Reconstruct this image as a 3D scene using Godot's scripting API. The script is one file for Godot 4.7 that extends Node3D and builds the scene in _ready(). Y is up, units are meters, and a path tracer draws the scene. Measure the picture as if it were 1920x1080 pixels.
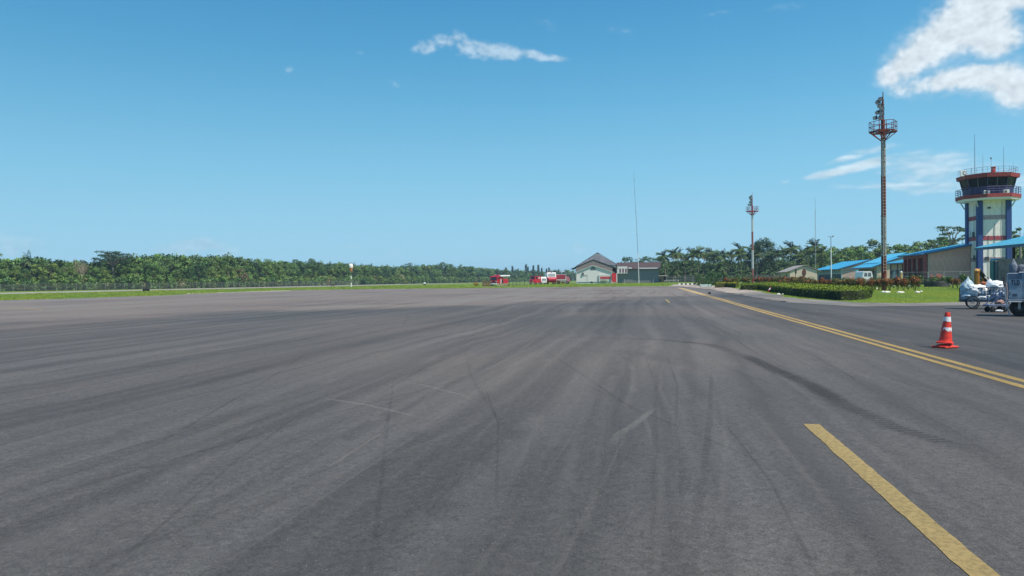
extends Node3D
# A small airfield apron in bright midday sun. Metres, y up. The view looks along -z from eye height.

var rng := RandomNumberGenerator.new()
var mats := {}
var used := {}
const ALONG := Vector3(0.1754, 0, -0.9845)   # the direction of the painted apron lines
const ACROSS := Vector3(0.9845, 0, 0.1754)   # square to it, to the right


class Shape:
	var v := PackedVector3Array()
	var n := PackedVector3Array()
	var c := PackedColorArray()
	var u := PackedVector2Array()
	var u2 := PackedVector2Array()
	var tint := Color(1, 1, 1)

	func tri(a: Vector3, b: Vector3, d: Vector3, na: Vector3, nb: Vector3, nd: Vector3, ua := Vector2.ZERO, ub := Vector2.ZERO, ud := Vector2.ZERO) -> void:
		if (d - a).cross(b - a).dot(na + nb + nd) < 0.0:
			v.append(a); v.append(d); v.append(b)
			n.append(na); n.append(nd); n.append(nb)
			u.append(ua); u.append(ud); u.append(ub)
		else:
			v.append(a); v.append(b); v.append(d)
			n.append(na); n.append(nb); n.append(nd)
			u.append(ua); u.append(ub); u.append(ud)
		c.append(tint); c.append(tint); c.append(tint)

	func flat(a: Vector3, b: Vector3, d: Vector3, out: Vector3) -> void:
		var q := (b - a).cross(d - a).normalized()
		if q.dot(out) < 0.0:
			q = -q
		tri(a, b, d, q, q, q)

	func quad(a: Vector3, b: Vector3, d: Vector3, e: Vector3, out: Vector3) -> void:
		var q := (b - a).cross(e - a).normalized()
		if q.length() < 0.5:
			q = (d - b).cross(e - b).normalized()
		if q.dot(out) < 0.0:
			q = -q
		var s := a.distance_to(b)
		var t := a.distance_to(e)
		tri(a, b, d, q, q, q, Vector2(0, 0), Vector2(s, 0), Vector2(s, t))
		tri(a, d, e, q, q, q, Vector2(0, 0), Vector2(s, t), Vector2(0, t))

	func box(at: Vector3, size: Vector3, b := Basis()) -> void:
		hexa(at, size, Vector2(size.x, size.z), b)

	# a box whose top may be larger or smaller than its bottom
	func hexa(at: Vector3, size: Vector3, top: Vector2, b := Basis(), shift := Vector3.ZERO) -> void:
		var p := []
		for k in 8:
			var sx := 1.0 if k & 1 else -1.0
			var sy := 1.0 if k & 2 else -1.0
			var sz := 1.0 if k & 4 else -1.0
			var w := top if sy > 0 else Vector2(size.x, size.z)
			var q := Vector3(sx * w.x, sy * size.y, sz * w.y) * 0.5
			if sy > 0:
				q += shift
			p.append(at + b * q)
		var mid := at + b * shift * 0.5
		for f in [[0, 1, 3, 2], [4, 5, 7, 6], [0, 1, 5, 4], [2, 3, 7, 6], [0, 2, 6, 4], [1, 3, 7, 5]]:
			var m: Vector3 = (p[f[0]] + p[f[1]] + p[f[2]] + p[f[3]]) * 0.25
			quad(p[f[0]], p[f[1]], p[f[2]], p[f[3]], m - mid)

	# a box with its edges cut at 45 degrees
	func chamfer(at: Vector3, size: Vector3, e: float, b := Basis()) -> void:
		var h := size * 0.5
		var pts := {}
		for sx in [-1, 1]:
			for sy in [-1, 1]:
				for sz in [-1, 1]:
					var s := Vector3(sx, sy, sz)
					for ax in 3:
						var q := Vector3(s.x * (h.x - e), s.y * (h.y - e), s.z * (h.z - e))
						q[ax] = s[ax] * h[ax]
						pts[[sx, sy, sz, ax]] = at + b * q
		for ax in 3:
			var o1 := (ax + 1) % 3
			var o2 := (ax + 2) % 3
			for s in [-1, 1]:
				var ring := []
				for pair in [[-1, -1], [1, -1], [1, 1], [-1, 1]]:
					var k := [0, 0, 0]
					k[ax] = s; k[o1] = pair[0]; k[o2] = pair[1]
					ring.append(pts[[k[0], k[1], k[2], ax]])
				var out := Vector3.ZERO
				out[ax] = s
				quad(ring[0], ring[1], ring[2], ring[3], b * out)
			for s1 in [-1, 1]:
				for s2 in [-1, 1]:
					var a := [0, 0, 0]
					var d := [0, 0, 0]
					a[o1] = s1; a[o2] = s2; a[ax] = -1
					d[o1] = s1; d[o2] = s2; d[ax] = 1
					var out := Vector3.ZERO
					out[o1] = s1; out[o2] = s2
					quad(pts[[a[0], a[1], a[2], o1]], pts[[d[0], d[1], d[2], o1]], pts[[d[0], d[1], d[2], o2]], pts[[a[0], a[1], a[2], o2]], b * out)
		for sx in [-1, 1]:
			for sy in [-1, 1]:
				for sz in [-1, 1]:
					flat(pts[[sx, sy, sz, 0]], pts[[sx, sy, sz, 1]], pts[[sx, sy, sz, 2]], b * Vector3(sx, sy, sz))

	# a round bar through points, with a radius at each
	func tube(pts: Array, radii: Array, sides := 8, caps := true) -> void:
		var rings := []
		var axes := []
		for k in pts.size():
			var d: Vector3 = (pts[mini(k + 1, pts.size() - 1)] - pts[maxi(k - 1, 0)])
			d = d.normalized()
			var x := d.cross(Vector3(0.31, 0.2, 0.93)).normalized()
			var y := d.cross(x).normalized()
			var ring := []
			var r: float = radii[mini(k, radii.size() - 1)]
			for j in sides:
				var w := TAU * j / sides
				ring.append((x * cos(w) + y * sin(w)) * r)
			rings.append(ring)
			axes.append(d)
		for k in pts.size() - 1:
			for j in sides:
				var i := (j + 1) % sides
				var a: Vector3 = rings[k][j]
				var b: Vector3 = rings[k][i]
				var d: Vector3 = rings[k + 1][i]
				var e: Vector3 = rings[k + 1][j]
				var pa: Vector3 = pts[k]
				var pb: Vector3 = pts[k + 1]
				var na := a.normalized()
				var nb := b.normalized()
				var nd := d.normalized() if d.length() > 1e-5 else nb
				var ne := e.normalized() if e.length() > 1e-5 else na
				tri(pa + a, pa + b, pb + d, na, nb, nd)
				tri(pa + a, pb + d, pb + e, na, nd, ne)
		if caps:
			for k in [0, pts.size() - 1]:
				var out: Vector3 = axes[k] * (-1.0 if k == 0 else 1.0)
				for j in range(1, sides - 1):
					flat(pts[k] + rings[k][0], pts[k] + rings[k][j], pts[k] + rings[k][j + 1], out)

	func rod(a: Vector3, b: Vector3, r: float, sides := 6) -> void:
		tube([a, b], [r, r], sides)

	# square bar between two points
	func bar(a: Vector3, b: Vector3, w: float, h := 0.0) -> void:
		var d := b - a
		var y := Vector3.UP if absf(d.normalized().y) < 0.95 else Vector3.RIGHT
		var x := d.cross(y).normalized()
		y = x.cross(d).normalized()
		box((a + b) * 0.5, Vector3(w, h if h > 0.0 else w, d.length()), Basis(x, y, d.normalized()))

	# a profile of (radius, height) turned about an axis
	func lathe(profile: Array, sides: int, at := Vector3.ZERO, b := Basis(), squash := 1.0) -> void:
		for k in profile.size() - 1:
			var p: Vector2 = profile[k]
			var q: Vector2 = profile[k + 1]
			var slope := Vector2(q.y - p.y, p.x - q.x).normalized()
			for j in sides:
				var w0 := TAU * j / sides
				var w1 := TAU * (j + 1) / sides
				var d0 := Vector3(cos(w0), 0, sin(w0) * squash)
				var d1 := Vector3(cos(w1), 0, sin(w1) * squash)
				var n0 := b * (d0 * slope.x + Vector3.UP * slope.y).normalized()
				var n1 := b * (d1 * slope.x + Vector3.UP * slope.y).normalized()
				var a0 := at + b * (d0 * p.x + Vector3.UP * p.y)
				var a1 := at + b * (d1 * p.x + Vector3.UP * p.y)
				var b0 := at + b * (d0 * q.x + Vector3.UP * q.y)
				var b1 := at + b * (d1 * q.x + Vector3.UP * q.y)
				if p.x > 1e-5:
					tri(a0, a1, b1, n0, n1, n1)
				if q.x > 1e-5:
					tri(a0, b1, b0, n0, n1, n0)

	# an outline in the plane of x and y of b, given thickness along its z
	func prism(outline: Array, thick: float, at := Vector3.ZERO, b := Basis()) -> void:
		var poly := PackedVector2Array(outline)
		var idx := Geometry2D.triangulate_polygon(poly)
		for s in [-0.5, 0.5]:
			var z := Vector3(0, 0, s * thick)
			for k in range(0, idx.size(), 3):
				flat(at + b * (_3(poly[idx[k]]) + z), at + b * (_3(poly[idx[k + 1]]) + z), at + b * (_3(poly[idx[k + 2]]) + z), b * z)
		var turn := 0.0
		for k in poly.size():
			turn += poly[k].cross(poly[(k + 1) % poly.size()])
		for k in poly.size():
			var p := poly[k]
			var q := poly[(k + 1) % poly.size()]
			var o := Vector2(q.y - p.y, p.x - q.x) * signf(turn)
			var z := Vector3(0, 0, 0.5 * thick)
			quad(at + b * (_3(p) - z), at + b * (_3(q) - z), at + b * (_3(q) + z), at + b * (_3(p) + z), b * _3(o))

	func _3(p: Vector2) -> Vector3:
		return Vector3(p.x, p.y, 0)

	# a leaf: a bent lozenge
	func leaf(at: Vector3, along: Vector3, nrm: Vector3, length: float, width: float, soft: Vector3) -> void:
		var side := along.cross(nrm).normalized() * width * 0.5
		var mid := at + along * length * 0.45
		var tip := at + along * length - nrm * length * 0.15
		tri(at, mid + side, mid - side, soft, soft, soft)
		tri(mid + side, tip, mid - side, soft, soft, soft)

	# a lumpy ball
	func blob(at: Vector3, size: Vector3, noise: FastNoiseLite, rough: float, around := 20, up := 12, b := Basis(), pinch := 0.0) -> void:
		var grid := []
		for k in up + 1:
			var row := []
			for j in around:
				var th := PI * k / up
				var ph := TAU * j / around
				var d := Vector3(sin(th) * cos(ph), cos(th), sin(th) * sin(ph))
				var q := d * (1.0 + rough * noise.get_noise_3dv(d * 60.0 + at * 40.0) + rough * 0.5 * noise.get_noise_3dv(d * 170.0 + at * 90.0))
				if pinch > 0.0 and d.y > 0.55:
					var t := (d.y - 0.55) / 0.45
					q = Vector3(q.x * (1.0 - t * 0.55), q.y + pinch * t * t, q.z * (1.0 - t * 0.55))
				row.append(at + b * (q * size))
			grid.append(row)
		var nrm := []
		for k in up + 1:
			var row := []
			for j in around:
				var e: Vector3 = grid[k][(j + 1) % around] - grid[k][(j + around - 1) % around]
				var f: Vector3 = grid[mini(k + 1, up)][j] - grid[maxi(k - 1, 0)][j]
				var q := e.cross(f).normalized()
				if q.dot(grid[k][j] - at) < 0.0:
					q = -q
				if k == 0 or k == up or q.length() < 0.5:
					q = (grid[k][j] - at).normalized()
				row.append(q)
			nrm.append(row)
		for k in up:
			for j in around:
				var i := (j + 1) % around
				if k > 0:
					tri(grid[k][j], grid[k][i], grid[k + 1][i], nrm[k][j], nrm[k][i], nrm[k + 1][i])
				if k < up - 1:
					tri(grid[k][j], grid[k + 1][i], grid[k + 1][j], nrm[k][j], nrm[k + 1][i], nrm[k + 1][j])

	func mesh() -> ArrayMesh:
		var a := []
		a.resize(Mesh.ARRAY_MAX)
		a[Mesh.ARRAY_VERTEX] = v
		a[Mesh.ARRAY_NORMAL] = n
		a[Mesh.ARRAY_COLOR] = c
		a[Mesh.ARRAY_TEX_UV] = u
		if u2.size() == v.size():
			a[Mesh.ARRAY_TEX_UV2] = u2
		var m := ArrayMesh.new()
		m.add_surface_from_arrays(Mesh.PRIMITIVE_TRIANGLES, a)
		return m


# ---------------------------------------------------------------- naming and placing
func numbered(called: String) -> String:
	if not used.has(called):
		used[called] = 0
		return called
	used[called] += 1
	return "%s_%03d" % [called, used[called]]


func tag(o: Node, label: String, category := "", group := "", kind := "") -> void:
	if label: o.set_meta("label", label)
	if category: o.set_meta("category", category)
	if group: o.set_meta("group", group)
	if kind: o.set_meta("kind", kind)


func thing(called: String, label: String, category: String, at := Vector3.ZERO, turn := 0.0, group := "") -> Node3D:
	var o := Node3D.new()
	o.name = numbered(called)
	add_child(o)
	o.position = at
	o.rotation.y = turn
	tag(o, label, category, group)
	return o


func part(called: String, s, m: Material, parent: Node) -> MeshInstance3D:
	var o := MeshInstance3D.new()
	o.name = called
	o.mesh = s.mesh() if s is Shape else s
	o.material_override = m
	parent.add_child(o, true)
	return o


func solo(called: String, s, m: Material, label: String, category: String, group := "") -> MeshInstance3D:
	var o := MeshInstance3D.new()
	o.name = numbered(called)
	o.mesh = s.mesh() if s is Shape else s
	o.material_override = m
	add_child(o)
	tag(o, label, category, group)
	return o


func struct(called: String, s, m: Material, label: String) -> MeshInstance3D:
	var o := solo(called, s, m, label, "")
	o.set_meta("kind", "structure")
	return o


func again(o: Node3D, at: Vector3, turn: float, size := 1.0, label := "", group := "") -> Node3D:
	var base := String(o.name).rstrip("0123456789").trim_suffix("_")
	var r: Node3D = o.duplicate()
	r.name = numbered(base)
	add_child(r)
	r.position = at
	r.rotation.y = turn
	r.scale = Vector3.ONE * size
	if label: r.set_meta("label", label)
	if group: r.set_meta("group", group)
	return r


# ---------------------------------------------------------------- materials (given as linear, real-world base colours)
func paint(r: float, g: float, b: float, rough := 0.7, metal := 0.0, wear := "") -> StandardMaterial3D:
	var key := "%f %f %f %f %f %s" % [r, g, b, rough, metal, wear]
	if mats.has(key):
		return mats[key]
	var m := StandardMaterial3D.new()
	m.albedo_color = Color(r, g, b).linear_to_srgb()
	m.roughness = rough
	m.metallic = metal
	if wear:
		m.albedo_texture = wear_texture(wear)
		m.uv1_triplanar = true
		m.uv1_world_triplanar = true
		var s: Dictionary = {"grime": Vector3(0.31, 0.31, 0.31), "drips": Vector3(1.1, 0.10, 1.1), "fine": Vector3(1.7, 1.7, 1.7), "rust": Vector3(0.9, 0.35, 0.9), "patch": Vector3(0.13, 0.13, 0.13), "ribs": Vector3(0.5, 0.02, 0.5)}
		m.uv1_scale = s[wear]
	mats[key] = m
	return m


func wear_texture(kind: String) -> Texture2D:
	if mats.has("t" + kind):
		return mats["t" + kind]
	var f := FastNoiseLite.new()
	f.seed = kind.hash() % 1000
	f.noise_type = FastNoiseLite.TYPE_SIMPLEX_SMOOTH
	f.fractal_octaves = 5
	f.frequency = 0.012
	var ramp := Gradient.new()
	match kind:
		"rust":
			ramp.offsets = PackedFloat32Array([0.0, 0.42, 0.55, 1.0])
			ramp.colors = PackedColorArray([Color(0.55, 0.42, 0.36), Color(0.72, 0.62, 0.55), Color(1, 1, 1), Color(0.9, 0.9, 0.9)])
		"drips", "ribs":
			ramp.offsets = PackedFloat32Array([0.0, 0.38, 0.6, 1.0])
			ramp.colors = PackedColorArray([Color(0.80, 0.79, 0.77), Color(0.94, 0.94, 0.93), Color(1, 1, 1), Color(0.97, 0.97, 0.97)])
		_:
			ramp.offsets = PackedFloat32Array([0.0, 0.45, 1.0])
			ramp.colors = PackedColorArray([Color(0.68, 0.67, 0.65), Color(0.92, 0.92, 0.92), Color(1, 1, 1)])
	var t := NoiseTexture2D.new()
	t.width = 512
	t.height = 512
	t.seamless = true
	t.noise = f
	t.color_ramp = ramp
	mats["t" + kind] = t
	return t


func leafy(r: float, g: float, b: float, through := 0.35, rough := 0.55) -> StandardMaterial3D:
	var key := "leaf %f %f %f %f" % [r, g, b, rough]
	if mats.has(key):
		return mats[key]
	var m := StandardMaterial3D.new()
	m.albedo_color = Color(r, g, b).linear_to_srgb()
	m.vertex_color_use_as_albedo = true
	m.roughness = rough
	m.metallic_specular = 0.35
	m.backlight_enabled = true
	m.backlight = Color(through, through * 1.0, through * 0.6)
	m.cull_mode = BaseMaterial3D.CULL_DISABLED
	mats[key] = m
	return m


func glass(r := 0.02, g := 0.03, b := 0.04) -> StandardMaterial3D:
	return paint(r, g, b, 0.08)


func rnd(a: float, b: float) -> float:
	return rng.randf_range(a, b)


# a point given by its distance along and across the apron's axis
func axis(along: float, across: float, y := 0.0) -> Vector3:
	return ALONG * along + ACROSS * across + Vector3.UP * y


func ax2(along: float, across: float) -> Vector2:
	var q := axis(along, across)
	return Vector2(q.x, q.z)


func _ready() -> void:
	rng.seed = 20240611
	# camera
	var cam := Camera3D.new()
	cam.name = "camera"
	cam.position = Vector3(0, 1.6, 0)
	cam.rotation = Vector3(-0.010714, 0, -0.0115)
	cam.fov = 42.185
	cam.near = 0.1
	cam.far = 6000.0
	add_child(cam)
	cam.current = true
	# sky and exposure
	var env := Environment.new()
	env.background_mode = Environment.BG_SKY
	var sky := Sky.new()
	var pano := PanoramaSkyMaterial.new()
	pano.panorama = ImageTexture.create_from_image(sky_image())
	sky.sky_material = pano
	env.sky = sky
	env.background_energy_multiplier = 0.905
	env.tonemap_mode = Environment.TONE_MAPPER_LINEAR
	env.tonemap_exposure = 1.2
	env.sdfgi_enabled = true
	env.ssao_enabled = true
	env.ssil_enabled = true
	env.fog_enabled = true
	env.fog_density = 0.00022
	env.fog_light_color = Color(0.72, 0.86, 0.97)
	var world := WorldEnvironment.new()
	world.name = "world_environment"
	world.environment = env
	add_child(world)
	# sun: high, over the right shoulder
	var sun := DirectionalLight3D.new()
	sun.name = "sun"
	sun.light_energy = 1.55
	sun.light_color = Color(1.0, 0.965, 0.9)
	sun.light_angular_distance = 0.5
	sun.shadow_enabled = true
	add_child(sun)
	var az := deg_to_rad(128.0)
	var el := deg_to_rad(58.0)
	var towards := Vector3(sin(az) * cos(el), sin(el), -cos(az) * cos(el))
	sun.look_at_from_position(Vector3.ZERO, -towards, Vector3(0, 0, -1))

	build_ground()
	build_markings()
	build_tower()
	build_airport_buildings()
	build_fire_station()
	build_masts()
	build_vehicles()
	build_ground_support()
	build_garden()
	build_small_things()
	build_fences()
	build_left_forest()
	build_right_trees()
	build_grass()


# ---------------------------------------------------------------- sky
const SKY_W := 4096
const SKY_H := 2048

func sky_tone(el: float) -> Color:
	var stops := [[0.0, Color(0.350, 0.605, 0.765)], [4.0, Color(0.290, 0.568, 0.745)], [8.0, Color(0.220, 0.515, 0.725)], [13.0, Color(0.140, 0.420, 0.665)], [17.0, Color(0.094, 0.345, 0.605)], [21.0, Color(0.066, 0.285, 0.545)], [40.0, Color(0.036, 0.185, 0.43)], [90.0, Color(0.022, 0.12, 0.32)]]
	for k in stops.size() - 1:
		if el <= stops[k + 1][0]:
			var t: float = clampf((el - stops[k][0]) / (stops[k + 1][0] - stops[k][0]), 0.0, 1.0)
			return stops[k][1].lerp(stops[k + 1][1], t)
	return stops[-1][1]


func sky_image() -> Image:
	var im := Image.create(SKY_W, SKY_H, false, Image.FORMAT_RGB8)
	for y in SKY_H:
		var el := 90.0 - (y + 0.5) * 180.0 / SKY_H
		var c := sky_tone(maxf(el, 0.0)).linear_to_srgb() if el > 0.0 else Color(0.3, 0.32, 0.26)
		if el <= 0.0:
			im.fill_rect(Rect2i(0, y, SKY_W, SKY_H - y), c)
			break
		# slightly brighter on the sun's side
		var step := 64
		for x in range(0, SKY_W, step):
			var d := deg_to_rad((x + step * 0.5) * 360.0 / SKY_W - 128.0)
			var k := (1.07 + 0.10 * cos(d) * clampf(el / 15.0, 0.0, 1.0))
			var l := sky_tone(el)
			im.fill_rect(Rect2i(x, y, step, 1), Color(l.r * k, l.g * k, l.b * k).linear_to_srgb())
	# blend the sectors of each row into one another
	var small := im.duplicate()
	small.resize(SKY_W / 64, SKY_H, Image.INTERPOLATE_BILINEAR)
	var wide := Image.create(SKY_W / 64 + 2, SKY_H, false, Image.FORMAT_RGB8)
	wide.blit_rect(small, Rect2i(0, 0, SKY_W / 64, SKY_H), Vector2i(1, 0))
	wide.blit_rect(small, Rect2i(SKY_W / 64 - 1, 0, 1, SKY_H), Vector2i(0, 0))
	wide.blit_rect(small, Rect2i(0, 0, 1, SKY_H), Vector2i(SKY_W / 64 + 1, 0))
	wide.resize(SKY_W + 128, SKY_H, Image.INTERPOLATE_BILINEAR)
	im.blit_rect(wide, Rect2i(64, 0, SKY_W, SKY_H), Vector2i.ZERO)
	var f := FastNoiseLite.new()
	f.seed = 7
	f.noise_type = FastNoiseLite.TYPE_SIMPLEX_SMOOTH
	f.fractal_octaves = 5
	f.fractal_gain = 0.55
	f.frequency = 0.28
	f.domain_warp_enabled = true
	f.domain_warp_amplitude = 1.6
	f.domain_warp_frequency = 0.25
	# [azimuth and elevation, half width, half height, tilt in degrees, strength]
	# the torn streak high in the middle
	cloud(im, f, [
		[Vector2(-6.29, 17.25), 1.3, 0.6, 12.0, 0.7], [Vector2(-4.87, 17.64), 1.2, 0.6, -5.0, 0.62], [Vector2(-3.93, 17.87), 0.8, 0.7, 0.0, 0.6], [Vector2(-3.05, 17.29), 1.3, 0.75, -15.0, 0.75], [Vector2(-1.63, 17.03), 1.5, 0.8, -10.0, 0.95],
		[Vector2(-0.40, 16.95), 1.5, 0.7, -5.0, 1.0], [Vector2(0.41, 16.83), 0.9, 0.6, 0.0, 0.8], [Vector2(1.84, 16.70), 1.5, 0.45, -14.0, 0.85], [Vector2(3.26, 16.44), 1.5, 0.34, -6.0, 0.75], [Vector2(-2.24, 16.55), 1.9, 0.2, -6.0, 0.4]],
		0.7, Vector2(0.75, 1.3), 0.66, Color(0.55, 0.69, 0.80))
	# the white heap in the upper corner
	var heap_blobs := [
		[Vector2(26.91, 13.39), 1.0, 0.9, 0.0, 1.0], [Vector2(27.94, 14.07), 1.5, 1.35, 20.0, 1.1], [Vector2(29.27, 14.88), 1.9, 1.6, 25.0, 1.2], [Vector2(30.74, 15.73), 2.1, 1.9, 20.0, 1.3], [Vector2(32.28, 15.94), 2.1, 2.2, 0.0, 1.3], [Vector2(33.09, 14.69), 1.7, 1.3, 10.0, 1.15], [Vector2(31.94, 17.11), 2.0, 1.7, 0.0, 1.3], [Vector2(33.53, 17.58), 2.4, 1.6, 0.0, 1.3], [Vector2(34.92, 17.59), 2.6, 1.6, 0.0, 1.3],
		[Vector2(27.61, 12.51), 1.2, 0.8, -20.0, 0.55], [Vector2(28.88, 12.52), 1.4, 0.7, 0.0, 0.7], [Vector2(30.27, 12.67), 1.6, 0.9, 8.0, 1.05], [Vector2(31.77, 12.63), 1.7, 1.0, 0.0, 1.2], [Vector2(33.36, 12.30), 1.8, 1.2, -8.0, 1.25], [Vector2(33.92, 11.17), 1.4, 0.9, -20.0, 0.95], [Vector2(35.17, 11.63), 2.2, 1.5, 0.0, 1.2]]
	veil(im, f, heap_blobs, 0.30, Color(0.55, 0.69, 0.79))
	cloud(im, f, heap_blobs,
		0.5, Vector2(1.0, 1.25), 0.97, Color(0.70, 0.785, 0.85))
	# thin sheets behind the tall mast
	cloud(im, f, [
		[Vector2(23.25, 7.21), 2.4, 0.38, 8.0, 0.9], [Vector2(24.96, 7.57), 2.2, 0.45, 9.0, 0.85], [Vector2(25.96, 7.82), 1.3, 0.35, 6.0, 0.8], [Vector2(24.28, 8.20), 1.8, 0.3, 10.0, 0.6], [Vector2(25.96, 8.64), 2.2, 0.35, 6.0, 0.5], [Vector2(27.59, 7.79), 2.8, 0.8, 3.0, 0.5], [Vector2(29.16, 6.96), 3.4, 1.1, 2.0, 0.58], [Vector2(30.09, 7.58), 2.6, 0.7, 2.0, 0.5], [Vector2(27.58, 6.08), 3.2, 0.45, -2.0, 0.6], [Vector2(29.78, 5.79), 3.2, 0.5, 3.0, 0.52], [Vector2(24.61, 6.20), 2.6, 0.3, -10.0, 0.3], [Vector2(20.14, 6.80), 0.45, 0.14, 0.0, 0.5], [Vector2(32.18, 6.37), 3.0, 1.0, 0.0, 0.4], [Vector2(34.46, 5.84), 3.4, 1.0, 4.0, 0.4]],
		0.45, Vector2(0.30, 1.5), 1.0, Color(0.60, 0.75, 0.85))
	# small wisps and the pale heaps low over the trees
	cloud(im, f, [[Vector2(-16.40, 15.27), 0.35, 0.28, 20.0, 0.6], [Vector2(-11.23, 16.68), 0.4, 0.14, 0.0, 0.3], [Vector2(-8.65, 14.58), 0.7, 0.25, -25.0, 0.28], [Vector2(-24.03, 12.55), 0.8, 0.15, 0.0, 0.25]], 0.6, Vector2(1.2, 1.6), 0.5, Color(0.45, 0.64, 0.78))
	cloud(im, f, [[Vector2(8.32, 18.23), 1.3, 0.3, -8.0, 0.35], [Vector2(2.88, 18.81), 1.0, 0.4, -30.0, 0.25], [Vector2(15.35, 18.71), 1.6, 0.18, 4.0, 0.4], [Vector2(20.16, 18.61), 1.9, 0.35, 0.0, 0.25]], 0.6, Vector2(0.6, 1.6), 0.5, Color(0.42, 0.62, 0.77))
	cloud(im, f, [[Vector2(-22.63, 2.78), 2.2, 0.65, 0.0, 0.95], [Vector2(-24.19, 2.40), 2.2, 0.6, 0.0, 0.8], [Vector2(-20.87, 2.34), 1.2, 0.6, 0.0, 0.7], [Vector2(-33.83, 2.51), 2.6, 1.1, 0.0, 0.75], [Vector2(-8.90, 2.08), 0.7, 0.5, 0.0, 0.5], [Vector2(5.13, 2.34), 0.7, 0.7, 0.0, 0.5], [Vector2(4.11, 1.79), 1.0, 0.4, 0.0, 0.4], [Vector2(-12.05, 2.66), 1.2, 0.3, 0.0, 0.35], [Vector2(30.83, 3.00), 1.0, 0.5, 0.0, 0.5], [Vector2(27.87, 1.68), 1.6, 0.4, 0.0, 0.4]], 0.5, Vector2(0.7, 1.2), 0.5, Color(0.46, 0.64, 0.77))
	# more of the same round the rest of the sky
	var more := RandomNumberGenerator.new()
	more.seed = 4
	for k in 22:
		var a := more.randf_range(48.0, 318.0)
		var e := more.randf_range(4.0, 52.0)
		var heap := more.randf() < 0.4
		var blobs := []
		for j in 7:
			blobs.append([Vector2(a + more.randf_range(-4.5, 4.5) * (1.0 if heap else 1.6), e + more.randf_range(-1.3, 1.3) * (1.3 if heap else 0.5)), more.randf_range(1.2, 2.4), more.randf_range(0.5, 1.6) * (1.0 if heap else 0.4), more.randf_range(-10, 10), 1.1 if heap else 0.55])
		cloud(im, f, blobs, 0.55 if heap else 0.7, Vector2(1.0, 1.25) if heap else Vector2(0.4, 1.4), 0.95 if heap else 0.6, Color(0.72, 0.79, 0.85) if heap else Color(0.5, 0.66, 0.78))
	return im


# thin haze around a heap
func veil(im: Image, f: FastNoiseLite, blobs: Array, most: float, tone: Color) -> void:
	var wide := []
	for b in blobs:
		wide.append([b[0], b[1] * 1.45, b[2] * 1.45, b[3], b[4] * 0.8])
	cloud(im, f, wide, 0.7, Vector2(0.6, 0.9), most, tone)


func cloud(im: Image, f: FastNoiseLite, blobs: Array, ragged: float, grain: Vector2, most: float, tone: Color) -> void:
	var lo := Vector2(1e6, 1e6)
	var hi := Vector2(-1e6, -1e6)
	var list := []
	for b in blobs:
		var r: float = maxf(b[1], b[2]) * 1.25
		var p: Vector2 = b[0]
		lo = lo.min(p - Vector2(r, r))
		hi = hi.max(p + Vector2(r, r))
		var t := deg_to_rad(b[3])
		list.append([p, cos(t), sin(t), 1.0 / b[1], 1.0 / b[2], b[4]])
	var s := SKY_W / 360.0
	for y in range(int((90.0 - hi.y) * s), int((90.0 - maxf(lo.y, 0.2)) * s)):
		var el := 90.0 - (y + 0.5) / s
		for x in range(floori(lo.x * s), ceili(hi.x * s)):
			var az := (x + 0.5) / s
			var m := 0.0
			for b in list:
				var d := Vector2(az, el) - (b[0] as Vector2)
				var q := Vector2((d.x * b[1] + d.y * b[2]) * b[3], (d.y * b[1] - d.x * b[2]) * b[4])
				var k := 1.0 - q.length_squared()
				if k > 0.0:
					m = maxf(m, k * b[5]) + 0.18 * minf(m, k * b[5])
			if m <= 0.0:
				continue
			var w := f.get_noise_2d(az * grain.x * 6.0, el * grain.y * 6.0)
			var fine := f.get_noise_2d(az * grain.x * 19.0 + 50.0, el * grain.y * 19.0)
			var low := f.get_noise_2d(az * grain.x * 2.1 + 300.0, el * grain.y * 2.6)
			var dens := smoothstep(0.0, 1.05, m + (w * 0.75 + fine * 0.26 + low * 0.6) * ragged)
			if dens <= 0.003:
				continue
			var shade := 0.97 + 0.22 * low + 0.12 * w - 0.05 * fine
			var c := tone * shade
			var xi := posmod(x, SKY_W)
			var was := im.get_pixel(xi, y).srgb_to_linear()
			im.set_pixel(xi, y, was.lerp(c, clampf(dens * most * minf(1.0, m * 1.5 + 0.35), 0.0, 1.0)).linear_to_srgb())


# ---------------------------------------------------------------- ground, apron, roads
# a sheet on the ground; UV counts metres along and across the apron's axis, UV2 the same as a share of 240 metres
func sheet(outline: Array, y: float, fine := 1.0) -> Shape:
	var s := Shape.new()
	var poly := PackedVector2Array(outline)
	var idx := Geometry2D.triangulate_polygon(poly)
	for k in range(0, idx.size(), 3):
		var p := []
		for j in 3:
			p.append(poly[idx[k + j]])
		put_flat(s, p[0], p[1], p[2], y, fine)
	return s


func put_flat(s: Shape, a: Vector2, b: Vector2, d: Vector2, y: float, fine := 1.0) -> void:
	if (d - a).cross(b - a) > 0.0:   # clockwise seen from above
		var t := b
		b = d
		d = t
	for p in [a, b, d]:
		var w := Vector3(p.x, y, p.y)
		s.v.append(w)
		s.n.append(Vector3.UP)
		s.c.append(s.tint)
		var across := w.dot(ACROSS)
		var along := w.dot(ALONG)
		s.u.append(Vector2(across, along) / fine)
		s.u2.append(Vector2((across + 150.0) / 240.0, 1.0 - (along + 40.0) / 240.0))


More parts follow.
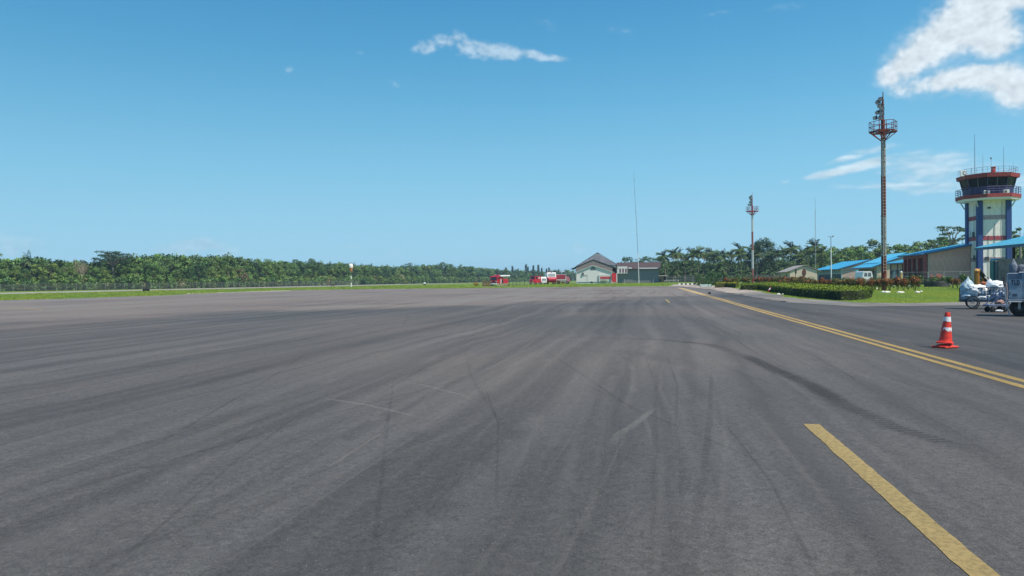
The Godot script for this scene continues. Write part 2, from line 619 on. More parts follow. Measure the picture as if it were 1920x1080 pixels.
# an outline whose long edges wander a little
func worn(outline: Array, step: float, by: float, seed: int) -> Array:
	var f := FastNoiseLite.new()
	f.seed = seed
	f.frequency = 0.35
	f.fractal_octaves = 3
	var out := []
	for k in outline.size():
		var a: Vector2 = outline[k]
		var b: Vector2 = outline[(k + 1) % outline.size()]
		var n := maxi(1, int(a.distance_to(b) / step))
		var o := (b - a).normalized().orthogonal()
		for j in n:
			var p := a.lerp(b, float(j) / n)
			out.append(p + o * by * (f.get_noise_2d(p.x, p.y) * 2.0) * (1.0 if j > 0 else 0.3))
	return out


func asphalt(tone: Color, macro: Texture2D, bump := 0.8) -> StandardMaterial3D:
	var m := StandardMaterial3D.new()
	m.albedo_color = tone.linear_to_srgb()
	m.albedo_texture = mats["grain"]
	m.heightmap_enabled = true
	m.heightmap_texture = mats["grain_height"]
	m.heightmap_scale = bump
	m.roughness = 0.8
	m.metallic_specular = 0.45
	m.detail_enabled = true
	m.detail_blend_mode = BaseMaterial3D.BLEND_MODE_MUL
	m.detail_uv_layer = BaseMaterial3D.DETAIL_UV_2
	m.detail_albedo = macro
	return m


func painted(tone: Color) -> StandardMaterial3D:
	var m := asphalt(tone, mats["wear"], 0.3)
	m.albedo_texture = mats["paint_grain"]
	m.roughness = 0.75
	return m


func grain_textures() -> void:
	# stones in bitumen: one tile of 2.6 m
	var n := 1024
	var f := FastNoiseLite.new()
	f.seed = 3
	f.noise_type = FastNoiseLite.TYPE_CELLULAR
	f.cellular_return_type = FastNoiseLite.RETURN_CELL_VALUE
	f.frequency = 0.21
	var cells := f.get_seamless_image(n, n)
	f.cellular_return_type = FastNoiseLite.RETURN_DISTANCE
	var dist := f.get_seamless_image(n, n)
	var g := FastNoiseLite.new()
	g.seed = 5
	g.frequency = 0.02
	g.fractal_octaves = 5
	g.fractal_gain = 0.65
	var soft := g.get_seamless_image(n, n)
	f.cellular_return_type = FastNoiseLite.RETURN_CELL_VALUE
	f.frequency = 0.06
	var coarse := f.get_seamless_image(n, n)
	coarse.convert(Image.FORMAT_L8)
	var a2 := coarse.get_data()
	cells.convert(Image.FORMAT_L8)
	dist.convert(Image.FORMAT_L8)
	soft.convert(Image.FORMAT_L8)
	var a := cells.get_data()
	var b := dist.get_data()
	var s := soft.get_data()
	var col := PackedByteArray()
	col.resize(n * n * 3)
	var hgt := PackedByteArray()
	hgt.resize(n * n)
	for k in n * n:
		var v := a[k]
		var w := 184 + (s[k] - 128) / 9 + (v - 128) / 4 + (a2[k] - 128) / 7
		if v > 236 and s[k] > 120:
			w += 58          # bare pale stone
		elif v < 30:
			w -= 52          # a pit
		w = clampi(w, 40, 255)
		col[k * 3] = w
		col[k * 3 + 1] = w
		col[k * 3 + 2] = w
		hgt[k] = clampi(128 + (v - 128) / 3 - b[k] / 4 + (s[k] - 128) / 8, 0, 255)
	var pg := PackedByteArray()
	pg.resize(n * n * 3)
	for k in n * n:
		var w := clampi(238 + (s[k] - 128) / 4 + (a[k] - 128) / 14, 0, 255)
		if (a[k] < 34 and s[k] < 124) or (s[k] < 84 and a[k] < 150):
			w = 205          # paint worn thin over a pit
		pg[k * 3] = w
		pg[k * 3 + 1] = w
		pg[k * 3 + 2] = w
	mats["paint_grain"] = ImageTexture.create_from_image(Image.create_from_data(n, n, false, Image.FORMAT_RGB8, pg))
	mats["grain"] = ImageTexture.create_from_image(Image.create_from_data(n, n, false, Image.FORMAT_RGB8, col))
	mats["grain_height"] = ImageTexture.create_from_image(Image.create_from_data(n, n, false, Image.FORMAT_L8, hgt))


# the apron's wear, one picture of 240 x 240 m: long tyre-polished lanes, blotches, an older dustier surface towards the far left, with grazing sheen painted in as extra paleness
func apron_wear() -> Texture2D:
	var n := 2048
	var f := FastNoiseLite.new()
	f.noise_type = FastNoiseLite.TYPE_SIMPLEX_SMOOTH
	f.fractal_octaves = 4
	var lanes := []
	# narrow strips of noise pulled out lengthwise
	for spec in [[41, 0.030, 56, 1400], [42, 0.012, 90, 1400], [43, 0.11, 40, 2048], [46, 0.33, 26, 2048]]:
		f.seed = spec[0]
		f.frequency = spec[1]
		var im := f.get_image(spec[3], spec[2])
		im.convert(Image.FORMAT_L8)
		im.resize(n, n, Image.INTERPOLATE_CUBIC)
		lanes.append(im.get_data())
	f.seed = 44
	f.frequency = 0.006
	f.fractal_octaves = 6
	var blot := f.get_image(n, n)
	blot.convert(Image.FORMAT_L8)
	var e := blot.get_data()
	f.seed = 45
	f.frequency = 0.0035
	var big := f.get_image(n, n)
	big.convert(Image.FORMAT_L8)
	var bg := big.get_data()
	var a: PackedByteArray = lanes[0]
	var b: PackedByteArray = lanes[1]
	var d: PackedByteArray = lanes[2]
	var g: PackedByteArray = lanes[3]
	var out := PackedByteArray()
	out.resize(n * n * 3)
	var m := 240.0 / n
	for y in n:
		var along := (n - 1 - y) * m - 40.0
		var row := y * n
		for x in n:
			var k := row + x
			var across := x * m - 150.0
			# lanes bend gently with the distance
			var sx := clampi(x + int((bg[k] - 128) * 0.07), 0, n - 1)
			var kk := row + sx
			var v := 0.80 + (a[kk] - 128) * 0.0005 + (b[kk] - 128) * 0.0004 + (d[kk] - 128) * 0.0007 + (g[kk] - 128) * 0.0007 + (e[k] - 128) * 0.0007
			var old_pale := smoothstep(-7.0, 7.0, along * 0.62 - across * 0.78 - 40.0 + (bg[k] - 128) * 0.06 + (e[k] - 128) * 0.04)
			v = v * (0.92 + 0.30 * old_pale)  # older surface, plus far brightening at grazing view painted into the colour
			var warm := 0.055 * old_pale + (e[k] - 128) * 0.0003
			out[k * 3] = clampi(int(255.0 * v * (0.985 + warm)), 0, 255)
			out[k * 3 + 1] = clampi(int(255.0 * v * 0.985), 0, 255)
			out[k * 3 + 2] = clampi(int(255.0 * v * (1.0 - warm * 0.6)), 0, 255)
	return ImageTexture.create_from_image(Image.create_from_data(n, n, false, Image.FORMAT_RGB8, out))


func grass_ground(tone: Color) -> StandardMaterial3D:
	var f := FastNoiseLite.new()
	f.seed = 12
	f.frequency = 0.02
	f.fractal_octaves = 6
	f.fractal_gain = 0.6
	var ramp := Gradient.new()
	ramp.offsets = PackedFloat32Array([0.0, 0.35, 0.6, 1.0])
	ramp.colors = PackedColorArray([Color(0.62, 0.7, 0.5), Color(0.8, 0.86, 0.7), Color(0.93, 0.95, 0.9), Color(1, 0.97, 0.75)])
	var t := NoiseTexture2D.new()
	t.width = 1024
	t.height = 1024
	t.seamless = true
	t.noise = f
	t.color_ramp = ramp
	var m := StandardMaterial3D.new()
	m.albedo_color = tone.linear_to_srgb()
	m.albedo_texture = t
	m.uv1_triplanar = true
	m.uv1_world_triplanar = true
	m.uv1_scale = Vector3(0.045, 0.045, 0.045)
	m.roughness = 0.95
	m.metallic_specular = 0.15
	return m


func build_ground() -> void:
	grain_textures()
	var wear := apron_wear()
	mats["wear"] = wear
	mats["grass_ground"] = grass_ground(Color(0.18, 0.245, 0.070))
	# the ground: one sheet of grassland out to the horizon
	var s := Shape.new()
	for r in [[-2400, 2400, -3000, -900], [-2400, 2400, -900, 300]]:
		put_flat(s, Vector2(r[0], r[2]), Vector2(r[1], r[2]), Vector2(r[1], r[3]), -0.06)
		put_flat(s, Vector2(r[0], r[2]), Vector2(r[1], r[3]), Vector2(r[0], r[3]), -0.06)
	struct("ground", s, mats["grass_ground"], "flat green grassland around the apron, reaching to the horizon")
	# apron
	var edge := [Vector2(-90, 230), Vector2(-64, 20), Vector2(-56.99, -83.08), Vector2(-53.06, -88.39), Vector2(-50.88, -100.29), Vector2(-48.83, -104.34), Vector2(-50.37, -135.59), Vector2(-45.08, -157.75), Vector2(-30.13, -162.20), Vector2(-6.71, -156.53), Vector2(13.54, -157.97), Vector2(32.43, -153.38), ax2(150, 6.1), ax2(-230, 6.1)]
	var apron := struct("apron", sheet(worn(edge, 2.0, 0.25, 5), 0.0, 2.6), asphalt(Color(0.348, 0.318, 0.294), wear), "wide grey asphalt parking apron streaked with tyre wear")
	apron.set_meta("category", "apron")
	# service road along the right of the double line
	var road := [ax2(-230, 4.6), ax2(150, 4.6), Vector2(34.22, -153.55), Vector2(28.52, -107.92), Vector2(20.36, -64.81), Vector2(17.33, -46.68), Vector2(18.16, -39.73), Vector2(20.76, -39.28), Vector2(23.71, -39.52), Vector2(30.04, -40.83), Vector2(70, -36), Vector2(110, 230)]
	struct("service_road", sheet(road, -0.005, 2.6), asphalt(Color(0.245, 0.236, 0.229), wear), "darker asphalt service road and stand right of the double yellow line")
	# dusty concrete shoulder between road and lawn
	var sh := [Vector2(32.43, -153.38), Vector2(40.37, -187.09), Vector2(48.72, -191.55), Vector2(38.44, -139.76), Vector2(28.42, -86.51), Vector2(21.34, -57.46), Vector2(20.61, -45.10), Vector2(22.76, -43.06), Vector2(26.21, -43.69), Vector2(33.73, -45.85), Vector2(29.77, -40.46), Vector2(23.50, -39.18), Vector2(20.58, -38.94), Vector2(17.97, -39.31), Vector2(17.12, -46.10), Vector2(20.07, -63.88), Vector2(27.85, -105.38), Vector2(33.31, -149.45)]
	struct("road_shoulder", sheet(worn(sh, 1.5, 0.35, 9), 0.004, 2.6), asphalt(Color(0.72, 0.66, 0.58), wear), "pale dusty concrete shoulder between the service road and the lawn")
	# runway beyond the grass, and the concrete strip that joins it
	var rw := []
	for p in [[-60.0, -118.0], [700.0, -118.0], [700.0, -148.0], [-60.0, -148.0]]:
		var q := axis(p[0], p[1])
		rw.append(Vector2(q.x, q.z))
	struct("runway", sheet(rw, -0.03, 2.6), asphalt(Color(0.62, 0.60, 0.56), wear), "long grey runway strip beyond the grass")
	var link := [Vector2(-49.89, -113.55), Vector2(-55.26, -127.22), Vector2(-49.66, -136.30), Vector2(-48.72, -148.25), Vector2(-45.50, -151.66), Vector2(-42.10, -143.02), Vector2(-48.33, -130.08)]
	struct("taxiway", sheet(link, 0.004, 2.6), asphalt(Color(0.85, 0.78, 0.68), wear), "pale concrete taxiway lip at the far left apron edge")
	var path := [Vector2(-73.44, -128.17), Vector2(-64.66, -125.70), Vector2(-57.64, -123.74), Vector2(-59.96, -128.72), Vector2(-67.70, -131.61), Vector2(-76.50, -133.52)]
	struct("path", sheet(path, -0.02, 2.6), asphalt(Color(0.85, 0.82, 0.62), wear), "thin pale strip of bare concrete in the grass at left")


# ---------------------------------------------------------------- painted lines and tyre marks
# a strip along a polyline on the ground, with a width at each point; its sides wander by «ragged»; alpha may fade at the sides and ends
func strip(points: Array, widths: Array, y: float, step := 0.4, ragged := 0.0, seed := 1, soft := false) -> Shape:
	var s := Shape.new()
	var cv := Curve2D.new()
	for p in points:
		cv.add_point(Vector2(p.x, p.z))
	for k in range(1, points.size() - 1):
		var t := (cv.get_point_position(k + 1) - cv.get_point_position(k - 1)) * (0.3 if points.size() == 3 else 0.17)
		cv.set_point_in(k, -t)
		cv.set_point_out(k, t)
	var f := FastNoiseLite.new()
	f.seed = seed
	f.frequency = 0.8
	f.fractal_octaves = 3
	var total := cv.get_baked_length()
	var n := maxi(2, int(total / step))
	var rows := []
	for k in n + 1:
		var d := total * k / n
		var t := cv.sample_baked_with_rotation(d)
		var w: float = widths[0] + (widths[-1] - widths[0]) * k / n
		var x := t.y.normalized()
		var p := t.origin
		var row := []
		for j in ([-1.0, -0.45, 0.45, 1.0] if soft else [-1.0, 1.0]):
			var q: Vector2 = p + x * (j * w * 0.5 + ragged * f.get_noise_2d(d * 3.0, j * 40.0))
			row.append(q)
		rows.append([row, minf(1.0, minf(k, n - k) / (n * 0.18)) if soft else 1.0, f.get_noise_2d(d * 0.4, 99.0)])
	for k in n:
		var a: Array = rows[k][0]
		var b: Array = rows[k + 1][0]
		for j in a.size() - 1:
			var quad := [a[j], a[j + 1], b[j + 1], b[j]]
			var fade := [0.0, 0.0, 0.0, 0.0]
			for i in 4:
				var col: int = j + (1 if i == 1 or i == 2 else 0)
				var row: Array = rows[k if i < 2 else k + 1]
				fade[i] = (0.0 if soft and (col == 0 or col == 3) else 1.0) * row[1] * (clampf(0.75 + row[2], 0.0, 1.0) if soft else 1.0)
			for tri in [[0, 1, 2], [0, 2, 3]]:
				var order: Array = tri
				if (quad[tri[2]] - quad[tri[0]]).cross(quad[tri[1]] - quad[tri[0]]) > 0.0:
					order = [tri[0], tri[2], tri[1]]
				for i in order:
					var w3 := Vector3(quad[i].x, y, quad[i].y)
					s.v.append(w3)
					s.n.append(Vector3.UP)
					s.c.append(Color(1, 1, 1, fade[i]))
					s.u.append(Vector2(w3.dot(ACROSS), w3.dot(ALONG)) / 1.3)
					s.u2.append(Vector2((w3.dot(ACROSS) + 150.0) / 240.0, 1.0 - (w3.dot(ALONG) + 40.0) / 240.0))
	return s


func stain(tone: Color, share: float) -> StandardMaterial3D:
	var m := StandardMaterial3D.new()
	m.albedo_color = Color(tone.linear_to_srgb(), share)
	m.vertex_color_use_as_albedo = true
	m.transparency = BaseMaterial3D.TRANSPARENCY_ALPHA
	m.albedo_texture = mats["grain"]
	m.roughness = 0.85
	m.metallic_specular = 0.3
	return m


func build_markings() -> void:
	var yellow := painted(Color(0.86, 0.585, 0.175))
	var dull := painted(Color(0.70, 0.50, 0.185))
	var faded := painted(Color(0.6, 0.46, 0.18))
	var pale := painted(Color(0.26, 0.23, 0.17))
	struct("painted_line", strip([axis(-8, 5.275), axis(60, 5.275), axis(124, 5.34)], [0.15, 0.15], 0.004, 0.25, 0.008, 3), yellow, "left stripe of the double yellow line beside the service road")
	struct("painted_line", strip([axis(-8, 5.575), axis(60, 5.585), axis(122, 5.75)], [0.155, 0.17], 0.004, 0.25, 0.008, 4), yellow, "right stripe of the double yellow line beside the service road")
	struct("painted_dash", strip([axis(0.3, 1.757), axis(8.51, 1.757)], [0.160, 0.165], 0.004, 0.03, 0.009, 5), dull, "big yellow dash on the asphalt in the near foreground")
	struct("painted_dash", strip([Vector3(10.18, 0.00, -48.27), Vector3(11.65, 0.00, -56.53)], [0.16, 0.16], 0.004, 0.5, 0.0, 6), faded, "short faded yellow dash in the middle of the apron")
	struct("painted_line", strip([Vector3(9.89, 0.00, -48.60), Vector3(3.98, 0.00, -50.82), Vector3(-3.08, 0.00, -52.99), Vector3(-9.21, 0.00, -53.42), Vector3(-14.03, 0.00, -51.36), Vector3(-22.65, 0.00, -49.50), Vector3(-31.11, 0.00, -49.46)], [0.13, 0.10], 0.004, 1.0, 0.02, 7), pale, "thin pale line running straight across the apron")
	struct("painted_line", strip([Vector3(-44.94, 0.00, -60.47), Vector3(-38.17, 0.00, -55.63), Vector3(-34.72, 0.00, -52.80), Vector3(-31.02, 0.00, -49.26)], [0.13, 0.13], 0.014, 0.5, 0.0, 8), faded, "thin curved yellow line at the left edge of the apron")
	struct("painted_dash", strip([Vector3(21.11, 0.00, -117.29), Vector3(22.28, 0.00, -119.06)], [0.3, 0.3], 0.004, 0.5, 0.0, 9), pale, "small pale paint patch far out on the apron")
	# white edge dashes on the runway
	for d in [[0, 75], [143, 162], [185, 235], [268, 330], [345, 372], [300, 312]]:
		var s := strip([_edge(d[0]), _edge(d[1])], [0.9, 0.9], -0.02, 4.0, 0.0, 3)
		struct("painted_dash", s, paint(0.62, 0.62, 0.58, 0.8), "white runway edge marking beyond the left grass")
	# tyre marks: rubber laid down in arcs and straight drags
	var rubber := stain(Color(0.085, 0.085, 0.09), 0.32)
	struct("tyre_mark", strip([Vector3(2.03, 0.00, -20.42), Vector3(3.87, 0.00, -19.43), Vector3(4.71, 0.00, -17.87), Vector3(4.74, 0.00, -15.11), Vector3(4.53, 0.00, -12.96), Vector3(4.39, 0.00, -11.00), Vector3(4.11, -0.00, -9.16), Vector3(4.02, 0.00, -7.84), Vector3(4.13, 0.00, -7.06), Vector3(4.45, 0.00, -6.63), Vector3(4.67, 0.00, -6.35)], [0.42, 0.36], 0.003, 0.12, 0.03, 21, true), rubber, "dark curved tyre mark sweeping across the right of the apron")
	# tread bars inside that mark
	var bars := Shape.new()
	var cv := Curve2D.new()
	for p in [Vector3(4.74, 0.00, -15.11), Vector3(4.53, 0.00, -12.96), Vector3(4.39, 0.00, -11.00), Vector3(4.11, -0.00, -9.16), Vector3(4.02, 0.00, -7.84), Vector3(4.13, 0.00, -7.06)]:
		cv.add_point(Vector2(p.x, p.z))
	var k := 0.0
	while k < cv.get_baked_length():
		var t := cv.sample_baked_with_rotation(k)
		var c := t.origin
		var x := t.y.normalized() * 0.11
		var z := t.x.normalized() * 0.022
		for q in [[c - x - z, c + x * rnd(0.6, 1.0) - z, c + x + z], [c - x - z, c + x + z, c - x * rnd(0.6, 1.0) + z]]:
			put_flat(bars, q[0], q[1], q[2], 0.0045, 2.6)
		k += rnd(0.09, 0.15)
	var o := struct("tread_marks", bars, stain(Color(0.06, 0.062, 0.066), 0.24), "rows of tread bars printed in the curved tyre mark")
	o.set_meta("kind", "stuff")
	var dust := stain(Color(0.52, 0.50, 0.48), 0.30)
	struct("scrape_mark", strip([Vector3(2.29, 0.00, -14.57), Vector3(2.05, 0.00, -12.60), Vector3(1.73, -0.00, -10.77), Vector3(1.41, -0.00, -9.42), Vector3(1.15, 0.00, -8.06)], [0.16, 0.12], 0.003, 0.1, 0.03, 31, true), dust, "pale curved scrape on the asphalt in the middle foreground")
	struct("scrape_mark", strip([Vector3(1.80, 0.00, -9.31), Vector3(1.38, 0.00, -8.29), Vector3(1.08, 0.00, -7.65), Vector3(0.84, 0.00, -6.83)], [0.10, 0.14], 0.0036, 0.1, 0.02, 32, true), dust, "pale forked scrape just below the curved one")
	struct("scrape_mark", strip([Vector3(-2.45, 0.00, -12.58), Vector3(-1.41, 0.00, -11.47), Vector3(-0.49, 0.00, -10.06)], [0.10, 0.08], 0.003, 0.1, 0.02, 33, true), dust, "thin pale scratch left of the middle foreground")
	struct("scrape_mark", strip([Vector3(-2.67, 0.00, -10.31), Vector3(-1.88, -0.00, -9.64), Vector3(-1.01, -0.00, -8.63)], [0.10, 0.12], 0.003, 0.1, 0.03, 34, true), dust, "faint pale scratch at the left of the foreground")
	struct("scrape_mark", strip([Vector3(-1.61, 0.00, -6.37), Vector3(-1.50, 0.00, -7.13), Vector3(-1.37, 0.00, -8.03)], [0.06, 0.05], 0.003, 0.1, 0.01, 35, true), dust, "fine straight scratch at the left of the foreground")
	# long soft lanes where wheels have polished or dusted the surface
	var dark := stain(Color(0.11, 0.11, 0.112), 0.055)
	var light := stain(Color(0.50, 0.49, 0.47), 0.12)
	var lanes := [
		[[Vector3(1.40, 0.00, -15.82), Vector3(0.46, 0.00, -9.48), Vector3(-0.02, 0.00, -5.13), Vector3(-0.18, 0.00, -3.75)], 0.5, 0.5, 0], [[Vector3(1.28, 0.00, -11.36), Vector3(0.45, 0.00, -6.27), Vector3(0.19, 0.00, -3.87)], 0.28, 0.24, 1], [[Vector3(2.74, 0.00, -17.55), Vector3(1.08, 0.00, -8.07), Vector3(0.60, 0.00, -4.68)], 0.6, 0.5, 0],
		[[Vector3(2.10, 0.00, -8.01), Vector3(1.81, 0.00, -5.31), Vector3(1.76, 0.00, -3.76)], 0.25, 0.2, 1], [[Vector3(2.93, 0.00, -13.27), Vector3(2.33, 0.00, -7.99), Vector3(1.86, 0.00, -4.84)], 0.4, 0.35, 0],
		[[Vector3(-0.01, 0.00, -29.85), Vector3(-2.75, 0.00, -14.72), Vector3(-3.24, 0.00, -6.83), Vector3(-3.20, 0.00, -4.35)], 0.55, 0.5, 1], [[Vector3(1.93, 0.00, -33.97), Vector3(-2.43, 0.00, -16.87), Vector3(-3.29, 0.00, -8.64), Vector3(-3.44, 0.00, -4.97)], 0.5, 0.5, 0], [[Vector3(-1.74, 0.00, -30.23), Vector3(-4.63, 0.00, -14.01), Vector3(-5.24, 0.00, -7.60)], 0.8, 0.6, 0], [[Vector3(0.68, 0.00, -19.37), Vector3(-1.04, 0.00, -10.24), Vector3(-1.81, 0.00, -5.95), Vector3(-2.10, -0.00, -4.08)], 0.5, 0.4, 1],
		[[Vector3(-4.07, 0.00, -35.45), Vector3(-7.03, 0.00, -20.45), Vector3(-8.75, 0.00, -12.72)], 1.1, 0.9, 0], [[Vector3(-1.85, 0.00, -42.81), Vector3(-5.62, 0.00, -24.52), Vector3(-7.82, 0.00, -16.53), Vector3(-8.75, 0.00, -12.72)], 0.45, 0.4, 1], [[Vector3(0.52, 0.00, -37.18), Vector3(-2.41, 0.00, -23.97), Vector3(-4.27, 0.00, -14.88), Vector3(-6.31, -0.00, -9.17)], 1.4, 1.0, 0], [[Vector3(2.57, 0.00, -25.85), Vector3(-0.02, 0.00, -13.56), Vector3(-0.95, 0.00, -8.18)], 0.4, 0.3, 1],
		[[Vector3(-0.43, 0.00, -19.52), Vector3(1.46, 0.00, -20.70), Vector3(3.42, 0.00, -20.03), Vector3(4.49, 0.00, -21.03)], 0.8, 0.8, 0], [[Vector3(1.20, 0.00, -17.07), Vector3(2.54, 0.00, -16.27), Vector3(3.48, 0.00, -13.22)], 1.6, 1.2, 0], [[Vector3(5.30, 0.00, -39.16), Vector3(0.93, -0.00, -33.19), Vector3(-1.88, 0.00, -26.08)], 1.4, 1.0, 0],
		[[Vector3(-9.48, 0.00, -36.79), Vector3(-14.60, 0.00, -30.92), Vector3(-16.72, 0.00, -24.35)], 1.6, 1.2, 0], [[Vector3(-8.86, 0.00, -47.64), Vector3(-15.32, -0.00, -38.24), Vector3(-21.97, -0.00, -32.01)], 1.0, 1.0, 1], [[Vector3(13.63, 0.00, -36.72), Vector3(11.64, 0.00, -24.71), Vector3(9.60, 0.00, -16.40), Vector3(8.56, 0.00, -12.00)], 1.0, 0.8, 0], [[Vector3(13.34, 0.00, -31.14), Vector3(12.69, 0.00, -23.38), Vector3(12.63, 0.00, -17.69)], 0.8, 0.7, 0], [[Vector3(15.89, 0.00, -48.38), Vector3(13.70, 0.00, -33.09), Vector3(10.85, 0.00, -21.72)], 0.7, 0.6, 0], [[Vector3(8.84, -0.00, -18.22), Vector3(7.51, 0.00, -12.83), Vector3(6.90, 0.00, -9.66)], 0.5, 0.5, 0],
		[[Vector3(-1.86, 0.00, -4.76), Vector3(-1.48, 0.00, -6.02), Vector3(-0.48, -0.00, -8.16), Vector3(0.53, 0.00, -12.73)], 0.25, 0.2, 1], [[Vector3(-2.20, 0.00, -4.01), Vector3(-1.92, 0.00, -5.20), Vector3(-1.01, 0.00, -6.93)], 0.45, 0.4, 0], [[Vector3(-1.16, 0.00, -3.98), Vector3(-0.76, 0.00, -5.16), Vector3(-0.11, 0.00, -6.68)], 0.3, 0.3, 0]]
	var y := 0.0012
	for q in lanes:
		y += 0.00006
		struct("wheel_lane", strip(q[0], [q[1] * 0.6, q[2] * 0.6], y, 0.3, 0.06, int(y * 1e6) % 997, true), light if q[3] else dark, "long soft lane polished or dusted by wheels on the asphalt").set_meta("group", "wheel lanes worn into the apron")
	# countless fine streaks left by tyres, most of them along the apron's axis
	for kind in [[rubber, "fine dark tyre streaks drawn along the asphalt", 170], [dust, "fine pale scuffs drawn along the asphalt", 150]]:
		var all := Shape.new()
		for i in kind[2]:
			var d := 3.0 + 75.0 * pow(rng.randf(), 1.7)
			var x := rnd(-0.95, 0.45) * (d + 4.0)
			var n := rnd(3.0, 9.0) + d * rnd(0.15, 0.5)
			var lean := rng.randfn(0.0, 0.05) + (0.22 if rng.randf() < 0.08 else 0.0) - (0.30 if rng.randf() < 0.22 else 0.0)
			var bow := clampf(rng.randfn(0.0, 0.012), -0.02, 0.02) * n
			var w := rnd(0.025, 0.09) + d * 0.0022
			var one := strip([axis(d, x), axis(d + n * 0.5, x + lean * n * 0.5 + bow), axis(d + n, x + lean * n)], [w, w * rnd(0.4, 1.0)], 0.0005 + i * 0.000004, maxf(0.25, n / 30.0), 0.015, i, true)
			var faint := rnd(0.10, 0.5)
			for j in one.c.size():
				all.c.append(Color(1, 1, 1, one.c[j].a * faint))
			all.v.append_array(one.v)
			all.n.append_array(one.n)
			all.u.append_array(one.u)
			all.u2.append_array(one.u2)
		struct("tyre_streaks", all, kind[0], kind[1]).set_meta("kind", "stuff")
	# grit on the asphalt near the camera
	var bit := Shape.new()
	bit.hexa(Vector3(0, 0.35, 0), Vector3(1, 0.7, 0.8), Vector2(0.5, 0.4))
	var mm := MultiMesh.new()
	mm.transform_format = MultiMesh.TRANSFORM_3D
	mm.mesh = bit.mesh()
	mm.instance_count = 500
	for i in 500:
		var d := 3.0 + 17.0 * pow(rng.randf(), 1.4)
		var p := axis(d, rnd(-0.75, 0.62) * d)
		p = Vector3(p.x, 0.001, p.z)
		var b := Basis(Vector3.UP, rnd(0, TAU)).scaled(Vector3.ONE * rnd(0.003, 0.008))
		mm.set_instance_transform(i, Transform3D(b, p))
	var grit := MultiMeshInstance3D.new()
	grit.name = "grit"
	grit.multimesh = mm
	grit.material_override = paint(0.22, 0.21, 0.20, 0.9)
	add_child(grit)
	tag(grit, "loose pale grit scattered over the near asphalt", "grit", "", "stuff")


func _edge(px: float) -> Vector3:
	# a place on the runway's near edge, by how far along it one looks
	var t := (px - 0.0) / 400.0
	return axis(lerpf(121.0, 192.0, t), -119.5)


# ---------------------------------------------------------------- trees and plants
func unit() -> Vector3:
	while true:
		var q := Vector3(rnd(-1, 1), rnd(-1, 1), rnd(-1, 1))
		if q.length() > 0.1 and q.length() < 1.0:
			return q.normalized()
	return Vector3.UP


# leaves spread over lumps; lumps = [centre, radius vector]
func leaf_lumps(s: Shape, lumps: Array, per: int, size: float, base: Color, spread := 0.24) -> void:
	for lump in lumps:
		var at: Vector3 = lump[0]
		var r: Vector3 = lump[1]
		var k := rnd(0.65, 1.3)
		var yellow := rnd(0.88, 1.12)
		for i in per:
			var d := unit()
			if d.y < -0.4 and rng.randf() < 0.6:
				d.y = -d.y
			var depth := 1.0 - absf(rng.randfn(0.0, 0.18))
			var p := at + d * r * depth
			var soft := (d + unit() * 0.55 + Vector3(0, 0.15, 0)).normalized()
			var along := (unit() + d * 0.6 + Vector3(0, -0.35, 0)).normalized()
			var nrm := (soft + unit() * 0.4).normalized()
			var t := k * rnd(1.0 - spread, 1.0 + spread)
			s.tint = Color(base.r * t * yellow, base.g * t, base.b * t)
			var z := size * rnd(0.65, 1.35)
			s.leaf(p, along, nrm, z, z * 0.62, soft)
	s.tint = Color(1, 1, 1)


func broad_crown(h: float, r: float, base: Color, lumps_n: int, per: int, size: float, low := 0.22, round := 1.0) -> Array:
	var lumps := []
	for k in lumps_n:
		var d := unit()
		var y := low + (1.0 - low) * rng.randf()
		var wide := r * pow(maxf(0.02, 1.0 - pow(absf(y - 0.52) / 0.52, 2.2 * round)), 0.6)
		var rad := wide * sqrt(rng.randf() * 0.55 + 0.45)
		var q := Vector3(d.x, 0, d.z).normalized() * rad
		var lr := r * rnd(0.28, 0.50)
		q.y = y * h - lr * 0.35
		lumps.append([q, Vector3(lr, lr * rnd(0.6, 0.9), lr)])
	var s := Shape.new()
	leaf_lumps(s, lumps, per, size, base)
	return [s, lumps]


func broad_tree(called: String, label: String, h: float, r: float, base: Color, lumps_n: int, per: int, size: float, low := 0.22, through := 0.3, bark := Color(0.16, 0.13, 0.1)) -> Node3D:
	var t := thing(called, label, "tree")
	var got := broad_crown(h, r, base, lumps_n, per, size, low)
	part("crown", got[0], leafy(1, 1, 1, through), t)
	var s := Shape.new()
	var lean := Vector3(rnd(-0.3, 0.3), 0, rnd(-0.3, 0.3))
	s.tube([Vector3(0, -0.3, 0), lean * 0.4 + Vector3(0, h * 0.35, 0), lean + Vector3(0, h * 0.75, 0)], [h * 0.022, h * 0.015, h * 0.006], 7)
	for k in mini(7, got[1].size()):
		var to: Vector3 = got[1][k * 3 % got[1].size()][0]
		var from := lean * 0.5 + Vector3(0, clampf(to.y * 0.55, h * 0.15, h * 0.6), 0)
		s.tube([from, from.lerp(to, 0.5) + Vector3(0, 0.25, 0), to], [h * 0.009, h * 0.006, h * 0.003], 5, false)
	part("trunk", s, paint(bark.r, bark.g, bark.b, 0.9, 0.0, "grime"), t)
	return t


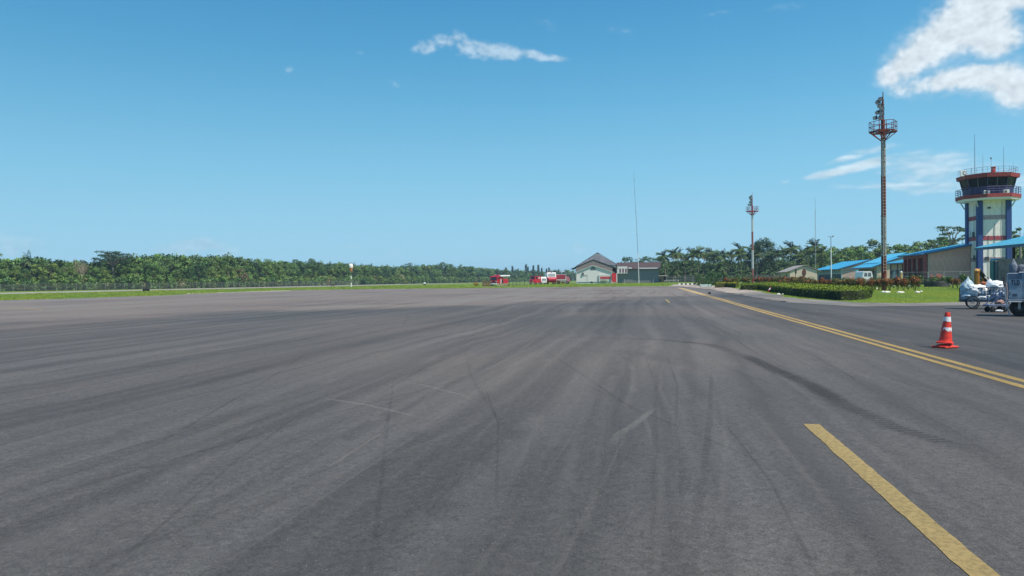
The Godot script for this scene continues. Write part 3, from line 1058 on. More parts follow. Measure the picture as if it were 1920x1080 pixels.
func palm_tree(called: String, label: String, h: float, fronds: int, base: Color, reach := 3.4) -> Node3D:
	var t := thing(called, label, "palm tree")
	var bend := Vector3(rnd(-1, 1), 0, rnd(-1, 1)) * 0.9
	var tip := bend + Vector3(0, h, 0)
	var s := Shape.new()
	s.tube([Vector3(0, -0.3, 0), bend * 0.15 + Vector3(0, h * 0.35, 0), bend * 0.55 + Vector3(0, h * 0.7, 0), tip], [0.22, 0.16, 0.13, 0.11], 8)
	part("trunk", s, paint(0.26, 0.23, 0.19, 0.9, 0.0, "rust"), t)
	var c := Shape.new()
	for k in fronds:
		var az := TAU * k / fronds * 2.4 + rnd(-0.3, 0.3)
		var rise: float = lerpf(1.4, -0.7, pow(float(k) / fronds, 0.85)) + rnd(-0.15, 0.15)
		var out := Vector3(cos(az), 0, sin(az))
		var len := reach * rnd(0.85, 1.15)
		var old_pale: float = clampf(float(k) / fronds * 1.5 - 0.9, 0.0, 1.0)
		var tone := base * rnd(0.75, 1.25)
		tone = tone.lerp(Color(0.20, 0.155, 0.06), old_pale * rnd(0.3, 1.0))
		var pts := []
		var q := tip
		var dir := (out * cos(rise) + Vector3.UP * sin(rise)).normalized()
		var n := 11
		for j in n + 1:
			pts.append(q)
			q += dir * len / n
			dir = (dir + Vector3(0, -0.10 - 0.045 * rise, 0)).normalized()
		c.tint = tone
		var side0 := out.cross(Vector3.UP).normalized()
		for j in n:
			var a: Vector3 = pts[j]
			var b: Vector3 = pts[j + 1]
			var d := (b - a).normalized()
			c.tint = tone * 0.9
			for sgn in [-1.0, 1.0]:
				var lw := 0.75 * sin(PI * clampf((j + 1.4) / (n + 1.2), 0.0, 1.0)) + 0.12
				for m in 2:
					var at := a.lerp(b, 0.5 * m)
					var along: Vector3 = (side0 * sgn + d * 0.6 + Vector3(0, -0.35 + rnd(-0.25, 0.25), 0)).normalized()
					c.tint = tone * rnd(0.8, 1.2)
					var soft: Vector3 = (d.cross(side0) * -1.0 + side0 * sgn * 0.4 + Vector3.UP).normalized()
					c.leaf(at, along, (soft + unit() * 0.2).normalized(), lw * rnd(0.85, 1.1), 0.21, soft)
	c.tint = Color(1, 1, 1)
	part("crown", c, leafy(1, 1, 1, 0.3, 0.6), t)
	return t


# a tree whose foliage lies in flat tiers on spreading limbs
func tier_tree(label: String, h: float, r: float, base: Color, tiers: int, at: Vector3, turn: float) -> Node3D:
	var t := thing("umbrella_tree", label, "tree", at, turn)
	var s := Shape.new()
	var c := Shape.new()
	s.tube([Vector3(0, -0.3, 0), Vector3(0.1, h * 0.45, 0), Vector3(-0.05, h * 0.72, 0)], [0.42, 0.3, 0.2], 8)
	var lumps := []
	for k in tiers:
		var az := TAU * k * 0.382 + rnd(-0.3, 0.3)
		var y: float = h * lerpf(0.72, 0.99, float(k) / tiers) + rnd(-0.2, 0.2)
		var d := r * rnd(0.35, 1.0) * (1.0 - 0.25 * float(k) / tiers)
		var q := Vector3(cos(az) * d, y, sin(az) * d)
		s.tube([Vector3(0, h * 0.6, 0), Vector3(q.x * 0.45, lerpf(h * 0.6, y, 0.75), q.z * 0.45), q], [0.16, 0.1, 0.03], 5, false)
		for j in 4:
			var w := r * rnd(0.16, 0.30)
			lumps.append([q + Vector3(rnd(-1, 1) * r * 0.22, rnd(-0.15, 0.15), rnd(-1, 1) * r * 0.22), Vector3(w, w * 0.2, w)])
	leaf_lumps(c, lumps, 42, 0.36, base)
	part("crown", c, leafy(1, 1, 1, 0.3), t)
	part("trunk", s, paint(0.3, 0.27, 0.23, 0.9, 0.0, "grime"), t)
	return t


func bare_tree(label: String, h: float, r: float, at: Vector3) -> Node3D:
	var t := thing("bare_tree", label, "tree", at)
	var s := Shape.new()
	s.tube([Vector3(0, -0.3, 0), Vector3(0.2, h * 0.3, 0), Vector3(0, h * 0.5, 0)], [0.4, 0.3, 0.24], 7)
	for k in 26:
		var az := TAU * k * 0.382
		var up: float = lerpf(0.25, 1.3, rng.randf())
		var d := Vector3(cos(az) * cos(up), sin(up), sin(az) * cos(up))
		var from := Vector3(0, h * rnd(0.3, 0.5), 0)
		var mid := from + d * r * rnd(0.4, 0.6) + unit() * 0.3
		var end := mid + (d + Vector3(0, 0.5, 0)).normalized() * r * 0.5 + unit() * 0.4
		s.tube([from, mid, end], [0.13, 0.075, 0.02], 5, false)
		for j in 7:
			var b := from.lerp(mid, rnd(0.5, 1)) if j < 3 else mid.lerp(end, rnd(0, 0.9))
			var e := b + (unit() + d * 0.8 + Vector3(0, 0.5, 0)).normalized() * rnd(0.7, 1.6)
			s.tube([b, b.lerp(e, 0.5) + unit() * 0.12, e], [0.04, 0.028, 0.012], 4, false)
			for i in 3:
				var b2 := b.lerp(e, rnd(0.3, 1.0))
				s.tube([b2, b2 + (unit() + d * 0.6).normalized() * rnd(0.4, 0.8)], [0.022, 0.01], 3, false)
	part("trunk", s, paint(0.33, 0.27, 0.21, 0.9), t)
	return t


# where the wall of trees on the left stands, as a path in metres
func tree_line(px: float) -> Vector3:
	var stops := [[-330.0, Vector3(-215, 0, -178)], [-160.0, Vector3(-186, 0, -200)], [0.0, Vector3(-154.29, 0.00, -225.00)], [150.0, Vector3(-140.59, 0.00, -243.00)], [300.0, Vector3(-123.51, 0.00, -262.00)], [500.0, Vector3(-101.84, 0.00, -310.00)], [700.0, Vector3(-77.97, 0.00, -420.00)], [800.0, Vector3(-57.10, 0.00, -500.00)], [900.0, Vector3(-26.09, 0.00, -610.00)], [1060.0, Vector3(60.80, 0.00, -850.00)]]
	for k in stops.size() - 1:
		if px <= stops[k + 1][0]:
			var t: float = (px - stops[k][0]) / (stops[k + 1][0] - stops[k][0])
			return stops[k][1].lerp(stops[k + 1][1], clampf(t, 0.0, 1.0))
	return stops[-1][1]


# along that path by metres
func tree_path() -> Curve3D:
	var cv := Curve3D.new()
	var px := -330.0
	while px <= 1060.0:
		cv.add_point(tree_line(px))
		px += 30.0
	return cv


const GREEN_DEEP := Color(0.058, 0.118, 0.036)
const GREEN_MID := Color(0.110, 0.195, 0.048)
const GREEN_LIGHT := Color(0.145, 0.215, 0.050)
const GREEN_BLUE := Color(0.055, 0.112, 0.050)

# how the forest's height changes along it
func forest_height(p: Vector3) -> float:
	var about := 960.0 + 1400.0 * p.x / -p.z
	var stops := [[-400.0, 1.0], [0.0, 1.0], [150.0, 1.0], [200.0, 1.08], [300.0, 1.0], [400.0, 0.92], [500.0, 0.86], [600.0, 0.82], [700.0, 0.78], [780.0, 0.86], [830.0, 0.95], [900.0, 1.08], [930.0, 0.95], [1100.0, 0.95]]
	for k in stops.size() - 1:
		if about <= stops[k + 1][0]:
			return lerpf(stops[k][1], stops[k + 1][1], clampf((about - stops[k][0]) / (stops[k + 1][0] - stops[k][0]), 0.0, 1.0))
	return 0.95


func build_left_forest() -> void:
	var kinds := []
	var back := "trees in the long green wall of forest beyond the runway"
	var specs := [
		["dark_tree", "tall dark green tree in the forest beyond the runway", 12.0, 3.6, GREEN_DEEP], ["dark_tree", "", 11.5, 3.2, GREEN_BLUE],
		["leafy_tree", "mid green leafy tree in the forest beyond the runway", 11.5, 3.4, GREEN_MID], ["leafy_tree", "", 10.5, 3.0, GREEN_MID * 0.85], ["leafy_tree", "", 12.5, 3.2, GREEN_MID * 1.1],
		["pale_tree", "light yellow-green tree in the forest beyond the runway", 10.5, 3.2, GREEN_LIGHT], ["pale_tree", "", 9.5, 3.4, GREEN_LIGHT * 0.85]]
	for sp in specs:
		var label: String = sp[1]
		if label == "":
			label = kinds[-1].get_meta("label")
		var t := broad_tree(sp[0], label, sp[2], sp[3], sp[4], 30, 120, 0.46, 0.0)
		t.set_meta("group", back)
		kinds.append(t)
	var names := []
	for t in kinds:
		names.append(t.get_meta("label"))
	var cv := tree_path()
	var len := cv.get_baked_length()
	var out := func(d: float) -> Vector3:
		var a := cv.sample_baked(maxf(0.0, d - 4.0))
		var b := cv.sample_baked(minf(len, d + 4.0))
		return (b - a).normalized().cross(Vector3.UP) * -1.0   # away from the airfield
	var swell := FastNoiseLite.new()
	swell.seed = 19
	swell.frequency = 0.035
	var first := {}
	var n := 0
	# three rows, the later ones taller, as far as single crowns can be told apart
	for row in [[0.0, 4.7, 0.50, 0.90], [5.0, 4.9, 0.80, 1.08]]:
		var d: float = rnd(0, 3)
		while d < 430.0:
			var p: Vector3 = cv.sample_baked(d) + out.call(d) * (row[0] + rnd(-2.5, 2.5))
			var k: int = [0, 1, 2, 3, 4, 5, 6, 2, 3, 5][rng.randi() % 10]
			if d > 100 and d < 190 and rng.randf() < 0.5:
				k = [2, 4, 3][rng.randi() % 3]
			# lower scrub towards the left end
			var low: float = lerpf(0.84, 1.12, smoothstep(90.0, 165.0, d)) * (1.0 + 0.22 * swell.get_noise_1d(d))
			var size: float = rnd(row[2], row[3]) * low * forest_height(p)
			var about := 960.0 + 1400.0 * p.x / -p.z   # which stretch of the forest this is
			var stretch := ", at the left end" if about < 170.0 else ", just right of the umbrella tree" if about < 330.0 else ", under the yellow-tipped tree" if about < 500.0 else ", left of the windsock" if about < 655.0 else ", right of the windsock"
			if first.has(k):
				again(kinds[k], p, rnd(0, TAU), size, names[k] + stretch)
			else:
				kinds[k].set_meta("label", names[k] + stretch)
				first[k] = true
				kinds[k].position = p
				kinds[k].rotation.y = rnd(0, TAU)
				kinds[k].scale = Vector3.ONE * size
			n += 1
			d += row[1] * rnd(0.8, 1.2)
	# coconut palms showing over and among them
	var palms := [palm_tree("coconut_palm", "coconut palm rising among the trees beyond the runway", 11.0, 24, GREEN_BLUE * 1.25), palm_tree("coconut_palm", "coconut palm rising among the trees beyond the runway", 12.5, 22, GREEN_MID * 0.8)]
	palms[1].set_meta("group", "coconut palms along the runway forest")
	var spots := []
	for px in [-120, 8, 72, 598, 612, 640, 650, 657, 664, 676, 700, 716, 742, 760, 776, 792, 804, 816, 830, 846, 862, 880]:
		spots.append(tree_line(px + rnd(-4, 4)))
	for k in spots.size():
		var d := cv.get_closest_offset(spots[k])
		var p: Vector3 = spots[k] + out.call(d) * rnd(2, 9)
		var t: Node3D = palms[k % 2]
		var size := rnd(0.92, 1.08) * (0.84 if k < 3 else 0.98) * forest_height(p)
		if k < 2:
			t.position = p
			t.scale = Vector3.ONE * size
			t.set_meta("group", "coconut palms along the runway forest")
		else:
			again(t, p, rnd(0, TAU), size)
	# trees that stand out
	tier_tree("wide flat-topped umbrella tree standing above the forest at left", 12.9, 6.0, Color(0.030, 0.070, 0.036), 24, Vector3(-136.77, 0.00, -256.00), 0.4)
	tier_tree("small flat-topped tree above the forest beside the windsock", 11.2, 3.4, GREEN_DEEP, 7, Vector3(-83.51, 0.00, -430.00), 1.0)
	tier_tree("thin flat-topped tree left of the windsock, over the forest edge", 12.0, 3.0, GREEN_DEEP, 6, Vector3(-96.41, 0.00, -375.00), 2.0)
	tier_tree("flat-topped tree on the far skyline right of the windsock", 13.6, 4.0, GREEN_DEEP, 7, Vector3(-65.79, 0.00, -480.00), 3.0)
	bare_tree("leafless pale brown tree among the green forest at left", 11.2, 4.6, tree_line(148) + Vector3(-0.8, 0, -1.2))
	var dry := broad_tree("brown_tree", "brownish half-dry tree in front of the forest wall", 7.0, 2.2, Color(0.15, 0.12, 0.07), 18, 46, 0.5, 0.1)
	dry.position = Vector3(-105.94, 0.00, -292.00)
	var dry2 := broad_tree("brown_tree", "yellow-tipped young tree at the top of the forest, left of centre", 11.8, 1.8, Color(0.17, 0.17, 0.06), 16, 40, 0.5, 0.3)
	dry2.position = Vector3(-114.52, 0.00, -306.00)
	# scrub along the forest's foot: nobody could count it
	var mm_sets := []
	for k in 4:
		var s := Shape.new()
		var tone: Color = [GREEN_MID, GREEN_LIGHT, GREEN_DEEP, Color(0.20, 0.20, 0.085)][k]
		var lumps := []
		for j in 9:
			lumps.append([Vector3(rnd(-1.2, 1.2), rnd(0.5, 3.0), rnd(-0.9, 0.9)), Vector3(rnd(0.8, 1.2), rnd(0.8, 1.2), rnd(0.7, 1.0))])
		leaf_lumps(s, lumps, 60, 0.55 if k < 3 else 0.8, tone)
		var mm := MultiMesh.new()
		mm.transform_format = MultiMesh.TRANSFORM_3D
		mm.mesh = s.mesh()
		var places := []
		var d := rnd(0, 2)
		while d < len - 4.0:
			var far := clampf((d - 300.0) / 300.0, 0.0, 1.0)
			var share: float = [0.85, 0.7, 0.55, 0.16][k] * (1.0 if k < 3 else 1.0 - far * 0.7)
			if rng.randf() < share:
				var p: Vector3 = cv.sample_baked(d) + out.call(d) * (rnd(-4.0, 2.0) - 1.5)
				places.append(Transform3D(Basis(Vector3.UP, rnd(0, TAU)).scaled(Vector3(1, rnd(0.6, 1.2), 1) * rnd(0.75, 1.25)), p))
			d += 1.7
		mm.instance_count = places.size()
		for i in places.size():
			mm.set_instance_transform(i, places[i])
		var o := MultiMeshInstance3D.new()
		o.name = numbered("undergrowth")
		o.multimesh = mm
		o.material_override = leafy(1, 1, 1, 0.3)
		add_child(o)
		tag(o, ["mid green scrub", "yellow-green scrub", "dark green scrub", "straw-coloured broad-leaved scrub"][k] + " along the foot of the forest beyond the runway", "undergrowth", "", "stuff")
	# the forest further off, where crowns run together
	var masses := {}
	for k in 4:
		var s: Shape = broad_crown(11.5, 3.6, [GREEN_DEEP, GREEN_MID, GREEN_BLUE, GREEN_MID * 0.8][k], 26, 40, 0.85, 0.0)[0]
		masses[k] = [s.mesh(), []]
	# behind the front rows, so that no sky shows between the trunks
	var d3 := 0.0
	while d3 < 424.0:
		for row in 3:
			var p: Vector3 = cv.sample_baked(d3) + out.call(d3) * (9.0 + row * 5.0 + rnd(-2, 2))
			var low: float = lerpf(0.88, 1.12, smoothstep(90.0, 165.0, d3)) * (1.0 + 0.24 * swell.get_noise_1d(d3 + 4.0))
			masses[rng.randi() % 4][1].append(Transform3D(Basis(Vector3.UP, rnd(0, TAU)).scaled(Vector3(1.0, rnd(0.9, 1.06), 1.0) * low * forest_height(p)), p))
		d3 += 3.6
	var d2 := 422.0
	while d2 < len - 2.0:
		for row in 3:
			var p: Vector3 = cv.sample_baked(d2) + out.call(d2) * (row * 7.0 + rnd(-3, 3))
			var size := rnd(0.75, 1.12) * lerpf(0.98, 0.86, (d2 - 420.0) / (len - 420.0)) * forest_height(p)
			masses[rng.randi() % 4][1].append(Transform3D(Basis(Vector3.UP, rnd(0, TAU)).scaled(Vector3.ONE * size), p))
		d2 += 4.6
	# and behind the palms
	for row in 3:
		var x := 58.0
		while x < 140.0:
			masses[rng.randi() % 4][1].append(Transform3D(Basis(Vector3.UP, rnd(0, TAU)).scaled(Vector3(1.0, rnd(0.66, 0.8), 1.0)), Vector3(x + rnd(-1.5, 1.5), 0, -326.0 - row * 6.0 + rnd(-2, 2) + (x - 58.0) * 0.2)))
			x += 4.0
	# on behind the fire station and the garden
	for row in 3:
		var x := 40.0
		while x < 330.0:
			var p := Vector3(x + rnd(-2, 2), 0, -850.0 + (x - 40.0) * 0.9 - row * 9.0 + rnd(-3, 3))
			masses[rng.randi() % 4][1].append(Transform3D(Basis(Vector3.UP, rnd(0, TAU)).scaled(Vector3.ONE * rnd(0.8, 1.1)), p))
			x += 5.0
	for k in 4:
		var mm := MultiMesh.new()
		mm.transform_format = MultiMesh.TRANSFORM_3D
		mm.mesh = masses[k][0]
		mm.instance_count = masses[k][1].size()
		for i in masses[k][1].size():
			mm.set_instance_transform(i, masses[k][1][i])
		var o := MultiMeshInstance3D.new()
		o.name = numbered("distant_woodland")
		o.multimesh = mm
		o.material_override = leafy(1, 1, 1, 0.3)
		add_child(o)
		tag(o, "green woodland behind the front trees and closing the far end of the airfield", "woodland", "far woodland that reads as one mass", "stuff")
	# pointed casuarinas standing out of the far end
	var cas := casuarina()
	var cs := [[940, 0.9], [952, 1.0], [962, 0.85], [974, 1.15], [980, 1.0], [988, 1.1], [996, 1.15], [1003, 0.95], [1012, 0.9], [1024, 1.0], [1033, 0.85], [1046, 0.9]]
	for k in cs.size():
		var p := tree_line(cs[k][0]) + Vector3(rnd(-2, 2), 0, 6.0)
		if k == 0:
			cas.position = p
			cas.scale = Vector3.ONE * cs[k][1]
		else:
			again(cas, p, rnd(0, TAU), cs[k][1])


func casuarina() -> Node3D:
	var t := thing("casuarina_tree", "pointed dark tree on the skyline at the far end of the airfield", "tree", Vector3.ZERO, 0.0, "pointed trees at the far end of the airfield")
	var lumps := []
	for k in 16:
		var y := 1.5 + k * 0.8
		var r := 2.2 * (1.0 - k / 17.0) + 0.3
		for j in 2:
			lumps.append([Vector3(rnd(-1, 1) * r * 0.4, y, rnd(-1, 1) * r * 0.4), Vector3(r * 0.75, 0.8, r * 0.75)])
	var s := Shape.new()
	leaf_lumps(s, lumps, 34, 0.7, Color(0.030, 0.066, 0.034))
	part("crown", s, leafy(1, 1, 1, 0.2), t)
	var b := Shape.new()
	b.tube([Vector3(0, -0.3, 0), Vector3(0, 8, 0), Vector3(0, 14, 0)], [0.25, 0.15, 0.03], 6)
	part("trunk", b, paint(0.14, 0.11, 0.09, 0.9), t)
	return t


func build_right_trees() -> void:
	# coconut palms behind the fence
	var protos := []
	for k in 4:
		protos.append(palm_tree("coconut_palm", "tall coconut palm behind the chain-link fence, right of the fire station", [9.5, 10.5, 11.5, 12.0][k], [34, 36, 32, 35][k], [Color(0.07, 0.118, 0.036), Color(0.085, 0.135, 0.042), Color(0.055, 0.10, 0.036), Color(0.10, 0.14, 0.05)][k], 3.2))
		protos[k].set_meta("group", "coconut palms behind the garden fence")
	# [pixel bearing turned to metres, distance, top height]
	var spots := [
		Vector3(61.85, 11.81, -300.00), Vector3(61.61, 12.08, -285.00), Vector3(65.00, 11.90, -292.00), Vector3(71.87, 11.18, -310.00), Vector3(72.14, 12.55, -300.00), Vector3(71.93, 12.70, -288.00), Vector3(78.12, 11.81, -305.00), Vector3(77.94, 12.33, -296.00), Vector3(77.20, 11.05, -284.00), Vector3(86.48, 11.45, -310.00), Vector3(86.26, 11.53, -300.00), Vector3(85.46, 11.59, -290.00), Vector3(92.08, 14.26, -305.00), Vector3(87.96, 11.00, -286.00), Vector3(94.40, 11.01, -300.00), Vector3(91.71, 10.74, -280.00), Vector3(98.16, 10.48, -286.00), Vector3(104.91, 12.17, -300.00),
		Vector3(101.23, 11.11, -282.00), Vector3(109.41, 12.98, -300.00), Vector3(107.84, 14.02, -290.00), Vector3(106.90, 10.57, -280.00), Vector3(115.56, 12.32, -296.00), Vector3(119.48, 12.86, -300.00), Vector3(115.76, 14.51, -285.00), Vector3(115.27, 11.19, -278.00), Vector3(122.73, 10.75, -290.00), Vector3(125.09, 10.95, -285.00)]
	for k in spots.size():
		var top: Vector3 = spots[k]
		var t: Node3D = protos[k % 4]
		var own: float = [9.5, 10.5, 11.5, 12.0][k % 4] + 0.9
		var p := Vector3(top.x, 0, top.z)
		var about := 960.0 + 1400.0 * p.x / -p.z
		var label := "coconut palm behind the chain-link fence, " + ("near the warehouse" if about < 1300.0 else "between the warehouse and the smaller mast" if about < 1400.0 else "between smaller mast and cream house" if about < 1490.0 else "near the thin antenna mast")
		if k < 4:
			t.position = p
			t.scale = Vector3.ONE * top.y / own
			t.set_meta("label", label)
		else:
			again(t, p, rnd(0, TAU), top.y / own, label)
	# low young palms in front of them
	var young := palm_tree("young_palm", "short young palm with drooping fronds behind the chain-link fence", 4.2, 20, Color(0.075, 0.125, 0.045), 3.3)
	young.set_meta("group", "young palms behind the garden fence")
	var ys := [Vector3(60.74, 0.00, -276.00), Vector3(67.05, 0.00, -276.00), Vector3(74.68, 0.00, -278.00), Vector3(77.30, 0.00, -276.00), Vector3(83.02, 0.00, -278.00), Vector3(86.37, 0.00, -276.00), Vector3(93.86, 0.00, -276.00), Vector3(97.02, 0.00, -276.00), Vector3(100.90, 0.00, -278.00), Vector3(104.74, 0.00, -272.00), Vector3(108.85, 0.00, -276.00)]
	for k in ys.size():
		if k == 0:
			young.position = ys[k]
		else:
			again(young, ys[k], rnd(0, TAU), rnd(0.8, 1.35))
	# dark leafy trees between and behind
	var kinds := [
		broad_tree("dark_tree", "dark bushy tree among the palms behind the garden fence", 10.0, 3.6, GREEN_DEEP, 40, 66, 0.55, 0.0), broad_tree("leafy_tree", "mid green bushy tree among the palms behind the garden fence", 9.5, 3.8, GREEN_MID * 0.75, 40, 66, 0.55, 0.0)]
	var grp := "bushy trees among the palms"
	for t in kinds:
		t.set_meta("group", grp)
	var bs := []
	var px := 1236.0
	var pts := [Vector3(61.53, 0.00, -312.00), Vector3(66.35, 0.00, -318.00), Vector3(69.54, 0.00, -316.00), Vector3(74.55, 0.00, -322.00), Vector3(76.28, 0.00, -314.00), Vector3(81.40, 0.00, -320.00), Vector3(83.91, 0.00, -314.00), Vector3(89.07, 0.00, -318.00), Vector3(90.95, 0.00, -312.00), Vector3(96.94, 0.00, -320.00), Vector3(97.90, 0.00, -310.00), Vector3(103.86, 0.00, -316.00), Vector3(107.64, 0.00, -310.00), Vector3(113.34, 0.00, -316.00), Vector3(114.73, 0.00, -310.00), Vector3(121.78, 0.00, -318.00), Vector3(123.05, 0.00, -312.00), Vector3(128.69, 0.00, -316.00), Vector3(129.79, 0.00, -310.00), Vector3(135.91, 0.00, -316.00)]
	for k in pts.size():
		var t: Node3D = kinds[k % 2]
		var size := rnd(0.8, 1.05)
		if k < 2:
			t.position = pts[k]
		else:
			again(t, pts[k], rnd(0, TAU), size)
	# the tall dark one behind the second mast
	var tall := broad_tree("dark_tree", "tallest dark round-headed tree, behind the smaller floodlight mast", 16.2, 4.6, Color(0.04, 0.085, 0.034), 56, 80, 0.55, 0.1)
	tall.position = Vector3(99.48, 0.00, -295.00)
	var tall2 := again(tall, Vector3(98.39, 0.00, -302.00), 2.0, 0.86, "dark round tree just left of the tallest one behind the smaller mast")
	# trees behind the warehouse
	var wt := again(kinds[0], Vector3(53.26, 0.00, -345.00), 1.0, 1.12, "dark green tree showing over the left of the maroon warehouse roof")
	wt.remove_meta("group")
	wt = again(kinds[1], Vector3(58.53, 0.00, -350.00), 2.0, 1.10, "mid green tree over the middle of the maroon warehouse roof")
	wt.remove_meta("group")
	wt = again(kinds[0], Vector3(63.17, 0.00, -348.00), 3.0, 1.14, "dark tree over the right of the maroon warehouse roof")
	wt.remove_meta("group")
	wt = again(kinds[1], Vector3(65.11, 0.00, -340.00), 3.6, 0.95, "round green tree at the right end of the maroon warehouse roof")
	wt.remove_meta("group")
	# wooded rise behind the blue-roofed buildings
	var hill := [broad_tree("hillside_tree", "light green tree in the woods behind the blue-roofed buildings", 12.0, 3.4, GREEN_LIGHT * 0.8, 36, 66, 0.58, 0.0), broad_tree("hillside_tree", "light green tree in the woods behind the blue-roofed buildings", 11.0, 3.1, GREEN_MID, 36, 66, 0.58, 0.0), broad_tree("hillside_tree", "light green tree in the woods behind the blue-roofed buildings", 12.5, 3.0, GREEN_MID * 1.15, 36, 66, 0.58, 0.0)]
	for t in hill:
		t.set_meta("group", "woods behind the blue-roofed buildings")
	var n := 0
	for row in [[268.0, 0.86, 4.2], [275.0, 1.0, 4.2], [283.0, 1.12, 4.4]]:
		var x := 112.0
		while x < 235.0:
			var rise := lerpf(1.0, 1.14, (x - 112.0) / 70.0)
			var p := Vector3(x + rnd(-1.5, 1.5), 0, -row[0] + rnd(-2, 2) + (x - 112.0) * 0.25)
			var about := 960.0 + 1400.0 * p.x / -p.z
			var label := "light green tree in the woods " + ("behind the roof with blue-green windows" if about < 1610.0 else "behind the rusty mast and the office roof" if about < 1700.0 else "behind the hall's blue roof" if about < 1800.0 else "behind the control tower and canopy")
			var t: Node3D = hill[n % 3]
			var size: float = row[1] * rnd(0.85, 1.1) * rise
			if n < 3:
				t.position = p
				t.scale = Vector3.ONE * size
				t.set_meta("label", label)
			else:
				again(hill[rng.randi() % 3], p, rnd(0, TAU), size, label)
			n += 1
			x += row[2] * rnd(0.8, 1.2)
	tier_tree("spreading flat-topped tree left of the control tower", 15.2, 5.0, Color(0.055, 0.10, 0.04), 11, Vector3(118.02, 0.00, -200.00), 0.8)
	tier_tree("small flat-topped tree at the top of the woods left of the tower", 13.2, 2.8, GREEN_DEEP, 6, Vector3(131.27, 0.00, -232.00), 0.8)
	tier_tree("dark flat-topped tree right of the control tower, over the blue canopy", 13.8, 2.0, GREEN_DEEP, 6, Vector3(129.35, 0.00, -190.00), 0.2)
	# bamboo-like shrub mass at the left end of the garden
	var low := broad_tree("garden_bush", "big dark green bush at the left end of the garden hedge", 3.4, 2.0, Color(0.045, 0.10, 0.028), 22, 60, 0.26, 0.0)
	var places := [[Vector3(41.38, 0.00, -160.00), 1.0, "big dark green bush at the left end of the garden hedge"], [Vector3(45.37, 0.00, -168.00), 0.95, "green bush behind the end hedge, second from the kerb blocks"], [Vector3(48.17, 0.00, -172.00), 0.95, "green bush between the kerb blocks and the smaller mast"], [Vector3(51.76, 0.00, -175.00), 0.85, "green bush just left of the smaller mast"], [Vector3(55.95, 0.00, -178.00), 0.75, "green bush right at the foot of the smaller mast"], [Vector3(38.15, 0.00, -150.00), 0.6, "small round bush beside the pile of pale pipes"],
		[Vector3(56.79, 0.00, -150.00), 0.5, "green bush in front of the cream house, left one"], [Vector3(59.29, 0.00, -152.00), 0.56, "green bush in front of the cream house, middle one"], [Vector3(60.01, 0.00, -150.00), 0.5, "green bush in front of the cream house, right one"], [Vector3(60.61, 0.00, -140.00), 0.5, "low green bush in front of the blue-windowed building"], [Vector3(62.81, 0.00, -140.00), 0.5, "low green bush by the end wall of the blue-windowed building"], [Vector3(62.54, 0.00, -128.00), 0.55, "low green bush in front of the white van"], [Vector3(62.75, 0.00, -122.00), 0.5, "low green bush in front of the red-columned hall"], [Vector3(63.95, 0.00, -120.00), 0.5, "low green bush by the corner of the red-columned hall"]]
	for k in places.size():
		if k == 0:
			low.position = places[k][0]
		else:
			again(low, places[k][0], rnd(0, TAU), places[k][1], places[k][2])


# ---------------------------------------------------------------- buildings and masts
const AXIS_TURN := -0.1763

func ring8(r: float, y: float, turn := PI / 8) -> Array:
	var out := []
	for k in 8:
		out.append(Vector3(cos(turn + TAU * k / 8) * r, y, sin(turn + TAU * k / 8) * r))
	return out


func slab8(s: Shape, r0: float, r1: float, y0: float, y1: float) -> void:
	var a := ring8(r0, y0)
	var b := ring8(r1, y1)
	for k in 8:
		var i := (k + 1) % 8
		quad_out(s, a[k], a[i], b[i], b[k])
		s.flat(a[k], a[i], Vector3(0, y0, 0), Vector3.DOWN)
		s.flat(b[k], b[i], Vector3(0, y1, 0), Vector3.UP)


func quad_out(s: Shape, a: Vector3, b: Vector3, d: Vector3, e: Vector3) -> void:
	var m := (a + b + d + e) * 0.25
	s.quad(a, b, d, e, Vector3(m.x, 0, m.z))


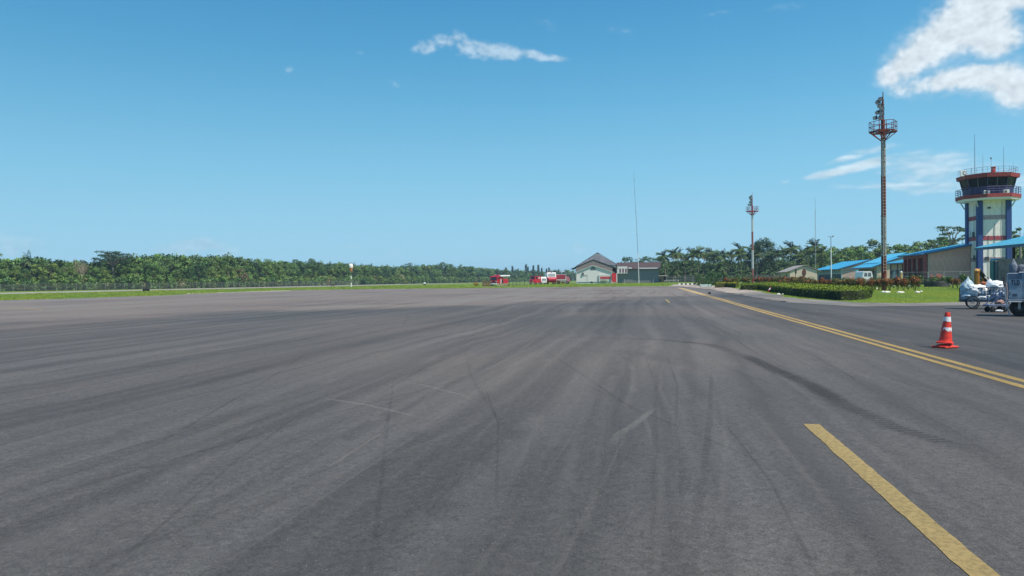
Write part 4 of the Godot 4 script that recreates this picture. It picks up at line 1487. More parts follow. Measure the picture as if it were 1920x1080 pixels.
func build_tower() -> void:
	var t := thing("control_tower", "white control tower with blue corner columns, red bands and a glazed cab", "control tower", Vector3(84.27, 0, -132.15), AXIS_TURN)
	var white := paint(0.90, 0.86, 0.84, 0.75, 0.0, "drips")
	var blue := paint(0.020, 0.060, 0.215, 0.6)
	var red := paint(0.37, 0.052, 0.048, 0.65, 0.0, "grime")
	var mauve := paint(0.52, 0.38, 0.42, 0.7, 0.0, "grime")
	var crimson := paint(0.46, 0.08, 0.11, 0.7, 0.0, "grime")
	var s := Shape.new()
	s.box(Vector3(0, 7.25, 0), Vector3(4.7, 14.5, 4.7))
	part("shaft", s, white, t)
	for p in [[-1, 1], [1, 1], [-1, -1], [1, -1]]:
		s = Shape.new()
		s.chamfer(Vector3(p[0] * 2.27, 7.22, p[1] * 2.27), Vector3(0.86, 14.44, 0.86), 0.05)
		part("corner_column", s, blue, t)
	# bands between the columns, faded differently on each face
	for b in [[11.55, 0.75, 0], [7.95, 0.72, 1], [4.25, 0.72, 2]]:
		for f in 4:
			s = Shape.new()
			var tb := Basis(Vector3.UP, f * PI / 2)
			s.box(tb * Vector3(0, b[0], 2.372), Vector3(3.66, b[1], 0.05), tb)
			var m: Material = crimson
			if b[2] == 2 or (b[2] == 0 and f == 0):
				m = mauve
			part("band", s, m, t)
	# vertical panel joints and pipes
	for q in [[-0.9, 0.0, 8.5, 0.035], [0.1, 0.0, 10.4, 0.045], [1.25, 0.0, 14.3, 0.03], [-0.35, 0.0, 5.0, 0.02]]:
		s = Shape.new()
		s.rod(Vector3(q[0], 0, 2.44), Vector3(q[0], q[2], 2.44), q[3], 5)
		part("pipe", s, paint(0.18, 0.19, 0.2, 0.6), t)
	for q in [[-0.9, 9.4, 0.035], [0.5, 14.0, 0.03], [1.1, 4.6, 0.03]]:
		s = Shape.new()
		s.rod(Vector3(-2.44, 0, q[0]), Vector3(-2.44, q[1], q[0]), q[2], 5)
		part("pipe", s, paint(0.18, 0.19, 0.2, 0.6), t)
	for q in [[Vector3(-0.75, 13.2, 2.40), Vector3(0.5, 0.3, 0.1)], [Vector3(-1.15, 4.45, 2.45), Vector3(0.55, 0.5, 0.14)]]:
		s = Shape.new()
		s.box(q[0], q[1])
		part("plate", s, paint(0.05, 0.06, 0.07, 0.5), t)
	s = Shape.new()
	s.box(Vector3(-2.47, 4.6, 0.6), Vector3(0.14, 0.8, 0.5))
	part("junction_box", s, paint(0.09, 0.1, 0.12, 0.5), t)
	s = Shape.new()
	s.box(Vector3(-2.48, 8.7, 0.3), Vector3(0.2, 0.9, 0.6))
	part("lantern", s, paint(0.06, 0.07, 0.08, 0.5), t)
	# balcony: white soffit, red edge
	s = Shape.new()
	slab8(s, 4.75, 4.9, 14.5, 14.85)
	part("balcony_floor", s, paint(0.8, 0.8, 0.8, 0.8), t)
	s = Shape.new()
	var lo := ring8(4.94, 14.85)
	var hi := ring8(4.94, 15.5)
	var li := ring8(4.78, 14.85)
	var hi2 := ring8(4.78, 15.5)
	for k in 8:
		var i := (k + 1) % 8
		quad_out(s, lo[k], lo[i], hi[i], hi[k])
		s.quad(li[k], li[i], hi2[i], hi2[k], -li[k])
		s.quad(hi[k], hi[i], hi2[i], hi2[k], Vector3.UP)
	part("balcony_edge", s, red, t)
	for q in [[-1.0, 1.0], [1.0, 1.0], [-1.0, -1.0], [1.0, -1.0]]:
		s = Shape.new()
		s.bar(Vector3(q[0] * 2.7, 13.4, q[1] * 2.7), Vector3(q[0] * 3.15, 14.5, q[1] * 3.15), 0.16)
		part("bracket", s, paint(0.6, 0.62, 0.62, 0.8), t)
	rail8(t, 4.86, 15.5, 1.2, paint(0.10, 0.07, 0.22, 0.5), 3, 0.05)
	# cab: spandrel, sloping glass, mullions
	s = Shape.new()
	slab8(s, 3.72, 3.78, 14.86, 16.7)
	part("cab_wall", s, paint(0.018, 0.032, 0.10, 0.6), t)
	var g0 := ring8(3.8, 16.7)
	var g1 := ring8(4.2, 18.35)
	for k in 8:
		var i := (k + 1) % 8
		s = Shape.new()
		var m: Vector3 = (g0[k] + g0[i]) * 0.5
		quad_out(s, g0[k].lerp(g0[i], 0.03), g0[i].lerp(g0[k], 0.03), g1[i].lerp(g1[k], 0.03), g1[k].lerp(g1[i], 0.03))
		part("window_pane", s, tower_glass(), t)
	for k in 8:
		s = Shape.new()
		s.bar(g0[k], g1[k], 0.22, 0.16)
		part("mullion", s, paint(0.02, 0.03, 0.08, 0.5), t)
		s = Shape.new()
		s.bar(g0[k].lerp(g0[(k + 1) % 8], 0.5), g1[k].lerp(g1[(k + 1) % 8], 0.5), 0.07, 0.07)
		part("mullion", s, paint(0.2, 0.21, 0.22, 0.5), t)
	# the controllers' desk and blinds seen through the glass are dark; the roof over them
	s = Shape.new()
	slab8(s, 4.72, 4.82, 18.38, 19.05)
	slab8(s, 3.8, 3.8, 19.06, 19.2)
	part("roof", s, red, t)
	rail8(t, 4.45, 19.28, 0.85, paint(0.25, 0.3, 0.36, 0.5), 2, 0.03)
	s = Shape.new()
	s.chamfer(Vector3(-0.1, 19.75, 2.5), Vector3(0.55, 0.8, 0.55), 0.06)
	s.lathe([Vector2(0.4, 20.15), Vector2(0.4, 20.25), Vector2(0, 20.28)], 10, Vector3(-0.1, 0, 2.5))
	part("warning_beacon", s, paint(0.5, 0.05, 0.03, 0.5), t)
	# masts on the roof
	for q in [[-2.7, 26.2, 0.05], [-1.4, 22.6, 0.03], [-0.1, 21.9, 0.03], [1.9, 23.8, 0.035], [3.4, 21.0, 0.02], [-3.3, 20.6, 0.02]]:
		s = Shape.new()
		s.tube([Vector3(q[0], 19.3, 1.6), Vector3(q[0], lerpf(19.3, q[1], 0.6), 1.6), Vector3(q[0], q[1], 1.6)], [q[2], q[2] * 0.8, q[2] * 0.45], 6)
		if q[0] == -0.1:
			s.blob(Vector3(q[0], 21.9, 1.6), Vector3(0.13, 0.2, 0.13), FastNoiseLite.new(), 0.0, 8, 6)
		part("antenna", s, paint(0.12, 0.13, 0.15, 0.5), t)
	# board with the letter C
	var bd := Node3D.new()
	bd.name = "letter_board"
	bd.position = Vector3(-4.55, 19.4, 1.75)
	t.add_child(bd)
	s = Shape.new()
	s.chamfer(Vector3.ZERO, Vector3(1.05, 1.0, 0.1), 0.02)
	part("board", s, paint(0.78, 0.8, 0.8, 0.6), bd)
	lettering("C", 0.62, Vector3(0.04, 0.0, 0.055), Basis(), paint(0.04, 0.05, 0.1, 0.6), bd)
	# air conditioners on the balcony
	for q in [[-1.9, 4.25], [1.1, 4.35]]:
		var ac := Node3D.new()
		ac.name = "air_conditioner"
		ac.position = Vector3(q[0], 15.75, q[1])
		t.add_child(ac, true)
		s = Shape.new()
		s.chamfer(Vector3.ZERO, Vector3(0.9, 0.6, 0.35), 0.03)
		part("case", s, paint(0.7, 0.7, 0.68, 0.5), ac)
		s = Shape.new()
		s.lathe([Vector2(0, 0.02), Vector2(0.22, 0.02), Vector2(0.24, 0)], 12, Vector3(-0.15, 0, 0.175), Basis(Vector3.RIGHT, PI / 2))
		part("fan", s, paint(0.1, 0.1, 0.1, 0.5), ac)


func tower_glass() -> StandardMaterial3D:
	var m := paint(0.010, 0.013, 0.017, 0.12)
	m.metallic_specular = 0.22
	return m


func rail8(t: Node3D, r: float, y: float, h: float, m: Material, bars: int, w: float) -> void:
	var s := Shape.new()
	for b in bars:
		var ring := ring8(r, y + h * (b + 1.0) / bars)
		for k in 8:
			s.rod(ring[k], ring[(k + 1) % 8], w * (1.0 if b == bars - 1 else 0.7), 5)
	part("rail", s, m, t)
	var lo := ring8(r, y)
	for k in 8:
		for j in 4:
			var p: Vector3 = lo[k].lerp(lo[(k + 1) % 8], j / 4.0)
			s = Shape.new()
			s.rod(p, p + Vector3.UP * h, w * 0.8, 5)
			part("rail_post", s, m, t)


func lettering(text: String, height: float, at: Vector3, b: Basis, m: Material, parent: Node) -> MeshInstance3D:
	var tm := TextMesh.new()
	var font := SystemFont.new()
	font.font_names = PackedStringArray(["Droid Sans"])
	font.font_weight = 700
	tm.font = font
	tm.text = text
	tm.font_size = 64
	tm.pixel_size = height / 46.0
	tm.depth = 0.012
	var o := part("lettering", tm, m, parent)
	o.transform = Transform3D(b, at)
	return o


# a long building with one roof slope, low at the front (which looks towards the apron). Its near front corner stands at «at».
func shed_building(called: String, label: String, at: Vector3, length: float, depth: float, low: float, high: float, wall: Material, end_wall: Material, roof: Material, over := 0.7) -> Node3D:
	var t := thing(called, label, "building", at, AXIS_TURN)
	var s := Shape.new()
	s.box(Vector3(0.6, low * 0.5, -length * 0.5), Vector3(0.2, low, length))
	part("front_wall", s, wall, t)
	for z in [-0.1, -length + 0.1]:
		s = Shape.new()
		s.prism([Vector2(0.72, 0), Vector2(depth, 0), Vector2(depth, high - 0.2), Vector2(0.72, low - 0.12)], 0.2, Vector3(0, 0, z))
		part("end_wall", s, end_wall, t)
	s = Shape.new()
	s.box(Vector3(depth + 0.12, (high - 0.3) * 0.5, -length * 0.5), Vector3(0.2, high - 0.3, length))
	part("back_wall", s, wall, t)
	# roof sheet with its ribs, and a darker edge board
	var slope := (high - low) / depth
	var rf := Node3D.new()
	rf.name = "roof"
	t.add_child(rf)
	s = Shape.new()
	var a := Vector2(-over, low - over * slope)
	var b := Vector2(depth + 0.5, high + 0.5 * slope)
	s.prism([a, b, b + Vector2(0, 0.07), a + Vector2(0, 0.07)], length + 1.2, Vector3(0, 0, -length * 0.5))
	part("roof_sheet", s, roof, rf)
	s = Shape.new()
	var z := 0.6
	while z > -length - 0.6:
		s.bar(Vector3(a.x, a.y + 0.085, z), Vector3(b.x, b.y + 0.085, z), 0.06, 0.04)
		z -= 0.75
	part("roof_ribs", s, roof, rf).set_meta("kind", "stuff")
	s = Shape.new()
	s.box(Vector3(a.x - 0.03, a.y - 0.07, -length * 0.5), Vector3(0.05, 0.26, length + 1.26))
	part("edge_board", s, paint(0.03, 0.12, 0.28, 0.5), rf)
	for zz in [0.63, -length - 0.63]:
		s = Shape.new()
		s.prism([a - Vector2(0, 0.18), b - Vector2(0, 0.18), b + Vector2(0, 0.06), a + Vector2(0, 0.06)], 0.05, Vector3(0, 0, zz))
		part("edge_board", s, paint(0.03, 0.12, 0.28, 0.5), rf)
	return t


func facade_window(t: Node3D, x: float, z: float, y: float, w: float, h: float, frame: Material, pane: Material) -> void:
	var f := Shape.new()
	for q in [[0.0, h * 0.5, w, 0.08], [0.0, -h * 0.5, w, 0.08]]:
		f.box(Vector3(x, y + q[1], z), Vector3(0.1, q[3], q[2]))
	for q in [-0.5, 0.5]:
		f.box(Vector3(x, y, z + q * w), Vector3(0.1, h + 0.08, 0.08))
	var o := part("window", f, frame, t)
	var g := Shape.new()
	g.box(Vector3(x + 0.02, y, z), Vector3(0.03, h - 0.08, w - 0.08))
	part("pane", g, pane, o)


func build_airport_buildings() -> void:
	var azure := paint(0.11, 0.56, 0.84, 0.45, 0.0, "fine")
	var cream := paint(0.72, 0.60, 0.45, 0.8, 0.0, "grime")
	var pinkish := paint(0.66, 0.48, 0.42, 0.8, 0.0, "grime")
	var white := paint(0.62, 0.63, 0.62, 0.8, 0.0, "grime")
	# far building with blue-green windows
	var t := shed_building("terminal_annex", "low building with bright blue roof and a row of blue-green windows", Vector3(95.3, 0, -217), 30.0, 7.6, 3.9, 6.1, paint(0.52, 0.6, 0.62, 0.8), pinkish, azure, 0.9)
	for k in 12:
		facade_window(t, 0.46, -1.6 - k * 2.4, 1.35, 2.0, 1.8, paint(0.05, 0.12, 0.18, 0.5), glass(0.02, 0.09, 0.14))
		facade_window(t, 0.46, -1.6 - k * 2.4, 3.0, 2.0, 0.8, paint(0.05, 0.12, 0.18, 0.5), paint(0.42, 0.5, 0.5, 0.4))
	# a small porch against its near end
	var pr := thing("porch", "small blue lean-to porch with a white edge at the end of the blue-windowed building", "porch", Vector3(99.0, 0, -210.5), AXIS_TURN)
	var s := Shape.new()
	s.prism([Vector2(-1.6, 3.0), Vector2(4.0, 4.3), Vector2(4.0, 4.42), Vector2(-1.6, 3.12)], 5.0)
	part("roof", s, azure, pr)
	s = Shape.new()
	s.box(Vector3(-1.63, 3.0, 0), Vector3(0.08, 0.3, 5.05))
	part("edge_board", s, paint(0.75, 0.75, 0.75, 0.6), pr)
	for z in [-2.3, 2.3]:
		s = Shape.new()
		s.bar(Vector3(-1.3, 0, z), Vector3(-1.3, 3.05, z), 0.14)
		part("post", s, paint(0.25, 0.3, 0.34, 0.6), pr)
	s = Shape.new()
	s.box(Vector3(1.6, 1.5, 0), Vector3(3.2, 3.0, 4.2))
	part("wall", s, paint(0.5, 0.53, 0.53, 0.8), pr)
	for z in [-1.1, 1.0]:
		facade_window(pr, -0.05, z, 1.6, 1.2, 1.2, paint(0.05, 0.1, 0.14, 0.5), glass(0.02, 0.06, 0.09))
	# middle building
	t = shed_building("airport_office", "cream building with steep bright blue roof, behind the white van", Vector3(82.6, 0, -170), 15.0, 6.2, 3.85, 6.1, paint(0.62, 0.55, 0.47, 0.8), cream, azure, 0.9)
	for k in 6:
		facade_window(t, 0.46, -1.6 - k * 2.4, 1.9, 2.0, 2.6, paint(0.12, 0.12, 0.12, 0.5), glass(0.16, 0.17, 0.15))
	s = Shape.new()
	s.prism([Vector2(1.2, 4.5), Vector2(7.2, 6.75), Vector2(7.2, 6.9), Vector2(1.2, 4.65)], 13.0, Vector3(0.4, 0, -9.0))
	part("upper_roof", s, azure, t)
	s = Shape.new()
	s.prism([Vector2(1.3, 4.3), Vector2(7.1, 6.3), Vector2(7.1, 6.7), Vector2(1.3, 4.45)], 12.6, Vector3(0.4, 0, -9.0))
	part("upper_wall", s, paint(0.04, 0.07, 0.12, 0.7), t)
	# link between it and the hall
	t = shed_building("link_building", "small pinkish link building with blue roof and pale door, beside the hall", Vector3(79.3, 0, -149.5), 13.0, 5.0, 4.3, 5.35, pinkish, pinkish, azure, 0.5)
	for k in 4:
		facade_window(t, 0.46, -2.0 - k * 3.0, 2.3, 1.9, 1.0, paint(0.3, 0.3, 0.32, 0.5), glass(0.05, 0.07, 0.1))
	s = Shape.new()
	s.box(Vector3(0.45, 1.2, -9.6), Vector3(0.1, 2.4, 1.3))
	part("door", s, paint(0.5, 0.53, 0.58, 0.5), t)
	for z in [-4.6, -7.6, -12.0]:
		s = Shape.new()
		s.box(Vector3(0.42, 2.1, z), Vector3(0.16, 4.2, 0.2))
		part("pilaster", s, paint(0.24, 0.10, 0.09, 0.7), t)
	# the hall with red columns and the big blank wall
	t = shed_building("airport_hall", "tall hall with blank brown end wall, dark red columns and blue roof", Vector3(74.7, 0, -135), 11.4, 9.0, 5.6, 7.25, paint(0.58, 0.48, 0.41, 0.8, 0.0, "fine"), paint(0.68, 0.375, 0.33, 0.85, 0.0, "drips"), azure, 0.9)
	var red := paint(0.34, 0.06, 0.06, 0.6, 0.0, "grime")
	for z in [-0.35, -3.5, -6.3, -8.8, -11.0]:
		s = Shape.new()
		s.chamfer(Vector3(0.15, 2.7, z), Vector3(0.5, 5.4, 0.5), 0.03)
		part("column", s, red, t)
	s = Shape.new()
	s.box(Vector3(0.15, 5.05, -5.7), Vector3(0.42, 0.62, 10.5))
	part("beam", s, red, t)
	s = Shape.new()
	s.box(Vector3(0.46, 2.6, -1.9), Vector3(0.1, 5.2, 2.4))
	part("door", s, paint(0.12, 0.02, 0.02, 0.6), t)
	for z in [-4.9, -7.5]:
		facade_window(t, 0.45, z, 1.9, 1.9, 1.2, paint(0.06, 0.06, 0.06, 0.5), glass(0.015, 0.015, 0.018))
	facade_window(t, 0.45, -10.0, 1.9, 1.5, 0.6, paint(0.06, 0.06, 0.06, 0.5), glass(0.015, 0.015, 0.018))
	# cream house with a gable
	t = thing("gabled_house", "small cream house with a grey gable roof and a brown oval on its wall", "house", Vector3(74.11, 0.00, -190.00), AXIS_TURN)
	s = Shape.new()
	s.prism([Vector2(-3.2, 0), Vector2(3.4, 0), Vector2(3.4, 3.1), Vector2(0.2, 4.25), Vector2(-3.2, 3.1)], 13.0, Vector3(0, 0, -6.5))
	part("wall", s, paint(0.80, 0.67, 0.52, 0.85, 0.0, "fine"), t)
	for q in [[Vector2(-4.2, 2.72), Vector2(0.25, 4.4)], [Vector2(0.25, 4.4), Vector2(4.3, 2.95)]]:
		s = Shape.new()
		s.prism([q[0], q[1], q[1] + Vector2(0, 0.16), q[0] + Vector2(0, 0.16)], 13.6, Vector3(0, 0, -6.55))
		part("roof", s, paint(0.36, 0.33, 0.32, 0.8, 0.0, "grime"), t)
	s = Shape.new()
	s.lathe([Vector2(0, 0.09), Vector2(0.42, 0.09), Vector2(0.5, 0.0)], 16, Vector3(0.25, 2.7, 0.0), Basis(Vector3.RIGHT, PI / 2), 2.0)
	part("oval_ornament", s, paint(0.12, 0.045, 0.03, 0.7), t)
	s = Shape.new()
	s.box(Vector3(-3.25, 1.5, -5), Vector3(0.1, 1.4, 1.6))
	part("window", s, paint(0.05, 0.05, 0.06, 0.3), t)
	# blue canopy at the right edge, with the low wall and dark bay under it
	t = thing("canopy_building", "open shed with wide sky-blue roof and dark bay at the right edge", "shed", axis(93, 37.1), AXIS_TURN)
	s = Shape.new()
	s.prism([Vector2(0, 4.55), Vector2(7.2, 6.3), Vector2(7.2, 6.4), Vector2(0, 4.65)], 46.0, Vector3(0, 0, 23.0))
	part("roof", s, paint(0.17, 0.60, 0.80, 0.5, 0.0, "fine"), t)
	s = Shape.new()
	s.box(Vector3(-0.03, 4.5, 23), Vector3(0.05, 0.3, 46.1))
	part("edge_board", s, paint(0.03, 0.11, 0.22, 0.5), t)
	s = Shape.new()
	var zz := 0.0
	while zz < 46.0:
		s.bar(Vector3(0.0, 4.68, zz), Vector3(7.2, 6.43, zz), 0.05, 0.04)
		zz += 0.8
	part("roof_ribs", s, paint(0.17, 0.60, 0.80, 0.5, 0.0, "fine"), t).set_meta("kind", "stuff")
	s = Shape.new()
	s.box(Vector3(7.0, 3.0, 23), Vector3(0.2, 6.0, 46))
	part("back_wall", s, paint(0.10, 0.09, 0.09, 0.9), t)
	for z in [3.0, 12.0, 21.0, 30.0, 39.0]:
		s = Shape.new()
		s.bar(Vector3(2.6, 0, z), Vector3(2.6, 5.05, z), 0.22)
		part("post", s, paint(0.14, 0.07, 0.06, 0.7), t)
	s = Shape.new()
	s.box(Vector3(2.8, 4.2, 14), Vector3(0.06, 0.4, 8.0))
	part("sign_board", s, paint(0.24, 0.3, 0.3, 0.6), t)
	# the rough low wall
	var lw := thing("low_wall", "rough dark brown plastered wall beneath the sky-blue canopy", "wall", axis(86, 36.6), AXIS_TURN)
	s = Shape.new()
	s.box(Vector3(0, 1.55, 14), Vector3(0.25, 3.1, 28))
	part("wall", s, paint(0.32, 0.26, 0.24, 0.9, 0.0, "patch"), lw)
	s = Shape.new()
	s.box(Vector3(0, 3.13, 14), Vector3(0.36, 0.08, 28.1))
	part("coping", s, paint(0.26, 0.25, 0.24, 0.9), lw)
	# teal pillar with a flat blue cap
	var k := thing("gate_pillar", "teal and silver gate pillar with a flat light blue cap", "pillar", Vector3(51.95, 0.00, -80.00), AXIS_TURN)
	for q in [[-0.44, 0.16, paint(0.02, 0.16, 0.17, 0.5)], [0.36, 0.30, paint(0.03, 0.24, 0.17, 0.5)]]:
		s = Shape.new()
		s.chamfer(Vector3(q[0], 1.52, 0), Vector3(q[1], 3.04, 0.9), 0.03)
		part("side_panel", s, q[2], k)
	s = Shape.new()
	s.chamfer(Vector3(-0.2, 1.5, -0.03), Vector3(0.30, 3.0, 0.8), 0.03)
	part("front_panel", s, paint(0.45, 0.5, 0.5, 0.4), k)
	s = Shape.new()
	s.chamfer(Vector3(0.08, 1.5, -0.05), Vector3(0.24, 3.0, 0.8), 0.03)
	part("front_panel", s, paint(0.16, 0.17, 0.24, 0.5), k)
	s = Shape.new()
	s.lathe([Vector2(0, 3.08), Vector2(0.62, 3.08), Vector2(0.66, 3.14), Vector2(0.62, 3.28), Vector2(0, 3.33)], 24)
	part("cap", s, paint(0.12, 0.42, 0.62, 0.5), k)


func ribbed(s: Shape, a: Vector3, w: float, y0: float, y1: float, pitch: float, z: float) -> void:
	var x := -w * 0.5
	while x < w * 0.5:
		s.box(a + Vector3(x + pitch * 0.25, (y0 + y1) * 0.5, z), Vector3(pitch * 0.42, y1 - y0, 0.05))
		x += pitch


func build_fire_station() -> void:
	var t := thing("fire_station", "white fire station with weathered grey double gable roof", "building", Vector3(27.34, 0.00, -250.00), AXIS_TURN)
	var white := paint(0.93, 0.90, 0.88, 0.8, 0.0, "fine")
	var tin := paint(0.44, 0.42, 0.44, 0.6, 0.0, "grime")
	var pink := paint(0.36, 0.31, 0.315, 0.7, 0.0, "rust")
	var s := Shape.new()
	s.prism([Vector2(-5.9, 0), Vector2(5.9, 0), Vector2(5.9, 4.1), Vector2(-0.2, 6.1), Vector2(-5.9, 4.1)], 10.0, Vector3(0, 0, -5.0))
	part("wall", s, white, t)
	# rear block with the tall gable
	s = Shape.new()
	s.box(Vector3(0.7, 3.2, -17.0), Vector3(12.6, 6.4, 13.8))
	part("rear_wall", s, paint(0.42, 0.42, 0.4, 0.8, 0.0, "grime"), t)
	s = Shape.new()
	s.prism([Vector2(-6.2, 6.42), Vector2(7.6, 6.42), Vector2(0.8, 10.6)], 0.12, Vector3(0, 0, -10.02))
	ribbed(s, Vector3(0.8, 0, 0), 2.4, 6.5, 9.7, 0.3, -9.94)
	for q in [[-3.6, 1.9], [-1.9, 2.9], [3.4, 2.8], [5.0, 1.9]]:
		ribbed(s, Vector3(q[0] + 0.4, 0, 0), 1.5, 6.5, 6.5 + q[1] * 0.72, 0.3, -9.94)
	part("gable_cladding", s, tin, t)
	for q in [[Vector2(-7.0, 5.9), Vector2(0.8, 10.75)], [Vector2(0.8, 10.75), Vector2(8.4, 5.9)]]:
		s = Shape.new()
		s.prism([q[0], q[1], q[1] + Vector2(0, 0.15), q[0] + Vector2(0, 0.15)], 14.6, Vector3(0, 0, -17.22))
		part("rear_roof", s, paint(0.2, 0.21, 0.23, 0.6, 0.0, "grime"), t)
	# front roof with its deep hanging gable
	for q in [[Vector2(-7.6, 4.95), Vector2(0.0, 8.05)], [Vector2(0.0, 8.05), Vector2(8.0, 5.0)]]:
		s = Shape.new()
		s.prism([q[0], q[1], q[1] + Vector2(0, 0.18), q[0] + Vector2(0, 0.18)], 10.6, Vector3(0, 0, -4.9))
		part("front_roof", s, paint(0.10, 0.10, 0.115, 0.6, 0.2, "grime"), t)
	s = Shape.new()
	s.prism([Vector2(-5.75, 5.55), Vector2(0.0, 7.95), Vector2(6.3, 5.5), Vector2(6.3, 4.0), Vector2(-0.2, 6.25), Vector2(-5.75, 4.1)], 0.1, Vector3(0, 0, 0.22))
	part("hanging_gable", s, pink, t)
	s = Shape.new()
	for q in [[Vector3(-5.8, 4.02, 0.29), Vector3(-0.2, 6.2, 0.29)], [Vector3(-0.2, 6.2, 0.29), Vector3(7.0, 3.68, 0.29)]]:
		s.bar(q[0], q[1], 0.05, 0.14)
	part("gable_trim", s, paint(0.62, 0.64, 0.64, 0.7), t)
	for x in [-5.6, 5.9]:
		s = Shape.new()
		s.bar(Vector3(x, 0, 0.22), Vector3(x, 4.1, 0.22), 0.16)
		part("post", s, paint(0.6, 0.63, 0.6, 0.8), t)
	s = Shape.new()
	s.prism([Vector2(-1.1, 4.75), Vector2(0.85, 4.75), Vector2(0.55, 5.4), Vector2(-0.2, 5.72), Vector2(-0.95, 5.4)], 0.08, Vector3(0, 0, 0.03))
	var v := part("gable_vent", s, paint(0.10, 0.12, 0.11, 0.8), t)
	s = Shape.new()
	for k in 5:
		s.box(Vector3(-0.12, 4.86 + k * 0.15, 0.09), Vector3(1.6 - k * 0.2, 0.04, 0.05))
	part("vent_slats", s, paint(0.2, 0.22, 0.2, 0.8), v).set_meta("kind", "stuff")
	s = Shape.new()
	s.box(Vector3(-0.9, 0.55, 0.03), Vector3(9.6, 0.24, 0.06))
	part("plinth_stripe", s, paint(0.07, 0.20, 0.20, 0.7), t)
	s = Shape.new()
	s.box(Vector3(-3.55, 3.45, 0.16), Vector3(0.6, 0.75, 0.3))
	part("wall_lamp_box", s, paint(0.10, 0.12, 0.12, 0.6), t)
	s = Shape.new()
	s.rod(Vector3(-3.8, 3.0, 0.1), Vector3(-2.0, 3.0, 0.1), 0.05, 6)
	s.rod(Vector3(-2.0, 3.0, 0.1), Vector3(-2.0, 0.1, 0.1), 0.02, 6)
	part("conduit", s, paint(0.16, 0.18, 0.18, 0.6), t)
	s = Shape.new()
	s.rod(Vector3(1.5, 0.0, 0.12), Vector3(1.5, 2.7, 0.12), 0.06, 6)
	part("downpipe", s, paint(0.2, 0.22, 0.22, 0.6), t)
	# notice board on the front
	var bd := Node3D.new()
	bd.name = "notice_board"
	t.add_child(bd)
	s = Shape.new()
	s.box(Vector3(3.85, 1.9, 0.1), Vector3(4.1, 2.4, 0.2))
	part("panel", s, paint(0.62, 0.63, 0.58, 0.8), bd)
	s = Shape.new()
	s.box(Vector3(3.95, 2.0, 0.23), Vector3(3.4, 0.78, 0.05))
	part("banner", s, paint(0.55, 0.05, 0.075, 0.6), bd)
	# open side bay at right
	s = Shape.new()
	s.box(Vector3(6.9, 5.3, -5.0), Vector3(1.7, 0.2, 9.0))
	part("side_beam", s, paint(0.12, 0.11, 0.11, 0.8), t)
	s = Shape.new()
	s.box(Vector3(6.6, 4.4, -9.9), Vector3(1.4, 2.0, 0.1))
	part("side_opening", s, paint(0.03, 0.03, 0.03, 0.9), t)
	# red hose cabinet at the right corner
	var c := thing("hose_cabinet", "tall red cabinet with a white edge at the corner of the fire station", "cabinet", t.transform * Vector3(6.95, 0, 0.3), AXIS_TURN)
	s = Shape.new()
	s.chamfer(Vector3(-0.12, 1.95, 0), Vector3(1.5, 2.9, 0.9), 0.05)
	part("body", s, paint(0.68, 0.022, 0.03, 0.5), c)
	s = Shape.new()
	s.chamfer(Vector3(0.74, 1.95, 0), Vector3(0.18, 2.95, 0.95), 0.03)
	part("edge_strip", s, paint(0.7, 0.7, 0.7, 0.6), c)
	s = Shape.new()
	s.box(Vector3(-0.12, 1.95, 0.462), Vector3(0.03, 2.7, 0.02))
	s.box(Vector3(0.1, 1.9, 0.47), Vector3(0.06, 0.3, 0.05))
	part("door_handle", s, paint(0.3, 0.3, 0.3, 0.4), c)
	for q in [-0.6, 0.5]:
		s = Shape.new()
		s.box(Vector3(q, 0.25, 0), Vector3(0.12, 0.5, 0.7))
		part("leg", s, paint(0.3, 0.02, 0.02, 0.6), c)
	# carport at the left wall
	c = thing("carport", "flat dark carport roof on thin posts at the left wall of the fire station", "carport", t.transform * Vector3(-7.6, 0, -2.0), AXIS_TURN)
	s = Shape.new()
	s.box(Vector3(0, 3.15, 0), Vector3(3.4, 0.12, 6.0))
	part("roof", s, paint(0.12, 0.13, 0.13, 0.7), c)
	for q in [[-1.6, 2.8], [-1.6, -2.8], [1.0, 2.8]]:
		s = Shape.new()
		s.bar(Vector3(q[0], 0, q[1]), Vector3(q[0], 3.1, q[1]), 0.12)
		part("post", s, paint(0.3, 0.33, 0.32, 0.7), c)
	# warehouse to the right
	t = thing("warehouse", "long grey-blue sheet metal warehouse with a maroon roof", "building", Vector3(48.91, 0.00, -290.00), AXIS_TURN)
	s = Shape.new()
	s.box(Vector3(0, 2.6, -6), Vector3(15.6, 5.2, 12))
	var m := part("wall", s, paint(0.27, 0.28, 0.31, 0.6, 0.0, "fine"), t)
	s = Shape.new()
	ribbed(s, Vector3(0, 0, 0), 15.4, 0.1, 5.1, 0.55, 0.02)
	part("wall_ribs", s, paint(0.27, 0.28, 0.31, 0.6, 0.0, "fine"), m).set_meta("kind", "stuff")
	s = Shape.new()
	s.prism([Vector2(1.2, 5.25), Vector2(-7.0, 7.9), Vector2(-7.0, 8.05), Vector2(1.2, 5.4)], 17.2, Vector3(0.2, 0, 0), Basis(Vector3(0, 0, 1), Vector3.UP, Vector3(-1, 0, 0)))
	s.prism([Vector2(-7.0, 7.9), Vector2(-13.2, 5.25), Vector2(-13.2, 5.4), Vector2(-7.0, 8.05)], 17.2, Vector3(0.2, 0, 0), Basis(Vector3(0, 0, 1), Vector3.UP, Vector3(-1, 0, 0)))
	part("roof", s, paint(0.082, 0.050, 0.050, 0.85, 0.0, "grime"), t)
	s = Shape.new()
	s.box(Vector3(4.2, 5.55, 1.3), Vector3(7.2, 0.4, 0.1))
	s.box(Vector3(-2.9, 5.7, 1.3), Vector3(1.3, 0.5, 0.1))
	part("fascia", s, paint(0.66, 0.68, 0.72, 0.7), t)
	var up := Node3D.new()
	up.name = "white_bay"
	t.add_child(up)
	s = Shape.new()
